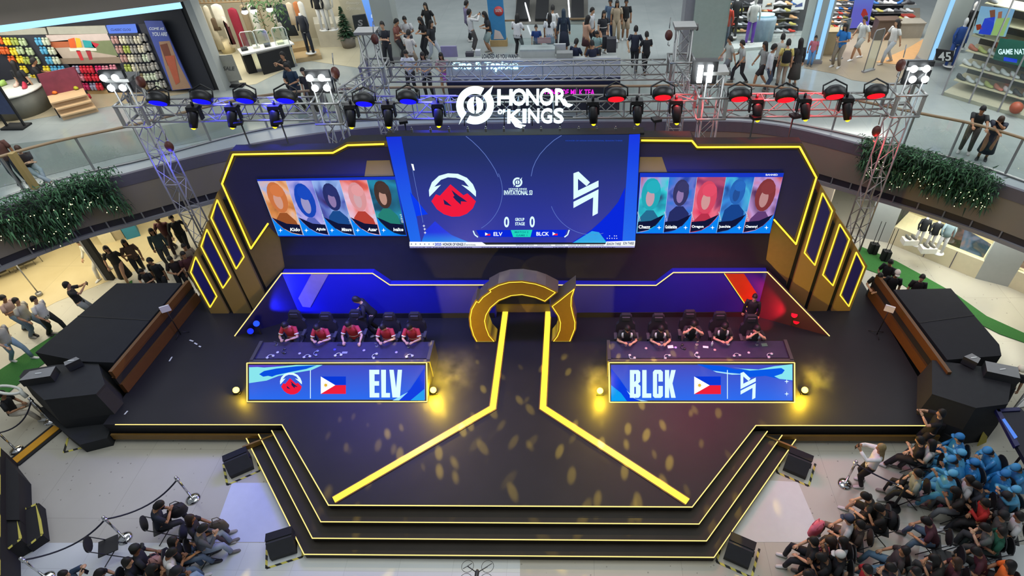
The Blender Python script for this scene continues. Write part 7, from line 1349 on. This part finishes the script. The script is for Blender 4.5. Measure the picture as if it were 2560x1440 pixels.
for k, (q, z, lb) in enumerate((([(14, 1272), (48, 1262), (54, 1350), (18, 1372)], .5, 'upper'), ([(54, 1275), (98, 1258), (108, 1338), (66, 1366)], .28, 'lower'))):
    P = [gz(x, y, G+z) for x, y in q]; t = thing('riser_step', 'black %s step with yellow dashed tape beside the left riser' % lb, 'step'); part('block', M_rb, t, lambda b: b.prism(P, (0, 0, -z), M_rb)); part('edge_tape', M_haz, t, lambda b: tape(b, [P[0]+Vector((.03, 0, .002)), P[1]+Vector((-.04, -.02, .002)), P[2]+Vector((-.04, .02, .002)), P[3]+Vector((.03, 0, .002))]))
# wedge monitor speakers with taped floor squares
for fx, fy, rz, lb in ((604, 1168, .55, 'beside the upper left end of the steps'), (712, 1370, .35, 'beside the lower left corner of the steps'), (1990, 1170, -.5, 'beside the upper right end of the steps'), (1845, 1388, -.45, 'beside the lower right corner of the steps')):
    p = gz(fx, fy, G); t = thing('wedge_speaker', 'black draped wedge speaker '+lb, 'speaker', p, rz); t.scale = (.84, .84, .84); m = mat('#2a2b2e', .7, var=.2)
    part('cabinet', m, t, lambda b: b.prism([(-.34, -.28, 0), (-.34, .28, 0), (-.34, .28, .50), (-.34, -.05, .55), (-.34, -.30, .18)], (.68, 0, 0), m)); part('cover_flap', M_blackcloth, t, lambda b: b.prism([(-.352, .02, .56), (.352, .02, .56), (.352, .292, .51), (-.352, .292, .51)], (0, 0, .012), M_blackcloth)); part('handle', M_black, t, lambda b: b.box((.36, .05, .3), (.03, .16, .05), M_black))
    q = MB(); tape(q, [(-.46, -.42, .001), (.46, -.42, .001), (.46, .42, .001)] if rz > 0 else [(.46, -.42, .001), (-.46, -.42, .001), (-.46, .42, .001)]); tape(q, [(-.46, -.42, .001), (-.46, .42, .001)] if rz > 0 else [(.46, -.42, .001), (.46, .42, .001)]); o = q.build('floor_tape', M_haz); o.location = p; o.scale = (.88, .88, 1); o.rotation_euler = (0, 0, rz); tag(o, 'hazard tape around the speaker by '+' '.join(lb.split()[1:]), 'tape')
# covered loudspeaker stacks at the front corners of the stage
def pa_stack(s, px, lb, tops):
    t = thing('speaker_stack', lb, 'speaker'); m = mat('#222427', .8, var=.25); P = [gz(x, y, G+1.5) for x, y in px]
    part('black_cover', m, t, lambda b: b.rings([[Vector((p.x, p.y, z)) + (Vector((0, 0, 0)) if z > 0 else Vector(((p.x-sum(q.x for q in P)/len(P))*.10, (p.y-sum(q.y for q in P)/len(P))*.10, 0))) for p in P] for z in (G, G+.7, G+1.42, G+1.5)], m, True, False))
    for q, z in tops:
        Q = [gz(x, y, z) for x, y in q]; part('grey_top', mat('#7c7e7e', .6), t, lambda b: b.prism(Q, (0, 0, -.25), mat('#7c7e7e', .6), m)); c = sum((v for v in Q), Vector((0, 0, 0)))/4; part('label_plate', M_pale, t, lambda b: b.box(c+Vector((0, 0, .01)), (.16, .03, .01), M_pale, .15))
    part('trailing_cloth', m, t, lambda b: b.prism([gz(x, y, G+.35) for x, y in (((95, 1020), (240, 985), (290, 1030), (268, 1095), (200, 1112), (165, 1085)) if s < 0 else ((2300, 990), (2420, 1010), (2440, 1070), (2380, 1095), (2320, 1060)))], (0, 0, -.35), m))
pa_stack(-1, [(48, 942), (60, 925), (140, 912), (245, 905), (262, 960), (240, 985), (110, 1000)], 'tall loudspeaker stack under a black cover at the front left of the stage', [([(46, 952), (74, 928), (139, 915), (125, 940)], G+1.75), ([(159, 905), (190, 892), (199, 897), (162, 914)], G+1.8)])
pa_stack(1, [(2330, 900), (2470, 918), (2530, 945), (2520, 1010), (2440, 1020), (2330, 985)], 'tall loudspeaker stack under a black cover at the front right of the stage', [([(2463, 902), (2545, 918), (2551, 946), (2468, 928)], G+1.75), ([(2410, 891), (2430, 883), (2452, 896), (2445, 908)], G+1.8)])
o = MB(); tape(o, [gz(170, 1095, G), gz(160, 1131, G), gz(240, 1110, G)]); tag(o.build('floor_tape', M_haz), 'hazard tape on the floor before the left loudspeaker stack', 'tape')
# drone over the bottom edge
p = gz(1192, 1436, 1.2); t = thing('drone', 'small dark camera drone with round propeller guards at the bottom edge', 'drone', p); M_dr = mat('#2c2c2e', .4)
part('body', M_dr, t, lambda b: b.rings([ring(Vector((0, y, 0)), Vector((1, 0, 0)), Vector((0, 0, 1)), w, .03, 10) for y, w in ((-.10, .02), (-.07, .04), (.05, .045), (.09, .025))], M_dr)); part('camera_eye', M_black, t, lambda b: b.ball((0, -.10, -.02), .025, M_black, 8, 6))
for i in (-1, 1):
    for j in (-1, 1):
        c = Vector((i*.20, j*.13+.02, .02)); q = part('arm', M_dr, t, lambda b: b.tube([(i*.03, j*.05, 0), c], .010, M_dr, 6)); part('propeller_guard', M_dr, q, lambda b: b.tube([c+Vector((.12*cos(a), .12*sin(a), 0)) for a in [2*pi*k/20 for k in range(21)]], .005, M_dr, 5)); part('propeller', M_dr, q, lambda b: b.box(c+Vector((0, 0, .01)), (.2, .015, .004), M_dr, .6))
# blue lit frame sign, steel barrier and caution sign on the right
t = thing('blue_sign_frame', 'dark blue angular sign frame with a light blue strip at the right edge', 'sign'); Mb = mat('#1c1c50', .5, var=.15); Z = G+1.3
part('panel', mat('#0e0e22', .6), t, lambda b: b.prism([gz(x, y, Z) for x, y in ((2490, 1022), (2552, 1020), (2700, 1180), (2580, 1180))], (0, 0, -.12))); part('frame_bar', Mb, t, lambda b: b.prism([gz(x, y, Z+.04) for x, y in ((2488, 1020), (2548, 1018), (2552, 1026), (2496, 1029))], (0, 0, -.1), Mb)); part('frame_bar', Mb, t, lambda b: b.prism([gz(x, y, Z+.04) for x, y in ((2488, 1022), (2498, 1020), (2550, 1112), (2538, 1116))], (0, 0, -.1), Mb))
Eb = glow('#5c8cf0', 1.0); part('light_strip', Eb, t, lambda b: b.prism([gz(x, y, Z+.06) for x, y in ((2506, 1048), (2512, 1046), (2544, 1092), (2537, 1096))], (0, 0, -.03), Eb))
for x, y in ((2500, 1030), (2570, 1120)): part('leg', M_black, t, lambda b: b.tube([gz(x, y, Z-.1), Vector((*gz(x, y, Z-.1).xy, G))], .03, M_black, 6))
t = thing('steel_barrier', 'steel crowd barrier with white sheets at the right edge', 'barrier'); A, B_ = gz(2520, 1040, G), gz(2600, 960, G)
for k in (.25, .65, 1.05): part('rail', M_al, t, lambda b: b.tube([A+Vector((0, 0, k)), B_+Vector((0, 0, k))], .022, M_al, 8))
for k in (0, .5, 1): part('post', M_al, t, lambda b: b.tube([A.lerp(B_, k), A.lerp(B_, k)+Vector((0, 0, 1.1))], .022, M_al, 8))
part('white_sheet', M_pale, t, lambda b: b.prism([A.lerp(B_, .1)+Vector((.1, .1, .03)), A.lerp(B_, .9)+Vector((.1, .1, .03)), A.lerp(B_, .9)+Vector((.9, .3, .03)), A.lerp(B_, .1)+Vector((.9, .3, .03))], (0, 0, .02), mat('#dcdcdc', .5)))
p = gz(2445, 1102, G); t = thing('caution_sign', 'small folding yellow and grey caution sign among the blue capes', 'sign', p, .4); M_ca = mat('#b8a83c', .5); part('front_panel', M_ca, t, lambda b: b.prism([(-.16, -.12, 0), (.16, -.12, 0), (.09, 0, .55), (-.09, 0, .55)], (0, .015, 0), M_ca)); part('back_panel', M_ca, t, lambda b: b.prism([(-.16, .14, 0), (.16, .14, 0), (.09, .02, .55), (-.09, .02, .55)], (0, .015, 0), M_ca))
# bags held or lying in the crowd
def bag(lb, px, py, z, c, w=.36, h=.34, d=.14, rz=0):
    p = gz(px, py, G+z); m = mat(c, .7, var=.15); t = thing('tote_bag', lb, 'bag', p, rz)
    part('bag_body', m, t, lambda b: b.rings([ring(Vector((0, 0, k)), Vector((1, 0, 0)), Vector((0, 1, 0)), w/2*a, d/2*a, 12) for k, a in ((-h/2, .85), (-h/4, 1.05), (h/4, 1), (h/2, .9))], m))
    for j in (-1, 1): part('handle', m, t, lambda b: b.tube([(-w*.25, j*d*.35, h*.48), (-w*.15, j*d*.3, h*.85), (w*.15, j*d*.3, h*.85), (w*.25, j*d*.35, h*.48)], .010, m, 5))
bag('grey and brown tote bag on the lap beside the left rope', 548, 1315, .62, '#5c544c', rz=.4); bag('pink bag on the lap of the front left person in the right crowd', 2040, 1322, .62, '#d86a80', .42, .36, .2, .5); bag('dusty pink bag among the black shirts at the bottom left', 396, 1408, .66, '#b88880', .3, .4, .2, .3)
bag('black shoulder bag of the person in grey green t-shirt', 2255, 1205, .55, '#17171a', .34, .26, .16, .8); bag('white bag under the person in grey green t-shirt', 2230, 1222, .2, '#c8c8c6', .3, .3, .16, .2); bag('dark round bag on the lap at the upper left chairs', 444, 1276, .62, '#1c1c22', .4, .3, .24, .6)
stack_chair('empty black round backed chair at the left crowd beside the dark backpack', tuple(gz(292, 1388, G)), 60); stack_chair('empty black chair near the feet of the jeans person in the right crowd', tuple(gz(2340, 1420, G)), 285)
# ================================================================ stage smoke: soft puffs hanging around the yellow floor cans
def puff(c, d, dens, label, seed):
    b = MB(); b.ball((0, 0, 0), 1.0, None, 20, 12); o = b.build('smoke_puff', None); o.location = c; o.scale = d; m = bpy.data.materials.new('smoke'); m.use_nodes = True; nt = m.node_tree; nt.nodes.clear(); L = nt.links.new; N = nt.nodes.new
    out = N('ShaderNodeOutputMaterial'); v = N('ShaderNodeVolumeScatter'); v.inputs['Anisotropy'].default_value = .1; tc = N('ShaderNodeTexCoord'); ln = N('ShaderNodeVectorMath'); ln.operation = 'LENGTH'
    mr = N('ShaderNodeMapRange'); mr.inputs[1].default_value = 1.0; mr.inputs[2].default_value = .0; mr.inputs[3].default_value = 0; mr.inputs[4].default_value = 1; pw = N('ShaderNodeMath'); pw.operation = 'POWER'; pw.inputs[1].default_value = 1.8
    ns = N('ShaderNodeTexNoise'); ns.inputs['Scale'].default_value = 2.6; ns.inputs['Detail'].default_value = 3; mp = N('ShaderNodeMapping'); mp.inputs[1].default_value = (seed, seed, 0); n2 = N('ShaderNodeMapRange'); n2.inputs[1].default_value = .38; n2.inputs[2].default_value = .7
    mu = N('ShaderNodeMath'); mu.operation = 'MULTIPLY'; m2 = N('ShaderNodeMath'); m2.operation = 'MULTIPLY'; m2.inputs[1].default_value = dens
    L(tc.outputs['Object'], ln.inputs[0]); L(ln.outputs['Value'], mr.inputs[0]); L(mr.outputs[0], pw.inputs[0]); L(tc.outputs['Object'], mp.inputs[0]); L(mp.outputs[0], ns.inputs['Vector']); L(ns.outputs['Fac'], n2.inputs[0]); L(n2.outputs[0], mu.inputs[0]); L(pw.outputs[0], mu.inputs[1]); L(mu.outputs[0], m2.inputs[0]); L(m2.outputs[0], v.inputs['Density']); L(v.outputs[0], out.inputs['Volume'])
    o.data.materials.clear(); o.data.materials.append(m); tag(o, label, 'smoke', None, 'stuff'); return o
puff((-1.75, 3.6, .72), (1.05, 1.0, .68), .55, 'thin golden lit smoke right of the ELV screen', 1); puff((2.15, 3.4, .62), (.7, .8, .58), .5, 'thin golden lit smoke left of the BLCK screen', 4); puff((8.1, 3.5, .62), (.75, .85, .58), .5, 'thin golden lit smoke right of the BLCK screen', 7)
